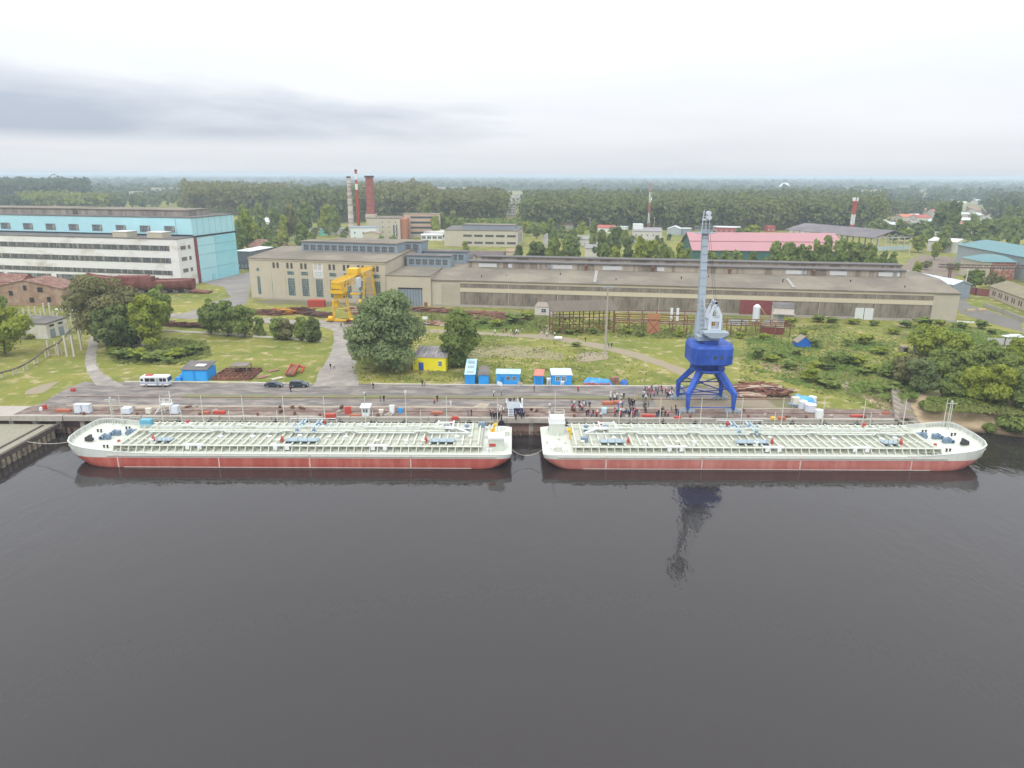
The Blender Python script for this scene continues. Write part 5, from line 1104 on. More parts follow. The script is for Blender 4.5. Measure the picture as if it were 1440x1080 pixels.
small('tiny white roof among trees under the forest edge, right of the striped mast', (1236, 317), (1250, 317), 10, 4, PALEW, WHR, 'gx', 1.8)
small('tiny pale shed in the field right of the far dark trees', (1352, 305), (1364, 305), 10, 3.6, PALEW, WHR, 'gx', 1.8)
small('far reddish house at the right horizon gardens', (1405, 292), (1416, 292), 22, 9, M('salmon_wall', (.5, .3, .25), .1, 1), REDR, 'gx', 4)
small('far pale roofed farm shed by the right meadow', (1375, 288), (1392, 288), 20, 6, PALEW, WHR, 'gx', 4)
small('brown-roofed cottage hidden among trees beyond the hall, left of centre', (790, 322), (806, 322.5), 14, 4, PALEW, BRICKP, 'gx', 2.5)
small('low grey store with pale roof behind the hall trees', (806, 345), (838, 347), 14, 5, PALEW, GRR, 'gx', 2, 3, 'store', 'store')
small('pale blue garage among the trees behind the hall', (832, 352), (850, 353), 10, 4.5, M('pale_blue_metal', (.5, .6, .7)), GRR, 'gx', 1.5, 1)
small('beige house end peeping above the hall roof behind the birches', (822, 367), (840, 368), 10, 8, PALEW, GRR, 'gx', 2)
# houses between hangar and workshop
small('white roofed warehouse with dormer windows behind the trees left of the chimneys', (359, 319), (389, 319), 22, 5, PALEW, WHR, 'gx', 3.5, 5, 'warehouse', 'warehouse')
small('small white-fronted shed with maroon end wall left of the workshop', (390, 333), (408, 333), 10, 5.5, PALEW, BRICKP, 'flat', .3, 1, 'shed', 'shed')
small('low white-roofed store immediately right of the hangar door', (334, 378), (354, 379), 22, 10, M('dark_posts_wall', (.16, .16, .18), .3, .5), WHR, 'flat', .5, 4, 'store', 'store')
small('brown-roofed house behind the white-roofed store by the hangar', (350, 362), (380, 364), 18, 7, BRICKP, RROOF, 'gx', 4, 3)
small('long pale garage row in front of the forest left of the chimneys', (420, 329), (450, 330), 8, 5, PALEW, GRR, 'flat', .3, 5, 'garage', 'garage')
small('turquoise container at the end of the pale garage row', (450, 331), (461, 331), 6, 5, M('turquoise_sheet', (.12, .5, .42), .1, 1), GREYM, 'flat', .2, 1, 'container', 'container')
small('grey garage row directly left of the slim chimney', (461, 330), (490, 330), 8, 5, M('grey_wall2', (.42, .40, .36), .1, 1), GRR, 'flat', .3, 4, 'garage', 'garage')
# far apartment blocks
def apt(label, px, py, wpx, hpx, dist_y=None):
    x, y = G(px, py); zc = y*CT+ST*H; Wd = wpx/1000*zc; hh_ = hpx/1000*zc; t_ = thing('apartment_block', label, 'apartment block', (x, y, 0))
    MB().box(0, Wd, 0, 16, -2, hh_).build('wall', M('far_apartment_wall', (.52, .49, .43), .1, .2, .9), t_)
    flat(t_, Wd, 16, hh_, M('far_apartment_roof', (.5, .5, .5), .1, 1), .3, .5)
    nf = max(2, int(hh_/3)); 
    for f in range(min(5, nf)): MB().box(Wd*.04, Wd*.96, -.2, 0, 1.2+f*hh_/nf, 2.6+f*hh_/nf).build('window_row', M('far_window', (.16, .17, .19), .3, .3, .4, col2=(.4, .38, .34), amt=.9, stretch=(1, 1, .01)), t_)
apt('pale apartment block at the near end of the forest clearing', 708, 305, 18, 22)
apt('apartment block second in the forest clearing, rising behind the nearest one', 714, 290, 16, 12)
apt('apartment block farthest up the forest clearing', 722, 281, 14, 8)
apt('wide white apartment block above the forest right of the brick chimney', 612, 272, 34, 8)
apt('long white apartment block above the forest left of the clearing', 650, 273, 38, 9)
apt('pale apartment block above the trees left of the chimneys', 399, 284, 24, 21)
apt('small far apartment block above the trees beyond the hangar, leftmost', 128, 280, 24, 9)
apt('far apartment tower above the hangar roof, second from the left', 183, 283, 14, 13)
apt('long far apartment block above the hangar roof', 214, 278, 40, 13)
apt('apartment block with white roof rising from the forest behind the striped mast', 1214, 290, 22, 22)
# white plume or dome on the horizon
x, y = G(1103, 268); t_ = thing('white_dome', 'white domed roof showing beyond the forest near the horizon', 'dome', (x, y, 0)); m = MB(); prev = None
for k in range(6):
    a0, a1 = k*15, (k+1)*15; m.cyl((0, 0, 30*math.sin(R(a0))), (0, 0, 30*math.sin(R(a1))), 26*math.cos(R(a0)), 18, max(.5, 26*math.cos(R(a1))), cap=False)
m.build('shell', WHITE, t_); m = MB().cyl((0, 0, -2), (0, 0, .5), 27, 18); m.build('base', PALEW, t_)
# masts
x, y = G(1196, 333); ms = thing('striped_mast', 'red and white banded lattice mast with antennas beside the canopy hall', 'mast', (x, y, 0)); hh_ = 33.5
for i, (z0, z1, mm_) in enumerate(((0, 11, REDP), (11, 20, WHITE), (20, 31, REDP))):
    m = MB(); 
    for a, b in ((-1.1, -1.1), (1.1, -1.1), (1.1, 1.1), (-1.1, 1.1)): m.beam((a, b, z0), (a, b, z1), .5)
    for k in range(int((z1-z0)/2.2)):
        za = z0+k*2.2
        for (a, b), (c_, d) in (((-1.1, -1.1), (1.1, -1.1)), ((1.1, -1.1), (1.1, 1.1)), ((1.1, 1.1), (-1.1, 1.1)), ((-1.1, 1.1), (-1.1, -1.1))): m.beam((a, b, za), (c_, d, za+2.2), .4); m.beam((a, b, za), (c_, d, za), .35)
    m.build('section', mm_, ms)
m = MB(); m.cyl((0, 0, 31), (0, 0, 31.6), 2.6, 10); m.build('platform', REDP, ms)
for a in range(5): MB().box(2.1*math.cos(a*1.256)-.4, 2.1*math.cos(a*1.256)+.4, 2.1*math.sin(a*1.256)-.3, 2.1*math.sin(a*1.256)+.3, 31, 34.5).build('antenna', WHITE, ms)
x, y = G(911, 328); an_ = thing('antenna_mast', 'thin red and white antenna mast rising above the forest behind the hall', 'mast', (x, y, 0))
for i in range(5):
    m = MB(); z0, z1 = i*9.4, (i+1)*9.4
    for a in range(3): m.beam((.9*math.cos(a*2.09), .9*math.sin(a*2.09), z0), (.9*math.cos(a*2.09), .9*math.sin(a*2.09), z1), .3)
    for k in range(5): m.beam((.9, 0, z0+k*1.88), (-.45, .78, z0+k*1.88+1.88), .2); m.beam((-.45, .78, z0+k*1.88), (-.45, -.78, z0+k*1.88+1.88), .2)
    m.build('section', WHITE if i % 2 else M('pale_red_paint', (.5, .2, .17), .1, 1), an_)
MB().cyl((1.3, 0, 30), (1.3, 0, 33), .7, 8).build('antenna', WHITE, an_)
def tpole(px, py, hgt_, label, arm=True):
    x, y = G(px, py); t_ = thing('power_pole', label, 'pole', (x, y, 0)); MB().cyl((0, 0, 0), (0, 0, hgt_), .28, 6, .18).build('post', PC, t_)
    MB().beam((-1.3, 0, hgt_-.8), (1.3, 0, hgt_-.8), .22).build('crossarm', PC, t_)
for px, py, h_, lab in ((440, 327, 20, 'bare pole against the forest left of the chimneys'), (829, 330, 15, 'power pole left of the red-roofed white house'), (859, 320, 18, 'power pole behind the red-roofed white house'), (1355, 414, 12, 'leaning pole at the right end of the long hall'), (919, 328, 15, 'short pole right of the antenna mast'), (1278, 360, 9, 'pole by the rubble yard')):
    tpole(px, py, h_, lab)
# ============================================================ RIGHT SIDE: TEAL-ROOFED WORKS, BEIGE BARRACK, FENCES
tb = thing('teal_roofed_works', 'works building with teal roof and red brick window front at the right edge', 'building', (248.5, 378.5, 0), -.08)
MB().box(0, 16.5, .05, 22, -1, 9.4).build('wall', BEIGE, tb)
MB().box(4.5, 16.6, -.05, .05, -1, 9.35).build('brick_wall', M('orange_brick2', (.36, .15, .10), .2, .5, .9, col2=(.46, .38, .30), amt=.8, thr=(.5, .6)), tb)
for k in range(4): window(tb, 6.3+k*2.9, 5.0, 1.2, 2.6, 2, 2, -.05, 'f', WHITE, GLASS, .16)
m = MB(); z = 9.4; m.add([(-.7, -.7, z), (17.2, -.7, z), (17.2, 22.5, z), (-.7, 22.5, z), (8, 6, z+2.4), (14, 6, z+2.4), (14, 17, z+2.4), (8, 17, z+2.4)], [(0, 1, 5, 4), (1, 2, 6, 5), (2, 3, 7, 6), (3, 0, 4, 7), (4, 5, 6, 7), (0, 3, 2, 1)]); m.build('roof', TEALR, tb)
tb2 = thing('teal_roofed_hall', 'long grey hall with teal metal roof behind the brick window front', 'hall', (265.6, 352, 0), -.11)
MB().box(0, 32, 0, 96, -1, 12).build('wall', M('grey_green_wall', (.33, .37, .36), .1, .2, .8), tb2)
r_, g_ = gable(tb2, 32, 96, 12, 3.2, TEALR, .9, 'y'); g_.build('gable_wall', M('grey_green_wall', (.33, .37, .36)), tb2)
for k in range(3): window(tb2, 8+k*5.4, 2, 4, 8, 3, 5, 0, 'l', TEAL, GLD2, .2)
br = thing('barrack', 'long low pinkish beige barrack with brown roof at the right edge', 'building', (217.3, 323, 0), math.atan2(-35.8, -8.7))
MB().box(0, 85, 0, 13, -1, 4.6).build('wall', M('pinkish_render', (.50, .42, .34), .1, .4, .9), br); r_, g_ = gable(br, 85, 13, 4.6, 2.6, M('mossy_brown_roof', (.23, .20, .13), .2, .2, .95), .5); g_.build('gable_wall', M('pinkish_render', (.50, .42, .34)), br)
for k in range(12):
    for d in (-1.1, 1.1): window(br, 5.5+k*6.8+d, 1.2, 1.1, 2.0, 1, 2, 0, 'f', M('brown_frame', (.2, .15, .12)), GLASS, .1)
def wall_line(name, label, cat, pts, h_, th, mat, postw=0, step=3.0):
    P_ = [Vector((*G(*p), 0)) for p in pts]; t_ = thing(name, label, cat, P_[0]); o = P_[0]; m = MB(); q = MB()
    for p, r2 in zip(P_, P_[1:]):
        m.beam(p-o+Vector((0, 0, h_/2)), r2-o+Vector((0, 0, h_/2)), th, h_)
        n = int((r2-p).length/step)
        for k in range(n+1): c_ = p+(r2-p)*(k/max(1, n))-o; q.box(c_.x-.16, c_.x+.16, c_.y-.16, c_.y+.16, 0, h_+.25)
    m.build('panel', mat, t_); q.build('posts', mat, t_); return t_
wall_line('concrete_wall', 'low pale concrete wall running along the works road at the right', 'wall', [(1384, 431), (1410, 441), (1446, 455)], 1.6, .3, CONC)
wall_line('rusty_fence', 'rusty red panel fence left of the barrack', 'fence', [(1352, 411), (1372, 415), (1392, 417)], 3.2, .15, M('rusty_fence', (.22, .08, .07), .2, .6))
wall_line('low_pipe', 'thin white pipe running from the corner of the long hall', 'pipe', [(1346, 453), (1365, 454), (1386, 455)], .5, .4, WHITE)
wall_line('grey_fence', 'pale grey fence seen through the thicket at the right edge', 'fence', [(1388, 486), (1412, 486), (1450, 492)], 2.4, .15, M('grey_slab', (.45, .44, .42), .15, .5))
t_ = thing('pipe_bridge', 'rusty overhead pipe bridge in front of the teal-roofed works', 'pipe bridge', (222, 372, 0), -.12); m = MB()
for z in (7.2, 8.6): m.beam((0, 0, z), (95, 0, z), .35); m.beam((0, 2, z), (95, 2, z), .35)
for k in range(32): m.beam((k*3, 0, 7.2), (k*3+1.5, 0, 8.6), .2); m.beam((k*3+1.5, 0, 8.6), (k*3+3, 0, 7.2), .2)
m.build('truss', M('dark_rust_steel', (.12, .08, .07), .2, 1), t_)
for k in range(5): m = MB(); m.beam((k*20+6, 0, 0), (k*20+6, 0, 7.2), .5); m.beam((k*20+6, 2, 0), (k*20+6, 2, 7.2), .5); m.build('leg', RUST, t_)
# slabs in the thicket
x, y = G(1288, 497); t_, W = hut('grey_hut', 'derelict grey and white hut at the edge of the thicket', 'hut', (1283, 497), (1301, 499), 3, 3.4, M('grey_violet_planks', (.30, .29, .31), .3, .8), ROOFD, rise=.6, door=(.4, 1.1, 2.6), doorm=WHITE)
hut('grey_crate', 'small weathered grey crate left of the derelict hut', 'crate', (1269, 496), (1277, 496), 2, 1.6, WOODG, WOODG, rise=.1, door=(.5, .8, 1.2), doorm=DARK)
x, y = G(1426, 474); t_ = thing('white_slab_pile', 'white broken slabs lying on the grass at the right', 'slabs', (x, y, 0)); m = MB(); m.beam((-4, -.6, .3), (0, 0, .5), 2.2, .4); m.beam((-.5, .6, .6), (3, 1.5, .4), 1.8, .4); m.beam((0, -1.5, .2), (4.5, -1.1, .3), 1.2, .3); m.build('slabs', WHITE, t_)
x, y = G(1373, 437); t_ = thing('log_pile', 'orange and cream wood pile on the grass behind the right end of the hall', 'wood pile', (x, y, 0)); m = MB(); m.beam((-4, 0, .3), (-.5, .4, .3), .9, .6); m.beam((.5, 0, .4), (4, .5, .4), 1.0, .6); m.build('boards', M('fresh_board', (.5, .38, .22), .2, 1), t_)

rnd = random.Random(21); cols = [WHR, GRR, REDR, BRICKP, PALEW, TEALR]
hp = [(1252, 296), (1266, 301), (1281, 296), (1296, 300), (1242, 289), (1258, 284), (1372, 308), (1383, 314), (1397, 309), (1362, 297), (1348, 289), (1365, 283), (1396, 291), (1412, 286), (1428, 290), (1402, 280), (1426, 281), (1340, 283), (1246, 334), (1268, 330), (1232, 303), (1398, 320), (1422, 308), (1436, 303), (1298, 290), (1310, 292)]
for i, (px, py) in enumerate(hp):
    kc = i % 6; nm = ('white-roofed', 'grey-roofed', 'red-roofed', 'brown-roofed', 'pale-roofed', 'teal-roofed')[kc]; l_ = 'tiny %s cottage in the gardens at the upper right' % nm
    t_, W = bld('cottage', l_, 'house', (px, py), (px+rnd.uniform(7, 12), py+rnd.uniform(-.3, .3)), 11, 4.5, PALEW if i % 3 else BRICKP, cols[kc], 'gx', 3, 2, group=l_)

for i, (px, py) in enumerate([(1244, 322), (1262, 318), (1282, 320), (1300, 327), (1322, 330), (1338, 322), (1282, 309), (1254, 309), (1326, 313), (1344, 333), (1362, 334), (1384, 326), (1396, 332), (1240, 328), (1312, 338), (1294, 335)]):
    kc = (0, 3, 1, 0, 4, 2)[i % 6]; nm = ('white-roofed', 'grey-roofed', 'red-roofed', 'brown-roofed', 'pale-roofed')[kc]; l_ = 'small %s house among trees right of the canopy hall' % nm
    t_, W = bld('cottage', l_, 'house', (px, py), (px+rnd.uniform(9, 15), py+rnd.uniform(-.6, .6)), 10, 4.2, PALEW if i % 3 else BRICKP, cols[kc], 'gx', 2.8, 2, group=l_)
# ============================================================ VEGETATION
def leaf_mesh(name, C, Nn, S, tint, mat):
    """quads centred at C (n,3), facing Nn (n,3), half size S (n,)"""
    n = len(C); rng = np.random.default_rng(n)
    Nn = Nn/np.maximum(np.linalg.norm(Nn, axis=1, keepdims=True), 1e-6)
    r = rng.normal(size=(n, 3)); A = np.cross(Nn, r); A /= np.maximum(np.linalg.norm(A, axis=1, keepdims=True), 1e-6); B = np.cross(Nn, A)
    s = S[:, None]; k = rng.uniform(.65, 1.25, (n, 4, 1))
    V = np.empty((n, 4, 3)); V[:, 0] = C+(-A-B)*s*k[:, 0]; V[:, 1] = C+(A-B*.8)*s*k[:, 1]; V[:, 2] = C+(A+B)*s*k[:, 2]; V[:, 3] = C+(-A*.8+B)*s*k[:, 3]
    me = bpy.data.meshes.new(name); me.vertices.add(4*n); me.vertices.foreach_set('co', V.reshape(-1)); me.loops.add(4*n); me.polygons.add(n)
    me.loops.foreach_set('vertex_index', np.arange(4*n, dtype=np.int32)); me.polygons.foreach_set('loop_start', np.arange(0, 4*n, 4, dtype=np.int32)); me.polygons.foreach_set('loop_total', np.full(n, 4, dtype=np.int32))
    a = me.attributes.new('tint', 'FLOAT', 'FACE'); a.data.foreach_set('value', tint.astype(np.float32)); me.materials.append(mat); me.update(); return me
def crown_arrays(rng, Hh, W, z0, n, leaf, lumps=14, shape='round', gap=.0):
    cs = []; 
    for i in range(lumps):
        f = rng.uniform(0, 1); a = rng.uniform(0, 6.283)
        if shape == 'round': prof = math.sin(math.pi*min(1, .18+f*.72))**.8
        elif shape == 'oval': prof = math.sin(math.pi*(.12+f*.82))**.7*.85
        elif shape == 'cone': prof = 1-f*.9
        else: prof = math.sin(math.pi*(.1+f*.75))**.5
        rr_ = rng.uniform(.35, 1.12)*prof*W*.5*.75; lr = W*rng.uniform(.10, .24)*(.55+.45*prof)
        cs.append((rr_*math.cos(a), rr_*math.sin(a), z0+lr*.7+(Hh-z0-lr*1.3)*f, lr, lr*rng.uniform(.65, .95), rng.uniform(0, 1)))
    fl = .32 if n > 20000 or shape == 'oval' and n > 9000 else .24; cs.append((0, 0, (z0+Hh)*.48, W*fl, (Hh-z0)*.43, .5)); cs.append((0, 0, z0+(Hh-z0)*.3, W*.3, (Hh-z0)*.25, .4))
    cs = np.array(cs); wts = cs[:, 3]**2; idx = rng.choice(len(cs), n, p=wts/wts.sum())
    d = rng.normal(size=(n, 3)); d /= np.linalg.norm(d, axis=1, keepdims=True); d[:, 2] = np.where(rng.random(n) < .65, np.abs(d[:, 2]), d[:, 2])
    rad = rng.uniform(.55, 1.06, n)**.6
    c = cs[idx]; C = np.stack([c[:, 0]+d[:, 0]*c[:, 3]*rad, c[:, 1]+d[:, 1]*c[:, 3]*rad, c[:, 2]+d[:, 2]*c[:, 4]*rad], 1)
    C[:, 2] = np.clip(C[:, 2], .15, Hh*1.02)
    Nn = d+rng.normal(size=(n, 3))*.55; S = leaf*rng.uniform(.6, 1.3, n); tint = np.clip(c[:, 5]*.6+rng.random(n)*.4, 0, 1)
    return C, Nn, S, tint
G1 = leafmat('leaf_green', (0.17, 0.235, 0.06), (0.26, 0.31, 0.085)); G2 = leafmat('leaf_yellow_green', (0.22, 0.29, 0.045), (0.35, 0.37, 0.06)); G3 = leafmat('leaf_dark', (0.125, 0.175, 0.055), (0.195, 0.235, 0.08))
G4 = leafmat('leaf_olive', (0.19, 0.19, 0.08), (0.28, 0.265, 0.12)); G5 = leafmat('leaf_willow', (0.175, 0.25, 0.1), (0.27, 0.32, 0.15)); G6 = leafmat('leaf_bluegreen', (0.15, 0.2, 0.085), (0.22, 0.27, 0.11))
BARK = M('bark', (.13, .10, .075), .25, 1.5, .9, col2=(.2, .18, .15), amt=.6); BARKW = M('birch_bark', (.42, .40, .36), .3, 2, .9, col2=(.08, .07, .06), amt=.8, thr=(.55, .6))
TREES = {}
def tree(label, loc, Hh, W, kind='g', shape='round', n=900, leaf=.45, z0f=.16, seed=1, group=None, name='tree', lumps=14, proto=None, stem=True):
    mat = {'g': G1, 'y': G2, 'd': G3, 'o': G4, 'w': G5, 'b': G6}[kind]
    if proto:
        key = (proto, kind, seed)
        if key not in TREES:
            rng = np.random.default_rng(seed*7+1); C, Nn, S, ti = crown_arrays(rng, 10.0, 7.4, 1.6, n, leaf, lumps, shape)
            me = leaf_mesh('crown', C, Nn, S, ti, mat); tm = MB(); tm.cyl((0, 0, -.2), (0, 0, 6), .22, 6, .1); 
            for a in range(4): tm.cyl((0, 0, 2.2+a*.7), (1.7*math.cos(a*1.7+seed), 1.7*math.sin(a*1.7+seed), 5.2+a*.5), .1, 5, .04)
            o = tm.build('trunk', BARKW if seed % 2 else BARK, None); TREES[key] = (me, o.data); bpy.data.objects.remove(o)
        root = thing(name, label, 'tree' if name != 'shrub' else 'shrub', loc, (loc[0]*7.3) % 6.28, group); root.scale = (W/7.4, W/7.4, Hh/10)
        for nm, d in (('crown', TREES[key][0]), ('trunk', TREES[key][1])):
            if nm == 'trunk' and not stem: continue
            o = bpy.data.objects.new(nm, d); sc.collection.objects.link(o); o.parent = root
        return root
    rng = np.random.default_rng(seed); C, Nn, S, ti = crown_arrays(rng, Hh, W, Hh*z0f, n, leaf, lumps, shape)
    root = thing(name, label, 'tree' if name != 'shrub' else 'shrub', loc, 0, group)
    o = bpy.data.objects.new('crown', leaf_mesh('crown', C, Nn, S, ti, mat)); sc.collection.objects.link(o); o.parent = root
    if stem:
        m = MB(); r = max(.12, Hh*.022); m.cyl((0, 0, -.3), (0, 0, Hh*.6), r, 7, r*.4)
        for k in range(6):
            a = k*1.05+seed; z = Hh*(.15+.07*k); m.cyl((0, 0, z), (W*.3*math.cos(a), W*.3*math.sin(a), z+Hh*.28), r*.45, 5, r*.15)
        m.build('trunk', BARK, root)
    return root
def tpx(px, pb, pt, wpx, **k):
    x, y = G(px, pb); zc = y*CT+ST*H; Hh = max(1.0, GY(px, pt, y)[2]); return tree(k.pop('label'), (x, y, hgt(x, y) if y < 185 else 0), Hh, wpx/1000*zc*(1.15 if pt > 412 else 1.0), **k)
tpx(548, 519, 410, 106, label='huge round grey-green willow beside the road left of the yellow house', kind='w', n=26000, leaf=.3, lumps=70, seed=3, z0f=.0, name='willow')
tpx(645, 516, 429, 54, label='tall oval birch directly behind the right side of the yellow house', kind='g', shape='oval', n=11000, leaf=.28, lumps=36, seed=5, z0f=.0, name='birch')
tpx(150, 486, 384, 92, label='big sparse olive-brown tree by the curved path at the left', kind='o', n=12000, leaf=.3, lumps=44, seed=7, z0f=.18)
tpx(172, 494, 430, 66, label='dark dense tree under the olive-brown one', kind='d', n=7000, leaf=.32, lumps=26, seed=8, z0f=.05)
tpx(213, 492, 414, 52, label='bright yellow-green tree over the tiny cream hut', kind='y', n=7000, leaf=.3, lumps=26, seed=9, z0f=.08)
tpx(226, 468, 400, 50, label='mid green tree behind the bright yellow-green one', kind='g', n=3500, leaf=.42, lumps=18, seed=10, z0f=.1)
tpx(118, 445, 398, 44, label='thin olive tree in front of the hangar left of the rusty hull', kind='o', n=2200, leaf=.45, lumps=14, seed=12, z0f=.1)
tpx(8, 500, 425, 64, label='thick yellow-green bush tree at the left picture edge', kind='y', n=4500, leaf=.4, lumps=22, seed=13, z0f=.02)
tpx(-12, 480, 405, 60, label='green tree cut by the left picture edge, behind the yellow-green one', kind='g', n=3500, leaf=.42, lumps=18, seed=14, z0f=.02)
for i, (px, pb, pt, w_, k_, lab) in enumerate(((297, 470, 421, 36, 'g', 'round green tree, leftmost of the row before the scrap yard'), (321, 473, 424, 34, 'g', 'green tree, second of the row before the scrap yard'), (345, 474, 427, 34, 'g', 'green tree, third of the row before the scrap yard'), (366, 473, 447, 16, 'g', 'slender low tree in the gap of the tree row'), (391, 477, 446, 24, 'g', 'green tree just right of the gap in the tree row'), (403, 477, 448, 26, 'o', 'browning olive tree in the right half of the tree row'), (424, 478, 446, 26, 'g', 'green tree last but one at the right end of the row'), (443, 481, 446, 28, 'd', 'dark green tree at the right end of the row by the gantry crane'))):
    tpx(px, pb, pt, w_, label=lab, kind=k_, n=4200, leaf=.28, lumps=20, seed=20+i, z0f=.0)
# thicket at the right
for i, (px, pb, pt, w_, k_, lab) in enumerate(((1308, 505, 456, 62, 'y', 'large yellow-green tree by the derelict grey hut, highest of the thicket'), (1345, 512, 468, 46, 'y', 'yellowing tree behind the middle of the thicket'), (1294, 552, 497, 40, 'b', 'grey-green tree with pale trunk just above the slanting retaining wall'), (1368, 564, 508, 46, 'y', 'yellow-green bush tree in the middle of the thicket'), (1399, 566, 502, 50, 'y', 'bright yellow-green tree in the right part of the thicket'), (1388, 530, 480, 54, 'g', 'round willow bush in the upper right of the thicket'), (1427, 562, 508, 46, 'g', 'green bush tree at the right edge of the thicket'), (1432, 520, 476, 34, 'y', 'yellow tree at the upper right picture edge of the thicket'), (1340, 558, 518, 44, 'g', 'green bush low in the middle of the thicket'), (1360, 535, 492, 44, 'g', 'green bush tree behind the yellow-green middle one'), (1275, 540, 500, 44, 'o', 'brownish olive bush left of the pale trunk'), (1262, 530, 506, 30, 'g', 'green bush at the left end of the thicket'), (1455, 575, 510, 60, 'g', 'green tree mostly outside the right picture edge'), (1411, 548, 496, 34, 'g', 'green bush tree between the two yellow ones at the right'), (1326, 530, 486, 40, 'g', 'green bush tree between the highest yellow-green tree and the middle'))):
    tpx(px, pb, pt, w_, label=lab, kind=k_, n=5200, leaf=.28, lumps=22, seed=40+i, z0f=.03)
for i, (px, pb, pt, w_, k_, lab) in enumerate(((1430, 585, 566, 48, 'g', 'round green bush on the sand at the waterside, right edge'), (1312, 564, 548, 34, 'g', 'green bush behind the retaining wall'), (1345, 565, 551, 34, 'g', 'low bush at the back of the beach, left one'), (1385, 567, 553, 34, 'y', 'yellow-green bush at the back of the beach, right one'), (1366, 566, 556, 26, 'g', 'smallest low bush in the middle of the beach bushes'), (1396, 584, 577, 18, 'g', 'small flat bush left of the waterside one'))):
    tpx(px, pb, pt, w_, label=lab, kind=k_, n=1700, leaf=.3, lumps=12, seed=70+i, z0f=.0, name='shrub', stem=False)
SH = [(1066, 504, 28), (1083, 508, 22), (1112, 519, 26), (1165, 520, 42), (1150, 518, 26), (1185, 511, 34), (1205, 515, 26), (1172, 546, 24), (1158, 540, 26), (1138, 537, 34), (1212, 527, 22), (1093, 503, 18), (1215, 485, 26), (1190, 487, 24), (1238, 497, 22), (1145, 488, 20), (1245, 530, 28), (1222, 523, 20), (1120, 500, 16), (1232, 552, 22), (1075, 478, 22), (1120, 482, 14), (1256, 470, 20), (1275, 461, 24), (1300, 460, 22), (1322, 458, 20), (1352, 462, 22), (1380, 462, 20), (1200, 456, 18), (1152, 453, 22), (1110, 460, 24), (1172, 454, 18), (1228, 458, 16), (1296, 520, 22), (1248, 550, 18), (175, 505, 32), (195, 507, 30), (225, 506, 28), (250, 502, 30), (268, 500, 26), (280, 494, 20), (160, 498, 24), (210, 510, 22), (240, 512, 22), (45, 476, 14), (785, 468, 14), (800, 470, 16), (815, 468, 14), (835, 470, 14), (880, 470, 18), (900, 473, 18), (955, 474, 16), (1010, 474, 18), (1040, 476, 18), (720, 455, 24), (700, 459, 24), (680, 455, 20), (740, 450, 20), (662, 459, 14), (1395, 470, 16), (1268, 512, 26), (1260, 546, 20), (1130, 470, 14), (985, 492, 16), (810, 487, 12)]
for i, (px, pb, w_) in enumerate(SH):
    x, y = G(px, pb); zc = y*CT+ST*H; W = w_/1000*zc*1.05
    lab = 'low green bush in the rough grass right of the crane' if px > 1048 else ('low green bush at the foot of the big trees at the left' if px < 300 else 'low green bush near the long hall and rusty frames')
    tree(lab, (x, y, 0), W*(.36 if i % 3 else .5)+.5, W*(.8+.5*((i*37) % 10)/10), 'gyggygyg'[i % 8] if px > 1048 or px < 300 else 'gy'[i % 2], 'dome', n=420, leaf=.6, lumps=9, seed=80+i % 6, group=lab, name='shrub', proto='bush', stem=False)
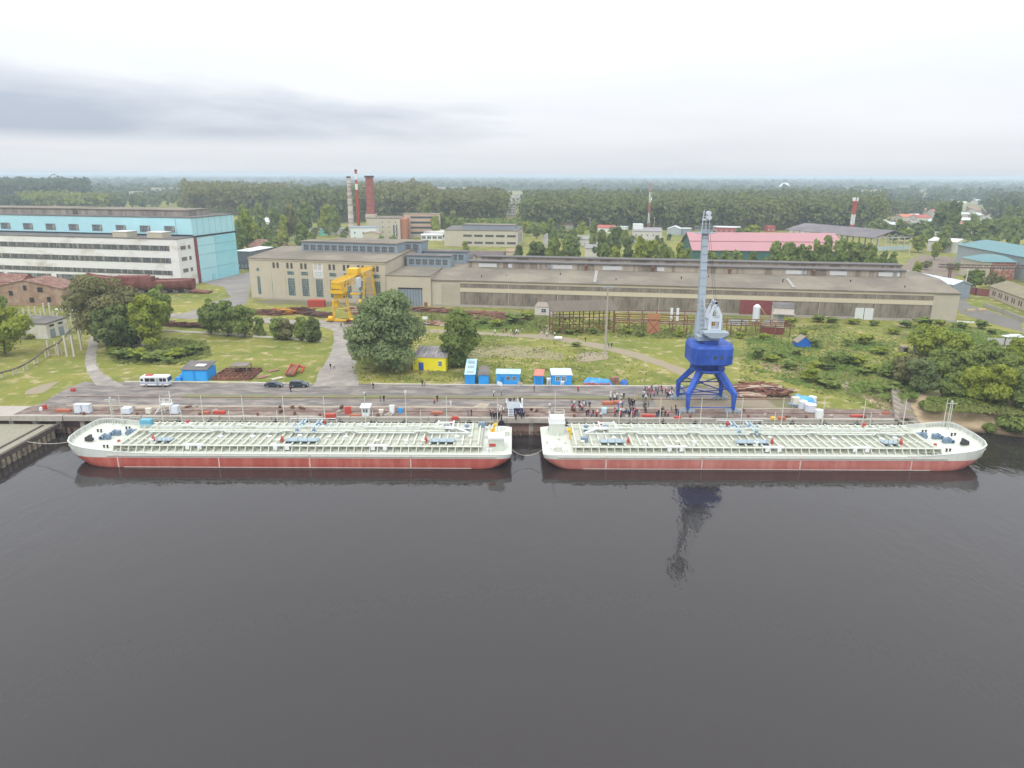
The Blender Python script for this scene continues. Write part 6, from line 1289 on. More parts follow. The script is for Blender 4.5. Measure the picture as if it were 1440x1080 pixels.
# trees behind the halls: px, distance, top pixel, width
MID = [(730, 395, 346, 20, 'd'), (755, 405, 337, 24, 'd'), (779, 400, 332, 26, 'g'), (797, 405, 336, 22, 'g'), (811, 400, 342, 20, 'd'), (846, 440, 325, 18, 'd'), (866, 450, 316, 14, 'd'), (852, 400, 342, 20, 'g'), (868, 395, 346, 20, 'y'), (884, 400, 336, 20, 'd'), (900, 395, 334, 24, 'y'), (916, 400, 335, 22, 'y'), (932, 395, 341, 22, 'g'), (945, 395, 346, 14, 'g'), (958, 400, 343, 18, 'y'), (968, 400, 350, 16, 'g'), (1000, 405, 352, 20, 'g'), (1022, 405, 352, 18, 'g'), (1040, 400, 351, 22, 'g'), (1058, 400, 354, 18, 'd'), (1092, 390, 341, 26, 'g'), (1110, 385, 338, 24, 'g'), (1132, 385, 343, 26, 'g'), (1152, 385, 336, 20, 'g'), (1165, 385, 333, 20, 'g'), (1184, 375, 338, 26, 'g'), (1206, 380, 337, 26, 'g'), (1224, 375, 341, 22, 'g'), (1242, 378, 352, 18, 'g'), (1258, 378, 356, 18, 'g'), (1290, 370, 368, 16, 'y'), (1057, 600, 315, 26, 'y'), (1040, 620, 320, 16, 'g'), (777, 560, 305, 8, 'g'), (790, 600, 318, 16, 'g'), (806, 560, 322, 22, 'g'), (800, 520, 328, 20, 'g'), (835, 600, 308, 14, 'g'), (816, 640, 312, 16, 'y'), (770, 470, 352, 20, 'g'), (835, 480, 330, 14, 'g'), (880, 560, 322, 12, 'g'), (765, 640, 312, 14, 'y'), (700, 640, 310, 18, 'g'), (680, 660, 308, 18, 'y'), (660, 650, 308, 18, 'g'), (640, 640, 306, 18, 'g'), (720, 650, 312, 18, 'g'), (742, 650, 312, 18, 'y'), (620, 640, 300, 18, 'g'), (600, 650, 290, 18, 'g'), (612, 620, 302, 14, 'y'), (755, 620, 316, 16, 'g'), (635, 690, 296, 16, 'g'), (345, 480, 297, 30, 'y'), (333, 470, 312, 20, 'g'), (356, 500, 318, 22, 'g'), (372, 520, 318, 20, 'g'), (404, 560, 284, 22, 'o'), (396, 540, 304, 18, 'y'), (422, 500, 316, 24, 'g'), (385, 470, 330, 18, 'g'), (438, 480, 326, 18, 'g'), (410, 600, 290, 18, 'g'), (340, 600, 290, 22, 'g'), (362, 640, 286, 20, 'g'), (385, 660, 288, 22, 'g'), (428, 660, 284, 22, 'g'), (455, 660, 286, 20, 'y'), (470, 640, 290, 18, 'g'), (387, 430, 345, 20, 'g'), (376, 440, 338, 18, 'g'), (552, 500, 331, 20, 'g'), (535, 510, 330, 14, 'g'), (655, 470, 340, 14, 'y'), (585, 480, 335, 14, 'y'),
       (1331, 640, 284, 26, 'd'), (1345, 650, 281, 22, 'd'), (1318, 640, 300, 22, 'd'), (1305, 640, 312, 22, 'g'), (1290, 650, 314, 24, 'g'), (1275, 600, 320, 24, 'y'), (1268, 650, 308, 20, 'g'), (1340, 560, 300, 26, 'd'), (1360, 560, 312, 24, 'g'), (1378, 560, 316, 22, 'g'), (1395, 580, 305, 24, 'g'), (1410, 600, 306, 22, 'g'), (1375, 640, 300, 18, 'g'), (1425, 560, 308, 26, 'g'), (1440, 580, 306, 24, 'g'), (1258, 600, 326, 18, 'g'), (1295, 520, 330, 22, 'y'), (1248, 640, 310, 18, 'g'), (1332, 520, 318, 20, 'g'), (1310, 560, 322, 18, 'g'), (1360, 470, 338, 16, 'g'), (1318, 470, 340, 14, 'y'), (1385, 480, 332, 16, 'g'), (1400, 460, 336, 14, 'y'), (1430, 470, 334, 16, 'g'), (1350, 420, 372, 20, 'g'), (1376, 345, 378, 26, 'g'), (1395, 350, 382, 18, 'o'), (1408, 345, 388, 16, 'o'), (1366, 345, 388, 16, 'g'), (1304, 420, 366, 14, 'o'), (1335, 415, 378, 12, 'o'), (1230, 640, 306, 24, 'g'), (1420, 700, 290, 18, 'g'), (1435, 720, 292, 20, 'g')]
for i, (px, y, pt, w_, k_) in enumerate(MID):
    xx, yy, zz = GY(px, pt, y); zc = y*CT+ST*H; Hh = max(4.5, zz); W = max(w_/1000*zc*1.15, Hh*.5)
    if px < 500: lab = 'broadleaf tree between the hangar and the chimneys'
    elif px < 730: lab = 'young green tree around the beige two-storey workshop behind the long hall'
    elif px < 1035: lab = 'tree in the broken row behind the long hall, near the crane jib'
    elif px < 1262 and y < 500: lab = 'bushy green tree in front of the pink-roofed hall, behind the long hall'
    else: lab = 'green tree among the small houses and sheds at the upper right'
    tree(lab, (xx, yy, 0), Hh, W, k_, ('oval', 'round', 'round')[i % 3], n=800, leaf=.5, lumps=13, seed=90+i % 5, group=lab, proto='mid'+str(i % 3))
# ------------------------------------------------------------ far-off woods that read as one mass
def forest(name, px0, px1, y0, depth, hmin, hmax, mats, sp, leaf, nq, seed, label, gapf=.0, wf=.62):
    rng = np.random.default_rng(seed); xa, xb = (px0-720)/1000., (px1-720)/1000.
    Cs, Ns, Ss, Ts = [], [], [], []
    y = y0
    while y < y0+depth:
        zc = y*CT+ST*H; w_ = (xb-xa)*zc; nt_ = max(2, int(w_/sp))
        for i in range(nt_):
            if rng.random() < gapf: continue
            x = xa*zc+w_*(i+rng.uniform(0, 1))/nt_; yy = y+rng.uniform(-.5, .5)*sp*1.1; nv = mnoise.noise(Vector((x/45., yy/60., seed*3.1))); Hh = rng.uniform(hmin, hmax)*(1+.22*nv)*(1.12 if rng.random() < .06 else 1); W = Hh*wf*rng.uniform(.6, 1.4)
            n = nq if y < y0+sp*2.5 else int(nq*.6)
            d = rng.normal(size=(n, 3)); d /= np.linalg.norm(d, axis=1, keepdims=True); d[:, 2] = np.where(rng.random(n) < .6, np.abs(d[:, 2]), d[:, 2])
            sub = np.array([(0, 0, .72, .42), (rng.uniform(-.3, .3), rng.uniform(-.3, .3), .55, .40), (rng.uniform(-.35, .35), -.2, .42, .38), (rng.uniform(-.3, .3), .1, .84, .26), (0, -.1, .25, .30)])
            ii = rng.choice(5, n, p=(.3, .22, .18, .2, .1)); q_ = sub[ii]; rad = rng.uniform(.7, 1.05, n)
            C = np.stack([x+W*(q_[:, 0]+d[:, 0]*q_[:, 3]*rad), yy+W*(q_[:, 1]+d[:, 1]*q_[:, 3]*rad), Hh*q_[:, 2]+d[:, 2]*q_[:, 3]*rad*Hh*.42], 1)
            Cs.append(C); Ns.append(d+rng.normal(size=(n, 3))*.45); Ss.append(leaf*rng.uniform(.6, 1.3, n)*(y/y0)**.7); Ts.append(np.clip(.35+nv*.7+rng.uniform(-.3, .3)+rng.random(n)*.25, 0, 1))
        y += sp*(.9+.6*(y-y0)/max(depth, 1))
        sp *= 1.012
    me = leaf_mesh(name, np.concatenate(Cs), np.concatenate(Ns), np.concatenate(Ss), np.concatenate(Ts), mats); o = bpy.data.objects.new(name, me); sc.collection.objects.link(o)
    tag(o, label, 'forest', None, 'stuff'); return o
FG = leafmat('forest_green', (0.095, 0.125, 0.04), (0.18, 0.205, 0.065)); FO = leafmat('forest_olive', (0.12, 0.14, 0.04), (0.235, 0.22, 0.075)); FD = leafmat('forest_dark', (0.07, 0.1, 0.045), (0.12, 0.15, 0.06)); FY = leafmat('forest_yellow', (0.205, 0.260, 0.046), (0.260, 0.260, 0.073))
forest('forest', 737, 1236, 735, 650, 24, 31, FG, 9.0, 1.25, 110, 1, 'dense green forest wall behind the long hall, right of the clearing')
forest('forest', 596, 708, 780, 650, 26, 33, FO, 9.5, 1.3, 100, 2, 'dense forest between the brick chimney and the clearing')
forest('forest', 500, 604, 850, 700, 33, 41, FO, 10, 1.4, 100, 3, 'tall olive forest directly behind the chimneys')
forest('forest', 392, 500, 820, 700, 27, 35, FG, 10, 1.4, 100, 4, 'forest left of the chimneys')
forest('forest', 262, 400, 960, 600, 32, 40, FO, 11, 1.6, 90, 5, 'yellowing forest above the right part of the hangar')
forest('forest', -60, 122, 1380, 600, 36, 43, FD, 14, 2.2, 80, 6, 'dark forest at the upper left')
forest('wood', 28, 150, 1080, 160, 20, 26, FY, 12, 1.8, 90, 7, 'bright yellow-green wood before the dark forest at the upper left')
forest('wood', -60, 40, 1050, 200, 16, 20, FD, 12, 1.8, 70, 17, 'low dark wood left of the yellow-green one')
forest('wood', 110, 275, 1150, 900, 12, 22, FG, 22, 2.2, 60, 8, 'scattered woods beyond the hangar roof', .25, .7)
forest('wood', 1232, 1500, 1050, 1300, 10, 20, FG, 60, 2.2, 60, 9, 'scattered woods with gardens at the far right', .6, 1.0)
forest('wood', 1236, 1330, 1000, 300, 11, 19, FG, 15, 1.6, 80, 10, 'green wood right of the striped mast')
forest('wood', 1385, 1500, 900, 700, 18, 26, FD, 14, 1.8, 80, 11, 'dark wood at the right edge', .1)
forest('wood', 600, 760, 690, 60, 7, 11, leafmat('young_birch', (0.160, 0.260, 0.051), (0.251, 0.260, 0.063)), 7, 1.0, 70, 12, 'bright green young thicket in front of the forest clearing', .0, .9)
forest('wood', 1236, 1330, 690, 130, 3.5, 7, FG, 14, 1.2, 60, 13, 'garden bushes among the houses right of the striped mast', .3, .9)
forest('wood', 1330, 1500, 640, 220, 3.5, 7, FG, 24, 1.2, 60, 14, 'garden bushes among the houses at the right edge', .5, .9)
forest('wood', 780, 1010, 560, 110, 4, 8, FG, 17, 1.0, 50, 15, 'garden bushes around the pale office', .35, .9)
forest('wood', 330, 500, 600, 130, 5, 10, FG, 15, 1.1, 55, 16, 'bushes before the forest left of the chimneys', .3, .9)
# horizon: successive woods out to the edge of sight
rng = np.random.default_rng(77); Cs, Ns, Ss, Ts = [], [], [], []; d = 1500.0
while d < 26000:
    n = 150; w_ = 1.9*d
    for i in range(n):
        px_ = (i+rng.random())/n*w_-w_/2
        nv = mnoise.noise(Vector((px_/900., d/1400., 0)))
        if nv > .28 and d < 9000: continue
        yy = d*(1+rng.uniform(-.035, .035)); Hh = rng.uniform(15, 24)+(6 if nv < -.2 else 0); W = d*.019
        if d < 4200 and px_/yy > .5 and rng.random() < .5: continue
        if d < 2600 and abs(px_/yy*1000*.97+720-722) < 18: continue
        m_ = 34; v = rng.normal(size=(m_, 3)); v /= np.linalg.norm(v, axis=1, keepdims=True); v[:, 2] = np.abs(v[:, 2])
        C = np.stack([px_+v[:, 0]*W*.5*rng.uniform(.3, 1.1, m_), yy+v[:, 1]*W*.5, v[:, 2]*Hh*rng.uniform(.5, 1.05, m_)], 1)
        Cs.append(C); Ns.append(v+rng.normal(size=(m_, 3))*.5); Ss.append(np.full(m_, d*.0024)*rng.uniform(.6, 1.2, m_)); Ss[-1] = np.minimum(Ss[-1], 9+d*.0006); Ts.append(np.clip(rng.random()*.8+rng.random(m_)*.2, 0, 1))
    d *= 1.085
o = bpy.data.objects.new('horizon_woods', leaf_mesh('horizon_woods', np.concatenate(Cs), np.concatenate(Ns), np.concatenate(Ss), np.concatenate(Ts), FD)); sc.collection.objects.link(o); tag(o, 'far woods fading into blue haze along the horizon', 'forest', None, 'stuff')
# undergrowth and rough grass tufts
def tufts(name, poly, n, s0, s1, mat, label, seed, cl=60):
    rng = random.Random(seed); xs_ = [p[0] for p in poly]; ys_ = [p[1] for p in poly]; C = []
    cc = [(rng.uniform(min(xs_), max(xs_)), rng.uniform(min(ys_), max(ys_))) for _ in range(cl)]
    def inside(x, y):
        c = False; j = len(poly)-1
        for i in range(len(poly)):
            if (poly[i][1] > y) != (poly[j][1] > y) and x < (poly[j][0]-poly[i][0])*(y-poly[i][1])/(poly[j][1]-poly[i][1])+poly[i][0]: c = not c
            j = i
        return c
    while len(C) < n:
        if rng.random() < .7: a = rng.choice(cc); px, py = rng.gauss(a[0], 9), rng.gauss(a[1], 2.6)
        else: px, py = rng.uniform(min(xs_), max(xs_)), rng.uniform(min(ys_), max(ys_))
        if inside(px, py): x, y = G(px, py); C.append((x, y, rng.uniform(.05, .5)*s1))
    C = np.array(C); r = np.random.default_rng(seed); Nn = r.normal(size=(n, 3))*.5+np.array([0, -.3, .8]); S = r.uniform(s0, s1, n)
    o = bpy.data.objects.new(name, leaf_mesh(name, C, Nn, S, r.random(n), mat)); sc.collection.objects.link(o); tag(o, label, 'grass', None, 'stuff')
RG = leafmat('rough_grass', (0.15, 0.195, 0.05), (0.27, 0.27, 0.085)); RG2 = leafmat('dry_weeds', (0.2, 0.19, 0.09), (0.3, 0.27, 0.14))
tufts('rough_grass', [(1045, 470), (1180, 458), (1400, 462), (1460, 480), (1460, 560), (1300, 545), (1250, 580), (1130, 548), (1040, 535), (1040, 500)], 6500, .12, .36, RG, 'rough weedy grass and low weeds right of the crane', 3, 90)
tufts('dry_weeds', [(1045, 470), (1180, 460), (1300, 462), (1290, 530), (1250, 575), (1130, 540), (1040, 525)], 2500, .1, .3, RG2, 'dry brownish weeds scattered right of the crane', 4, 50)
tufts('hall_weeds', [(560, 436), (780, 446), (1000, 462), (1180, 456), (1180, 461), (1000, 478), (780, 472), (560, 446)], 5000, .15, .6, RG, 'weeds growing along the foot of the long hall', 5, 60)
tufts('left_weeds', [(150, 470), (290, 480), (300, 500), (260, 514), (160, 512), (150, 495)], 3000, .15, .5, RG, 'weeds at the foot of the big trees at the left', 6, 30)
tufts('yard_weeds', [(0, 405), (110, 405), (140, 430), (140, 470), (60, 470), (0, 440)], 2200, .15, .4, RG, 'weeds around the brick ruins', 7, 40)
tufts('beach_weeds', [(1300, 565), (1440, 570), (1440, 585), (1400, 582), (1300, 577)], 1400, .12, .4, RG, 'weeds at the back of the sandy beach', 8, 20)
tufts('lawn_tufts', [(480, 455), (780, 478), (960, 530), (930, 540), (500, 536)], 6000, .1, .3, RG, 'grass tufts on the middle lawn', 9, 80)

WG = leafmat('green_weeds', (.12, .20, .045), (.22, .28, .07))
tufts('green_weeds', [(1050, 475), (1250, 470), (1300, 520), (1290, 560), (1240, 560), (1130, 545), (1050, 520)], 6000, .18, .5, WG, 'patches of tall green weeds between the bushes right of the crane', 31, 26)
tufts('green_weeds', [(655, 450), (760, 448), (745, 464), (660, 462)], 1500, .18, .5, WG, 'bright green weeds before the hall left of the white hut', 32, 8)
tufts('green_weeds', [(1300, 452), (1440, 470), (1440, 500), (1340, 480)], 2000, .18, .5, WG, 'green weeds beyond the thicket at the right', 33, 14)
# ============================================================ VEHICLES
CARM = M('dark_blue_grey_car_paint', (.05, .065, .085), .1, 1, .25, .3, spec=.6); CGL = M('car_glass', (.02, .025, .03), .1, 1, .08, spec=.7); CHR = M('wheel_rim', (.45, .45, .46), .1, 1, .3, .6)
def wheel(root, x, y, r, w_=.24):
    o = MB().cyl((x, y-w_/2, r), (x, y+w_/2, r), r, 16).build('wheel', BLACKR, root); MB().cyl((x, y-w_/2-.015, r), (x, y+w_/2+.015, r), r*.6, 12).build('rim', CHR, o)
def car(label, px, py, prof, glass, Lc, Wc, rz=0.0, wb=(.85, 3.5), r=.33):
    t_ = thing('parked_car', label, 'car', (*G(px, py), .02), rz)
    m = MB(); m.yprism(prof, -Wc/2, Wc/2); o = m.build('body', CARM, t_)
    bv = o.modifiers.new('bevel', 'BEVEL'); bv.width = .12; bv.segments = 3; bv.limit_method = 'ANGLE'
    m = MB(); m.yprism(glass, -Wc/2-.012, Wc/2+.012); g_ = m.build('side_windows', CGL, t_)
    zt = max(z for x, z in glass); m = MB()
    a, b = glass[-1], glass[-2]      # windscreen line
    m.add([(a[0]+.10, -Wc*.42, a[1]+.01), (a[0]+.10, Wc*.42, a[1]+.01), (b[0]+.06, Wc*.38, b[1]+.02), (b[0]+.06, -Wc*.38, b[1]+.02)], [(0, 1, 2, 3)]); m.build('windscreen', CGL, t_)
    for x in wb:
        for s in (-1, 1): wheel(t_, x, s*(Wc/2-.1), r)
    for s in (-1, 1): MB().box(Lc-.12, Lc+.01, s*Wc*.38-.18, s*Wc*.38+.18, .6, .78).build('headlight', WHITE, t_); MB().box(-.01, .1, s*Wc*.38-.16, s*Wc*.38+.16, .7, .9).build('tail_light', REDP, t_)
    for s in (-1, 1): MB().box(Lc*.62, Lc*.62+.2, s*(Wc/2+.1)-.08, s*(Wc/2+.1)+.08, .95, 1.1).build('mirror', CARM, t_)
car('dark grey-blue saloon car parked at the kerb, left one of the two cars', 373, 544, [(0, .3), (4.5, .3), (4.55, .65), (4.3, .82), (3.3, .98), (2.65, 1.42), (1.35, 1.45), (.6, 1.05), (.02, .98)], [(.85, 1.0), (3.1, .98), (2.62, 1.36), (1.4, 1.38)][:1]+[(1.4, 1.38), (2.62, 1.36), (3.15, .99)], 4.55, 1.75)
car('dark blue-grey estate car parked at the kerb, right one of the two cars', 408, 544, [(0, .35), (4.7, .35), (4.75, .75), (4.5, .98), (3.6, 1.1), (2.9, 1.66), (.5, 1.72), (.08, 1.15)], [(.35, 1.12), (.65, 1.62), (2.85, 1.58), (3.45, 1.1)], 4.75, 1.85, 0, (.95, 3.75), .37)
bs_ = thing('bus', 'small white bus with red roof box parked at the left end of the yard', 'bus', (*G(201, 543), .02), 0.02)
BW = M('bus_white', (.70, .71, .72), .05, 1, .4); m = MB(); m.yprism([(0, .45), (7.0, .45), (7.05, 1.3), (6.85, 2.65), (6.6, 2.85), (.25, 2.85), (0, 2.6)], -1.2, 1.2); o = m.build('body', BW, bs_); bv = o.modifiers.new('bevel', 'BEVEL'); bv.width = .14; bv.segments = 3
for x0, x1 in ((1.3, 2.5), (2.6, 3.8), (4.9, 5.7), (5.8, 6.6)): MB().box(x0, x1, -1.23, -1.19, 1.5, 2.4).build('window', CGL, bs_)
MB().box(4.0, 4.75, -1.225, -1.19, .55, 2.4).build('door', GREYM, bs_); MB().box(6.9, 7.08, -1.05, 1.05, 1.5, 2.45).build('windscreen', CGL, bs_); MB().cyl((.55, -1.24, 1.95), (.55, -1.19, 1.95), .35, 10).build('rear_window', CGL, bs_)
for x in (1.5, 5.6):
    for s in (-1, 1): wheel(bs_, x, s*1.05, .42, .3)
MB().box(1.2, 2.9, -.5, .5, 2.85, 3.1).build('roof_box', REDP, bs_); MB().box(0, 7.03, -1.215, -1.19, 1.05, 1.22).build('blue_stripe', M('stripe_blue', (.05, .1, .35), .1, 1), bs_)
for s in (-1, 1): MB().box(6.98, 7.08, s*.85-.18, s*.85+.18, .75, 1.0).build('headlight', WHITE, bs_)
MB().box(0, 1.1, 0, .8, .05, .75).build('tub', CYAN, bs_) if False else None
x, y = G(246, 536); m = MB(); m.box(0, 1.6, 0, .9, 0, .8); m.box(.1, 1.5, .1, .8, .8, .9); tag(m.build('blue_box', CYAN, None, (x, y, .02)), 'low bright blue box between the white bus and the double garage', 'box')
# ============================================================ SCRAP AND TARPS
def heap(label, pts, n, L_, hh_, mats, seed, th=.35, name='scrap_heap', cat='scrap heap', along=.35):
    """pts: photo points along the heap's foot, beams lie criss-cross"""
    rnd = random.Random(seed); P_ = [Vector((*G(*p), 0)) for p in pts]; o0 = P_[0]; t_ = thing(name, label, cat, o0)
    m = MB()
    for i in range(n):
        k = rnd.randrange(len(P_)-1) if len(P_) > 2 else 0; c_ = P_[k].lerp(P_[k+1], rnd.random())-o0; c_.y += rnd.uniform(-1.6, 1.6); z = rnd.uniform(.1, hh_)*(1-abs(c_.y % 1)*.2); a = rnd.gauss(0, along); l = L_*rnd.uniform(.4, 1.1)/2
        d = Vector((math.cos(a)*l, math.sin(a)*l, rnd.uniform(-.15, .15)*l*.4)); q = c_+Vector((0, 0, z)); m.beam(q-d, q+d, th*rnd.uniform(.5, 1.3), th*rnd.uniform(.5, 1.2), rnd.randrange(len(mats)))
    m.build('pile', mats, t_); return t_
RU2 = M('dark_rust', (.10, .05, .04), .3, .6, .9); RU3 = M('pinkish_rust', (.28, .15, .11), .3, .6, .9); PALEWD = M('pale_board', (.48, .42, .32), .2, 1, .9); YR = M('yellow_ochre_steel', (.55, .28, .04), .3, 1, .8)
heap('dark rusty scrap heap in front of the left end of the beige workshop', [(358, 441), (395, 443)], 90, 6, 1.9, [RUST, RU2, RU3], 1)
heap('ochre yellow pipe heap in the middle of the scrap yard', [(386, 441), (412, 442)], 80, 4, 2.2, [YR, YR, ORANGE], 2, .3)
heap('brown scrap heap between the ochre heap and the red container', [(408, 440), (436, 442)], 90, 6, 2.4, [RUST, RU2], 3)
heap('dark scrap metal heap just left of the yellow gantry crane leg', [(436, 443), (462, 446)], 90, 6, 1.6, [RU2, RUST, M('dark_grey_steel', (.08, .08, .09), .2, 1)], 4)
heap('long rusty beams under the yellow gantry crane', [(497, 436), (525, 446)], 90, 9, 1.6, [RUST, RU3, PALEWD], 5)
heap('reddish steel beams behind the slender floodlight pole', [(488, 452), (512, 456)], 50, 6, 1.2, [RUST, RU2], 15)
heap('rusty steel stack in front of the grey folding gate', [(588, 437), (630, 440)], 110, 9, 1.5, [RUST, RU2, RU3], 6)
heap('low pile of pale and rusty beams right of the big willow', [(600, 455), (632, 458)], 60, 9, .9, [RUST, PALEWD, RU3], 7)
heap('long stack of dark steel before the hall, right of the birch', [(662, 441), (705, 445)], 100, 10, 1.2, [RU2, RUST, RU3], 8, .35, along=.15)
heap('scattered steel bars in the grass before the hall', [(668, 449), (735, 450)], 50, 9, .5, [RU3, RUST, RU2], 9, .3, along=.2)
heap('rusty scrap row behind the leftmost trees of the row', [(232, 457), (290, 461)], 90, 6, 1.5, [RUST, RU2], 10)
heap('rusty plate and beam pile just right of the crane, on the quay side lawn', [(1036, 547), (1095, 551)], 120, 8, .9, [RUST, RU3, RU2, PALEWD], 11, .35, along=.2)
heap('pale planks stacked right of the crane leg', [(1040, 556), (1062, 558)], 26, 6, .7, [PALEWD, PALEWD, RU3], 12, .35, along=.15)
heap('rusty anchor chains and rings left of the light blue tarp', [(1068, 555), (1108, 556)], 60, 2.4, 1.2, [RU2, RUST], 13, .5, along=1.2)
heap('rusty remains on the reddish patch behind the crane', [(1050, 543), (1085, 545)], 40, 6, .8, [RUST, RU3], 14)
heap('heap of dumped debris beside the road at the right of the hall', [(1268, 385), (1325, 390)], 70, 4, .9, [M('grey_rubble', (.3, .27, .24), .3, 1), RU3, PALEWD], 16, .8, along=1.5)
for a, b, lab, h_ in (((433, 432), (456, 432), 'bright red steel container behind the scrap heaps', 2.8),):
    o, an, W = frame(a, b); t_ = thing('container', lab, 'container', (*o, 0), an); MB().box(0, W, 0, 3, 0, h_).build('body', M('faded_red_container', (.42, .07, .05), .12, .5), t_); m = MB()
    for k in range(9): m.box(W*k/8-.05, W*k/8+.05, -.08, .0, .1, h_-.1)
    m.build('ribs', M('rib_red', (.33, .05, .04), .1, 1), t_)
# rusty floor section with frame by the garage
o, an, W = frame((298, 535), (352, 535)); t_ = thing('steel_section', 'rusty ship floor section with a raised table frame right of the blue garage', 'steel section', (*o, 0), an)
m = MB()
for k in range(5): m.box(0, W, k*2.4, k*2.4+.3, .1, .9)
for k in range(9): m.box(W*k/8-.12, W*k/8+.12, .3, 9.6, .1, .7)
m.build('grid', RUST, t_); m = MB(); m.box(3, W*.75, 5, 9, 2.4, 2.6)
for a in (3.1, W*.75-.2):
    for b in (5.1, 8.8): m.box(a, a+.2, b, b+.2, .7, 2.4)
m.build('table_frame', M('grey_brown_steel', (.2, .17, .15), .3, .6), t_)
o, an, W = frame((402, 530), (412, 530)); t_ = thing('red_hopper', 'red and rust painted steel chute lying on the lawn behind the cars', 'chute', (*o, 0), an)
m = MB(); m.beam((1, 0, .5), (1.2, 5.4, 1.7), 2.2, .5); m.build('trough', RUST, t_); m = MB(); m.beam((-.1, 0, .7), (.1, 5.4, 2.0), .2, .6); m.beam((2.1, 0, .7), (2.3, 5.4, 2.0), .2, .6); m.beam((0, 5.5, 2), (3.8, 5.2, 1.2), .5, .5); m.beam((3.6, 5.3, 1.3), (3.2, 3.4, .3), .4); m.build('frame', REDP, t_)
for px, py, lab in ((369, 531, 'rusty plate lying on the lawn left of the red chute'), (384, 522, 'pinkish plate lying on the lawn above the left car'), (390, 533, 'pale board on the lawn above the left car')):
    x, y = G(px, py); m = MB(); m.beam((-1.2, -1.0, .15), (1.0, 1.2, .2), 1.6, .15); m.box(-.1, .1, -1.2, 1.2, .2, .3); tag(m.build('steel_plate', PALEWD if 'pale' in lab else RU3, None, (x, y, 0)), lab, 'plate')
def tarp(label, a, b, D, Hh, mat, seed, under=None):
    o, an, W = frame(a, b); t_ = thing('tarpaulin', label, 'tarpaulin', (*o, 0), an); m = MB(); nx_, ny_ = max(8, int(W*2)), 9
    for j in range(ny_):
        for i in range(nx_):
            u, v = i/(nx_-1), j/(ny_-1); e = min(1, min(u, 1-u)*7)**.5*min(1, min(v, 1-v)*4)**.6; z = Hh*e*(.75+.45*mnoise.noise(Vector((u*W*.8, v*D*.8, seed))))+.12*mnoise.noise(Vector((u*W*3, v*D*3, seed)))
            m.v.append((u*W, v*D, max(.02, z)))
    for j in range(ny_-1):
        for i in range(nx_-1): m.f.append((j*nx_+i, j*nx_+i+1, (j+1)*nx_+i+1, (j+1)*nx_+i)); m.mi.append(0); m.sm.append(False)
    m.build('sheet', mat, t_, recalc=False)
    if under:
        m = MB(); rnd = random.Random(seed)
        for k in range(int(W)): m.box(k+.1, k+.9, -.35, 1.0, 0, rnd.uniform(.35, .7))
        m.build('goods', under, t_)
    return t_
TB = M('blue_tarp', (.04, .25, .62), .25, .8, .5, col2=(.10, .36, .72), amt=.7)
tarp('long crumpled bright blue tarpaulin over stacked goods at the kerb', (820, 541), (862, 542), 2.6, 1.5, TB, 1, M('red_brown_goods', (.4, .12, .08), .3, 1))
tarp('darker blue tarpaulin lump at the kerb, right end of the tarp row', (872, 541), (883, 541.5), 2.2, 1.2, M('dark_blue_tarp', (.03, .12, .42), .25, 1, .5), 5)
tarp('light blue tarpaulin beside the white drums on the quay lawn', (1108, 568), (1137, 574), 6, 1.9, M('light_blue_tarp', (.12, .38, .74), .15, .8, .5), 9)
x, y = G(866, 541); t_ = thing('crate', 'brown wooden crate between the two blue tarpaulins', 'crate', (x-1.2, y+.3, 0)); MB().box(0, 2.0, 0, 1.6, 0, 1.8).build('body', M('brown_crate', (.27, .15, .10), .2, 1), t_); m = MB(); m.box(-.05, 2.05, -.06, -.01, .85, 1.0); m.box(.9, 1.1, -.07, -.02, 0, 1.8); m.build('batten', RUST, t_)
for px, py, r, h_, mm_, lab in ((1128, 574, 1.0, 1.7, PANEL, 'pale grey drum in front of the light blue tarpaulin'), (1139, 578, 1.25, 1.6, PANEL, 'widest grey drum right of the light blue tarpaulin'), (1151, 588, .85, 1.9, WHITE, 'white drum nearest the quay edge, right of the light blue tarpaulin'), (1142, 566, .9, 1.4, WHITE, 'white drum with yellow rim behind the others')):
    x, y = G(px, py); t_ = thing('drum', lab, 'drum', (x, y, 0)); MB().cyl((0, 0, 0), (0, 0, h_), r, 16).build('body', mm_, t_); MB().cyl((0, 0, h_), (0, 0, h_+.08), r*1.04, 16).build('lid', WHITE, t_)
x, y = G(1114, 574); t_ = thing('tank_crate', 'cream plastic tank in a cage in front of the light blue tarpaulin', 'tank', (x, y, 0)); MB().box(0, 1.7, 0, 1.3, .9, 2.5).build('tank', M('cream_cabinet', (.62, .6, .5)), t_); m = MB()
for a in (0, 1.7):
    for b in (0, 1.3): m.beam((a, b, 0), (a, b, 2.5), .08)
m.beam((0, 0, .9), (1.7, 0, .9), .08); m.beam((0, 0, 0), (1.7, 0, .9), .06); m.build('cage', GREYM, t_)
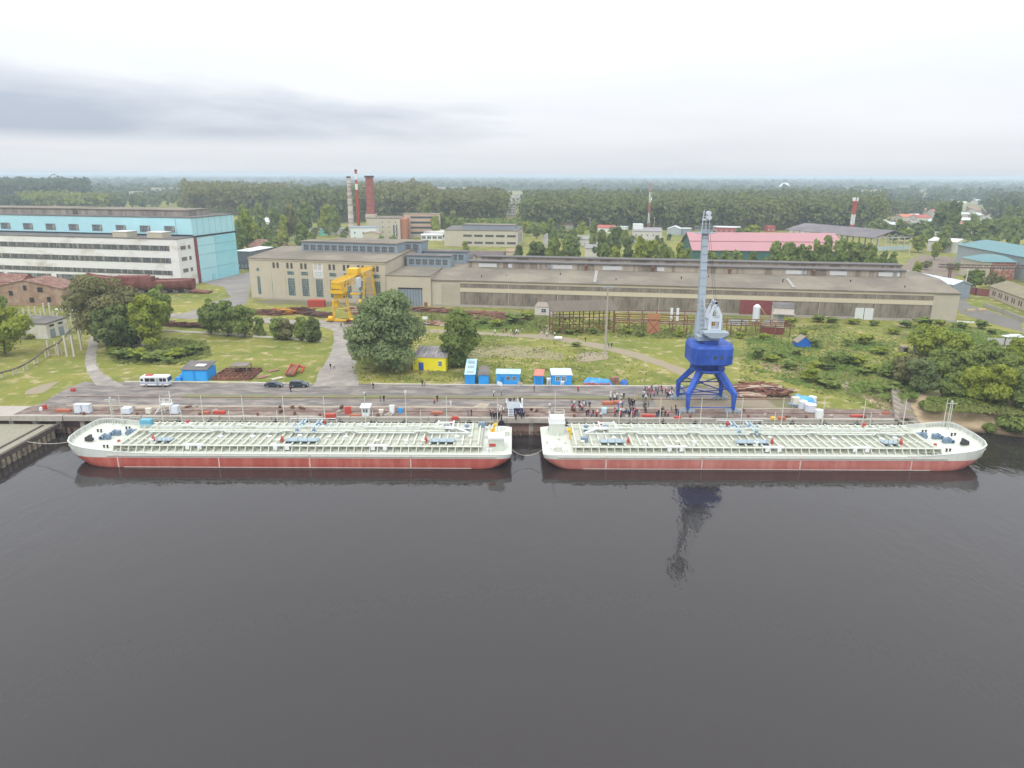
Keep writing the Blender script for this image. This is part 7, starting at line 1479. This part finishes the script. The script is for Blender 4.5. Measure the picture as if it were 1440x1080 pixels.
# small coloured things on the quay
def qbox(px, py, w_, d_, h_, mat, label, name='box', cat='box'):
    x, y = G(px, py); m = MB(); m.box(-w_/2, w_/2, 0, d_, 0, h_); m.box(-w_/2+.06, w_/2-.06, .06, d_-.06, h_, h_+.08); tag(m.build(name, mat, None, (x, y, .05)), label, cat)
for a in ((62, 576, .8, .6, .9, REDP, 'small red box on the quay near the left edge'), (57, 578, .5, .5, .7, WHITE, 'small white can beside the red box near the left edge'), (88, 580, 3.2, .9, .5, ORANGE, 'flat orange frame on the quay left of the grey cabinets'), (102, 543+8, .9, .7, .7, REDP, 'red box on the asphalt above the grey cabinets'), (289, 583, 1.6, .8, .5, ORANGE, 'orange-red frame on the quay behind the left barge, first of three'), (308, 583, 2.6, .8, .6, REDP, 'red crate on the quay right of the orange-red frame'), (463, 589, 2.6, 1.0, .9, REDP, 'large red box at the quay edge left of the white kiosk'), (489, 583, 1.3, .8, 1.6, REDP, 'upright red machine just left of the white kiosk'), (499, 587, 2.4, .8, .4, ORANGE, 'flat orange box at the foot of the white kiosk'), (563, 581, .9, .6, 1.0, CYAN, 'small blue box on the quay right of the tall white cabinet'), (614, 583, 2.6, .8, .4, ORANGE, 'flat orange-red box on the quay between the kiosk and the stage'), (640, 591, 1.4, .9, .6, REDP, 'red box at the quay edge left of the stage'), (912, 587, 2.8, .9, .4, REDP, 'flat red frame on the quay at the right of the crowd'), (953, 590, 1.6, .8, .4, REDP, 'small red frame near the crane left bogie'), (1088, 591, 1.0, .8, .5, M('yellow_paint', (.8, .5, .03)), 'small yellow box on the quay right of the crane'), (1100, 591, 1.6, .8, .5, ORANGE, 'small orange box beside the yellow one right of the crane'), (1206, 587, 3.0, .8, .3, REDP, 'flat red frame at the right end of the quay'), (1246, 583, 1.6, .5, .4, ORANGE, 'orange pipe piece at the right end of the quay'), (855, 570, 2.6, 1.3, .6, ORANGE, 'flat orange pallet among the crowd'), (870, 569, 2.2, 1.2, .6, ORANGE, 'second orange pallet right beside the first in the crowd')): qbox(*a)
x, y = G(785, 478); m = MB(); m.cyl((-1.2, 0, .6), (1.2, 0, .6), .6, 12); m.cyl((-1.35, 0, .6), (-1.2, 0, .6), .4, 12); tag(m.build('white_tank', WHITE, None, (x, y, 0)), 'white cylindrical tank lying in the grass below the upper path', 'tank')
x, y = G(598, 459); t_ = thing('signpost', 'white sign on two posts right of the big willow', 'sign', (x, y, 0)); MB().box(-.9, .9, -.1, .1, 2.6, 3.6).build('board', WHITE, t_); m = MB(); m.box(-.6, -.4, -.05, .05, 0, 2.6); m.box(.4, .6, -.05, .05, 0, 2.6); m.build('legs', GREYM, t_)
random.seed(5)
for i in range(34):      # litter: worn concrete lumps and offcuts along the quay strip
    x = random.uniform(-104, 80); y = random.choice((random.uniform(151.2, 153.8), random.uniform(155, 157.2))); m = MB(); w_ = random.uniform(.3, 1.0); m.box(-w_, w_, -.25, .25, 0, random.uniform(.15, .5)); m.box(-w_*.5, w_*.3, -.35, .2, .1, random.uniform(.3, .7))
    tag(m.build('rubble_block', (CONC, RUST, M('dark_rust', (.1, .05, .04)), CONC)[i % 4], None, (x, y, .06), random.uniform(0, 3)), 'small lump of concrete or rusty offcut lying on the reddish quay strip', 'rubble', 'rubble along the quay strip')
# ============================================================ STAGE
x, y = G(713, 583); st = thing('stage', 'white temporary speakers stage with stairs, white panels and dark blue skirt', 'stage', (x, y, .06))
m = MB(); m.box(0, 3.6, 0, 3.2, 1.5, 1.7); m.build('platform', PANEL, st)
m = MB(); m.box(1.5, 3.6, .05, 3.1, 0, 1.5); m.build('skirt', M('navy_cloth', (.02, .03, .09), .2, 1), st)
m = MB(); m.box(-.1, 2.9, -.05, .05, 1.5, 3.0)
for k in range(9): m.box(-.1+k*.36, -.04+k*.36, -.08, -.04, 1.5, 3.0)
m.build('front_panel', M('stage_panel', (.58, .64, .68), .08, 1, .5), st); MB().box(3.2, 3.6, .4, 1.0, 1.7, 3.5).build('lectern', WHITE, st)
m = MB()
for k in range(5): m.box(.3, 1.4, -1.6+.3*k, -1.3+.3*k, .25+.28*k, .32+.28*k)
m.beam((.3, -1.6, .2), (.3, 0, 1.6), .12); m.beam((1.4, -1.6, .2), (1.4, 0, 1.6), .12); m.build('stairs', PANEL, st)
m = MB(); m.beam((0, 3.2, 1.7), (-.4, 8.5, .1), .14); m.beam((0, 3.2, 2.7), (-.4, 8.5, 1.1), .1); m.beam((1.8, 3.2, 2.7), (1.6, 8.5, 1.1), .1)
for k in range(5): m.beam((-.08*k, 3.2+1.3*k, 1.7-.4*k), (-.08*k, 3.2+1.3*k, 2.7-.4*k), .08); m.beam((1.8, 3.2+1.3*k, 1.7-.4*k), (1.8, 3.2+1.3*k, 2.7-.4*k), .08)
m.build('ramp_rail', WHITE, st); m = MB(); m.beam((.8, 3.2, 1.6), (.7, 8.6, .1), 1.8, .12); m.build('ramp', M('grey_carpet', (.16, .17, .2), .2, 1), st)
# ============================================================ PEOPLE
SKIN = M('skin', (.45, .27, .2), .05, 5, .6); HAIRS = [M('dark_hair', (.03, .02, .015), .1, 5), M('fair_hair', (.28, .2, .12), .1, 5), M('white_cap', (.7, .7, .7), .05, 5)]
COL = {'white': (.70, .70, .70), 'black': (.02, .02, .025), 'navy': (.02, .03, .08), 'grey': (.2, .2, .21), 'blue': (.05, .13, .42), 'red': (.50, .04, .05), 'pink': (.55, .16, .24), 'beige': (.42, .34, .24), 'teal': (.06, .26, .32), 'green': (.06, .13, .07)}
CM = {k: M('cloth_'+k, v, .12, 3, .85) for k, v in COL.items()}
POSES = {}
def person_mesh(pose, top, bot, hair):
    key = (pose, top, bot, hair)
    if key in POSES: return POSES[key]
    if pose not in POSES:
        V, E_, Rr = [], [], []
        def v(x, y, z, r, link=None):
            V.append((x, y, z)); Rr.append(r)
            if link is not None: E_.append((link, len(V)-1))
            return len(V)-1
        lean = {'stand': 0, 'walk': .06, 'sit': .1, 'arms': .02, 'fold': .03}[pose]; hz_ = .45 if pose == 'sit' else .93
        p = v(0, 0, hz_, .135); b = v(0, -lean*.5, hz_+.22, .125, p); c_ = v(0, -lean, hz_+.42, .155, b); n_ = v(0, -lean, hz_+.56, .06, c_); h0 = v(0, -lean-.01, hz_+.66, .085, n_); v(0, -lean-.01, hz_+.77, .08, h0)
        for s in (-1, 1):
            if pose == 'sit': k = v(s*.1, -.42, .47, .08, p); a = v(s*.11, -.45, .08, .05, k); v(s*.11, -.6, .05, .045, a)
            else:
                st_ = s*.2 if pose == 'walk' else 0; hp = v(s*.09, 0, hz_-.08, .095, p); k = v(s*.1, -st_*.6-.02, .5, .068, hp); a = v(s*.11, -st_*1.1, .09, .045, k); v(s*.115, -st_*1.1-.15, .045, .042, a)
            sh = v(s*.19, -lean, hz_+.45, .065, c_)
            if pose == 'arms': e = v(s*.32, -.22, hz_+.42, .045, sh); w_ = v(s*.2, -.42, hz_+.55, .033, e); v(s*.17, -.5, hz_+.58, .034, w_)
            elif pose == 'fold': e = v(s*.26, -.05, hz_+.2, .048, sh); w_ = v(s*.02, -.24, hz_+.25, .035, e); v(-s*.06, -.25, hz_+.26, .034, w_)
            else: e = v(s*.26, .03*s if pose == 'walk' else 0, hz_+.17, .045, sh); w_ = v(s*.27, -.1*(1 if pose != 'walk' else s), hz_-.06, .033, e); v(s*.27, -.13*(1 if pose != 'walk' else s), hz_-.15, .035, w_)
        me = bpy.data.meshes.new('tmp'); me.from_pydata(V, E_, []); o = bpy.data.objects.new('tmp', me); sc.collection.objects.link(o)
        mod = o.modifiers.new('s', 'SKIN'); sv = me.skin_vertices[0].data
        for i, r in enumerate(Rr): sv[i].radius = (r, r*.8 if i in (0, 1, 2) else r)
        sv[0].use_root = True; o.modifiers.new('ss', 'SUBSURF').levels = 1
        dg = bpy.context.evaluated_depsgraph_get(); POSES[pose] = bpy.data.meshes.new_from_object(o.evaluated_get(dg)); bpy.data.objects.remove(o); POSES[pose+'h'] = hz_
    me = POSES[pose].copy(); me.name = 'person'; me.materials.clear(); hz_ = POSES[pose+'h']
    for m_ in (CM[top], CM[bot], SKIN, HAIRS[hair], CM['black']): me.materials.append(m_)
    for f in me.polygons:
        c_ = f.center; z = c_.z-hz_
        if z > .655 and (c_.y > -.03 or z > .755): i = 3
        elif z > .535 and abs(c_.x) < .14: i = 2
        elif c_.z < .09: i = 4
        elif z < (.02 if pose != 'sit' else .12) and abs(c_.x) < .23: i = 1
        elif pose in ('stand', 'walk') and abs(c_.x) > .22 and z < -.08: i = 2
        elif pose in ('arms', 'fold') and c_.y < -.3: i = 2
        else: i = 0
        f.material_index = i; f.use_smooth = True
    POSES[key] = me; return me
def person(px, py, top, bot, pose='stand', hair=0, label=None, group=None, rz=0.0, z=.05, world=None):
    x, y = world or G(px, py); o = bpy.data.objects.new('person', person_mesh(pose, top, bot, hair)); sc.collection.objects.link(o); o.location = (x, y, z); o.rotation_euler.z = rz; o.scale = (1.08, 1.08, 1.03)
    tag(o, label, 'person', group); return o
one = [(525, 561-14, 'black', 'black', 'walk', 'person in dark clothes walking on the asphalt between the kerb and white kiosk', 2), (512, 557, 'white', 'black', 'sit', 'person in white top crouching on the asphalt above the white kiosk', 1), (597, 543, 'beige', 'black', 'stand', 'person in beige jacket at the kerb below the yellow house', 1), (594, 543, 'black', 'black', 'stand', 'person in black standing at the kerb below the yellow house', 2),
 (570, 557, 'white', 'white', 'stand', 'person all in white alone in the middle of the asphalt', 0), (535, 565, 'navy', 'navy', 'stand', 'person in navy, left one of a dark pair on the asphalt', 1), (540, 565, 'black', 'black', 'stand', 'person in black, right one of a dark pair on the asphalt', 2), (611, 567, 'pink', 'black', 'sit', 'person in pink bending down on the mossy track strip', 1), (615, 565, 'black', 'black', 'stand', 'person in black beside the one bending down', 1), (634, 573, 'white', 'white', 'fold', 'person in white walking alone left of the stage', 2),
 (658, 585, 'grey', 'grey', 'stand', 'person in grey on the red quay strip left of the stage', 2), (663, 585, 'black', 'black', 'stand', 'person in black on the red quay strip left of the stage', 1), (409, 552, 'black', 'black', 'stand', 'lone person in black standing in front of the right parked car', 0), (465, 519, 'black', 'black', 'walk', 'person in black walking up the road between the lawns', 2), (470, 519, 'white', 'black', 'walk', 'person in white top walking up the road between the lawns', 3), (480, 461, 'navy', 'navy', 'walk', 'person in dark blue standing under the yellow gantry crane', 0),
 (696, 470, 'white', 'black', 'walk', 'person in white top at the left end of the upper path', 1), (708, 469, 'pink', 'black', 'walk', 'person in pink on the upper path, second from the left', 1), (712, 468, 'black', 'black', 'walk', 'person in black on the upper path beside the one in pink', 1), (734, 468, 'white', 'black', 'walk', 'person in white top on the upper path right of the small group', 2), (759, 463, 'black', 'navy', 'walk', 'lone person in black on the path bend near the white hut', 2), (769, 474, 'white', 'black', 'walk', 'person in white and black at the start of the diagonal path', 1), (780, 474, 'white', 'black', 'arms', 'person in white and black beside the white lying tank', 2), (823, 481, 'black', 'black', 'walk', 'lone person in black on the diagonal path left of the floodlight mast', 1), (856, 489, 'grey', 'navy', 'walk', 'person in grey right behind the foot of the floodlight mast', 1), (860, 489, 'navy', 'black', 'walk', 'person in navy just right of the floodlight mast', 1),
 (694, 558, 'white', 'black', 'arms', 'person in white and black holding something up left of the stage ramp', 1), (705, 557, 'beige', 'black', 'arms', 'person in beige top left of the stage ramp', 2), (751, 551, 'black', 'black', 'stand', 'lone person in black below the salmon-roofed store', 1), (813, 552, 'red', 'black', 'walk', 'person in red top and dark trousers below the blue tarpaulin', 2), (773, 576, 'white', 'grey', 'stand', 'lone person in white and grey on the concrete strip right of the stage', 1), (898, 561, 'beige', 'beige', 'stand', 'lone person in beige left of the big crowd', 1), (904, 564, 'black', 'grey', 'stand', 'person in black standing just below the big crowd', 2), (908, 564, 'white', 'navy', 'stand', 'person in white top standing just below the big crowd', 2), (944, 578, 'beige', 'grey', 'stand', 'person in beige at the rear left crane leg', 1), (950, 578, 'black', 'black', 'fold', 'person in black at the rear left crane leg', 2),
 (870, 576, 'blue', 'blue', 'stand', 'person in bright blue overalls among the middle crowd', 2), (829, 590-16, 'navy', 'black', 'stand', 'person in navy standing behind the pale blue cabinet', 1)]
for (px, py, t1, t2, po, lab, hr) in one: person(px, py, t1, t2, po, hr % 3, lab, None, hr*1.7+px*.1)
def crowd(n, x0, x1, y0, y1, tops, bots, lab, seed, poses=('stand', 'walk', 'fold', 'arms', 'stand')):
    rnd = random.Random(seed); used = []
    for i in range(n):
        for _ in range(30):
            px, py = rnd.uniform(x0, x1), rnd.uniform(y0, y1)
            if all(abs(px-a)+2.2*abs(py-b) > 4.0 for a, b in used): break
        used.append((px, py)); tp = rnd.choice(tops); bt_ = rnd.choice(bots); l_ = lab % tp
        person(px, py, tp, bt_, rnd.choice(poses), rnd.choice((0, 0, 1, 2)), l_, l_, rnd.uniform(0, 6.28))
crowd(34, 905, 948, 549, 560, ['white', 'white', 'pink', 'red', 'black', 'white', 'grey'], ['black', 'navy', 'black'], 'person in %s top standing in the tight big crowd left of the crane', 1)
crowd(9, 689, 706, 586, 592, ['black', 'black', 'navy'], ['black'], 'person in %s uniform in the band left of the stage', 2)
crowd(8, 722, 738, 586, 592, ['black', 'black', 'navy'], ['black'], 'person in %s uniform in the band in front of the stage', 3)
crowd(5, 698, 710, 577, 583, ['white', 'white', 'beige'], ['black', 'white'], 'person in %s top between the left band and the stage', 4)
crowd(12, 804, 826, 571, 579, ['white', 'pink', 'black', 'teal', 'white'], ['black', 'grey', 'navy'], 'person in %s top in the small group near the concrete strip', 5)
crowd(9, 856, 870, 558, 565, ['white', 'white', 'white', 'grey'], ['black', 'navy'], 'person in %s top in the row of performers left of the blue overalls', 6)
crowd(6, 872, 878, 559, 578, ['navy', 'blue', 'white'], ['navy', 'black'], 'person in %s top beside the one in blue overalls', 7)
crowd(6, 883, 894, 568, 574, ['navy', 'black', 'black'], ['black'], 'person in %s jacket in the loose dark group of the middle crowd', 8)
crowd(6, 903, 913, 572, 582, ['black', 'grey', 'green'], ['black', 'grey'], 'person in %s jacket in the group below the big crowd', 9)
crowd(20, 864, 898, 581, 589, ['pink', 'navy', 'red', 'grey', 'teal', 'white', 'black'], ['navy', 'black', 'grey'], 'person in %s top in the crowd along the quay edge', 10)
crowd(7, 820, 845, 585, 590, ['black', 'teal', 'white', 'pink', 'red'], ['black', 'navy'], 'person in %s top around the pale blue cabinet at the quay edge', 11)
crowd(9, 922, 958, 583, 590, ['navy', 'black', 'pink', 'blue'], ['black', 'navy'], 'person in %s top at the quay edge left of the crane bogies', 12)
crowd(6, 718, 731, 469, 471.5, ['white', 'white', 'black'], ['black'], 'person in %s top in the small group on the upper path', 13)
for i, (dx, dy, tp) in enumerate(((.7, 2.2, 'black'), (1.6, 2.6, 'navy'), (2.4, 1.6, 'white'), (3.0, 2.5, 'black'))):
    person(0, 0, tp, 'black', 'stand', i % 3, ('person in black at the left of the stage platform', 'person in navy at the back of the stage platform', 'person in white top at the stage front', 'person in black at the right back corner of the stage')[i], None, i, .06+1.7, (x+dx, y+dy))
for i, (dx, tp) in enumerate(((53.0, 'grey'), (54.1, 'navy'), (54.8, 'beige'))):
    person(0, 0, tp, 'navy', 'stand', i, 'crew member in %s standing at the far rail of the right barge' % tp, None, i, -1.0, (dx, 146.8))
# small red and blue flags held at the stage
for px, lab, mm_ in ((699, 'white flag on a pole held left of the stage', WHITE), (728, 'tan banner on a pole behind the stage', M('tan_frame', (.45, .4, .33)))):
    x_, y_ = G(px, 560); t_ = thing('flag', lab, 'flag', (x_, y_, .05)); MB().cyl((0, 0, 0), (0, 0, 4.4), .04, 6).build('pole', GREYM, t_); m = MB()
    for k in range(4): m.box(.05+k*.3, .35+k*.3, -.02+.05*(k % 2), .01+.05*(k % 2), 3.3-.1*k, 4.3-.12*k)
    m.build('cloth', mm_, t_)
# ============================================================ HAZE
m = MB(); m.box(-45000, 45000, -35000, 45000, -9, 61)
hzm = bpy.data.materials.new('haze'); hzm.use_nodes = True; t = hzm.node_tree; t.nodes.clear(); ho = N(t, 'ShaderNodeOutputMaterial'); pv = N(t, 'ShaderNodeVolumePrincipled')
pv.inputs['Color'].default_value = (.68, .80, .96, 1); pv.inputs['Density'].default_value = 0.00021; pv.inputs['Anisotropy'].default_value = .1
L(t, pv.outputs[0], ho.inputs['Volume'])
tag(m.build('haze', hzm, recalc=True), 'thin blue haze that dims the far woods', 'haze', None, 'stuff')
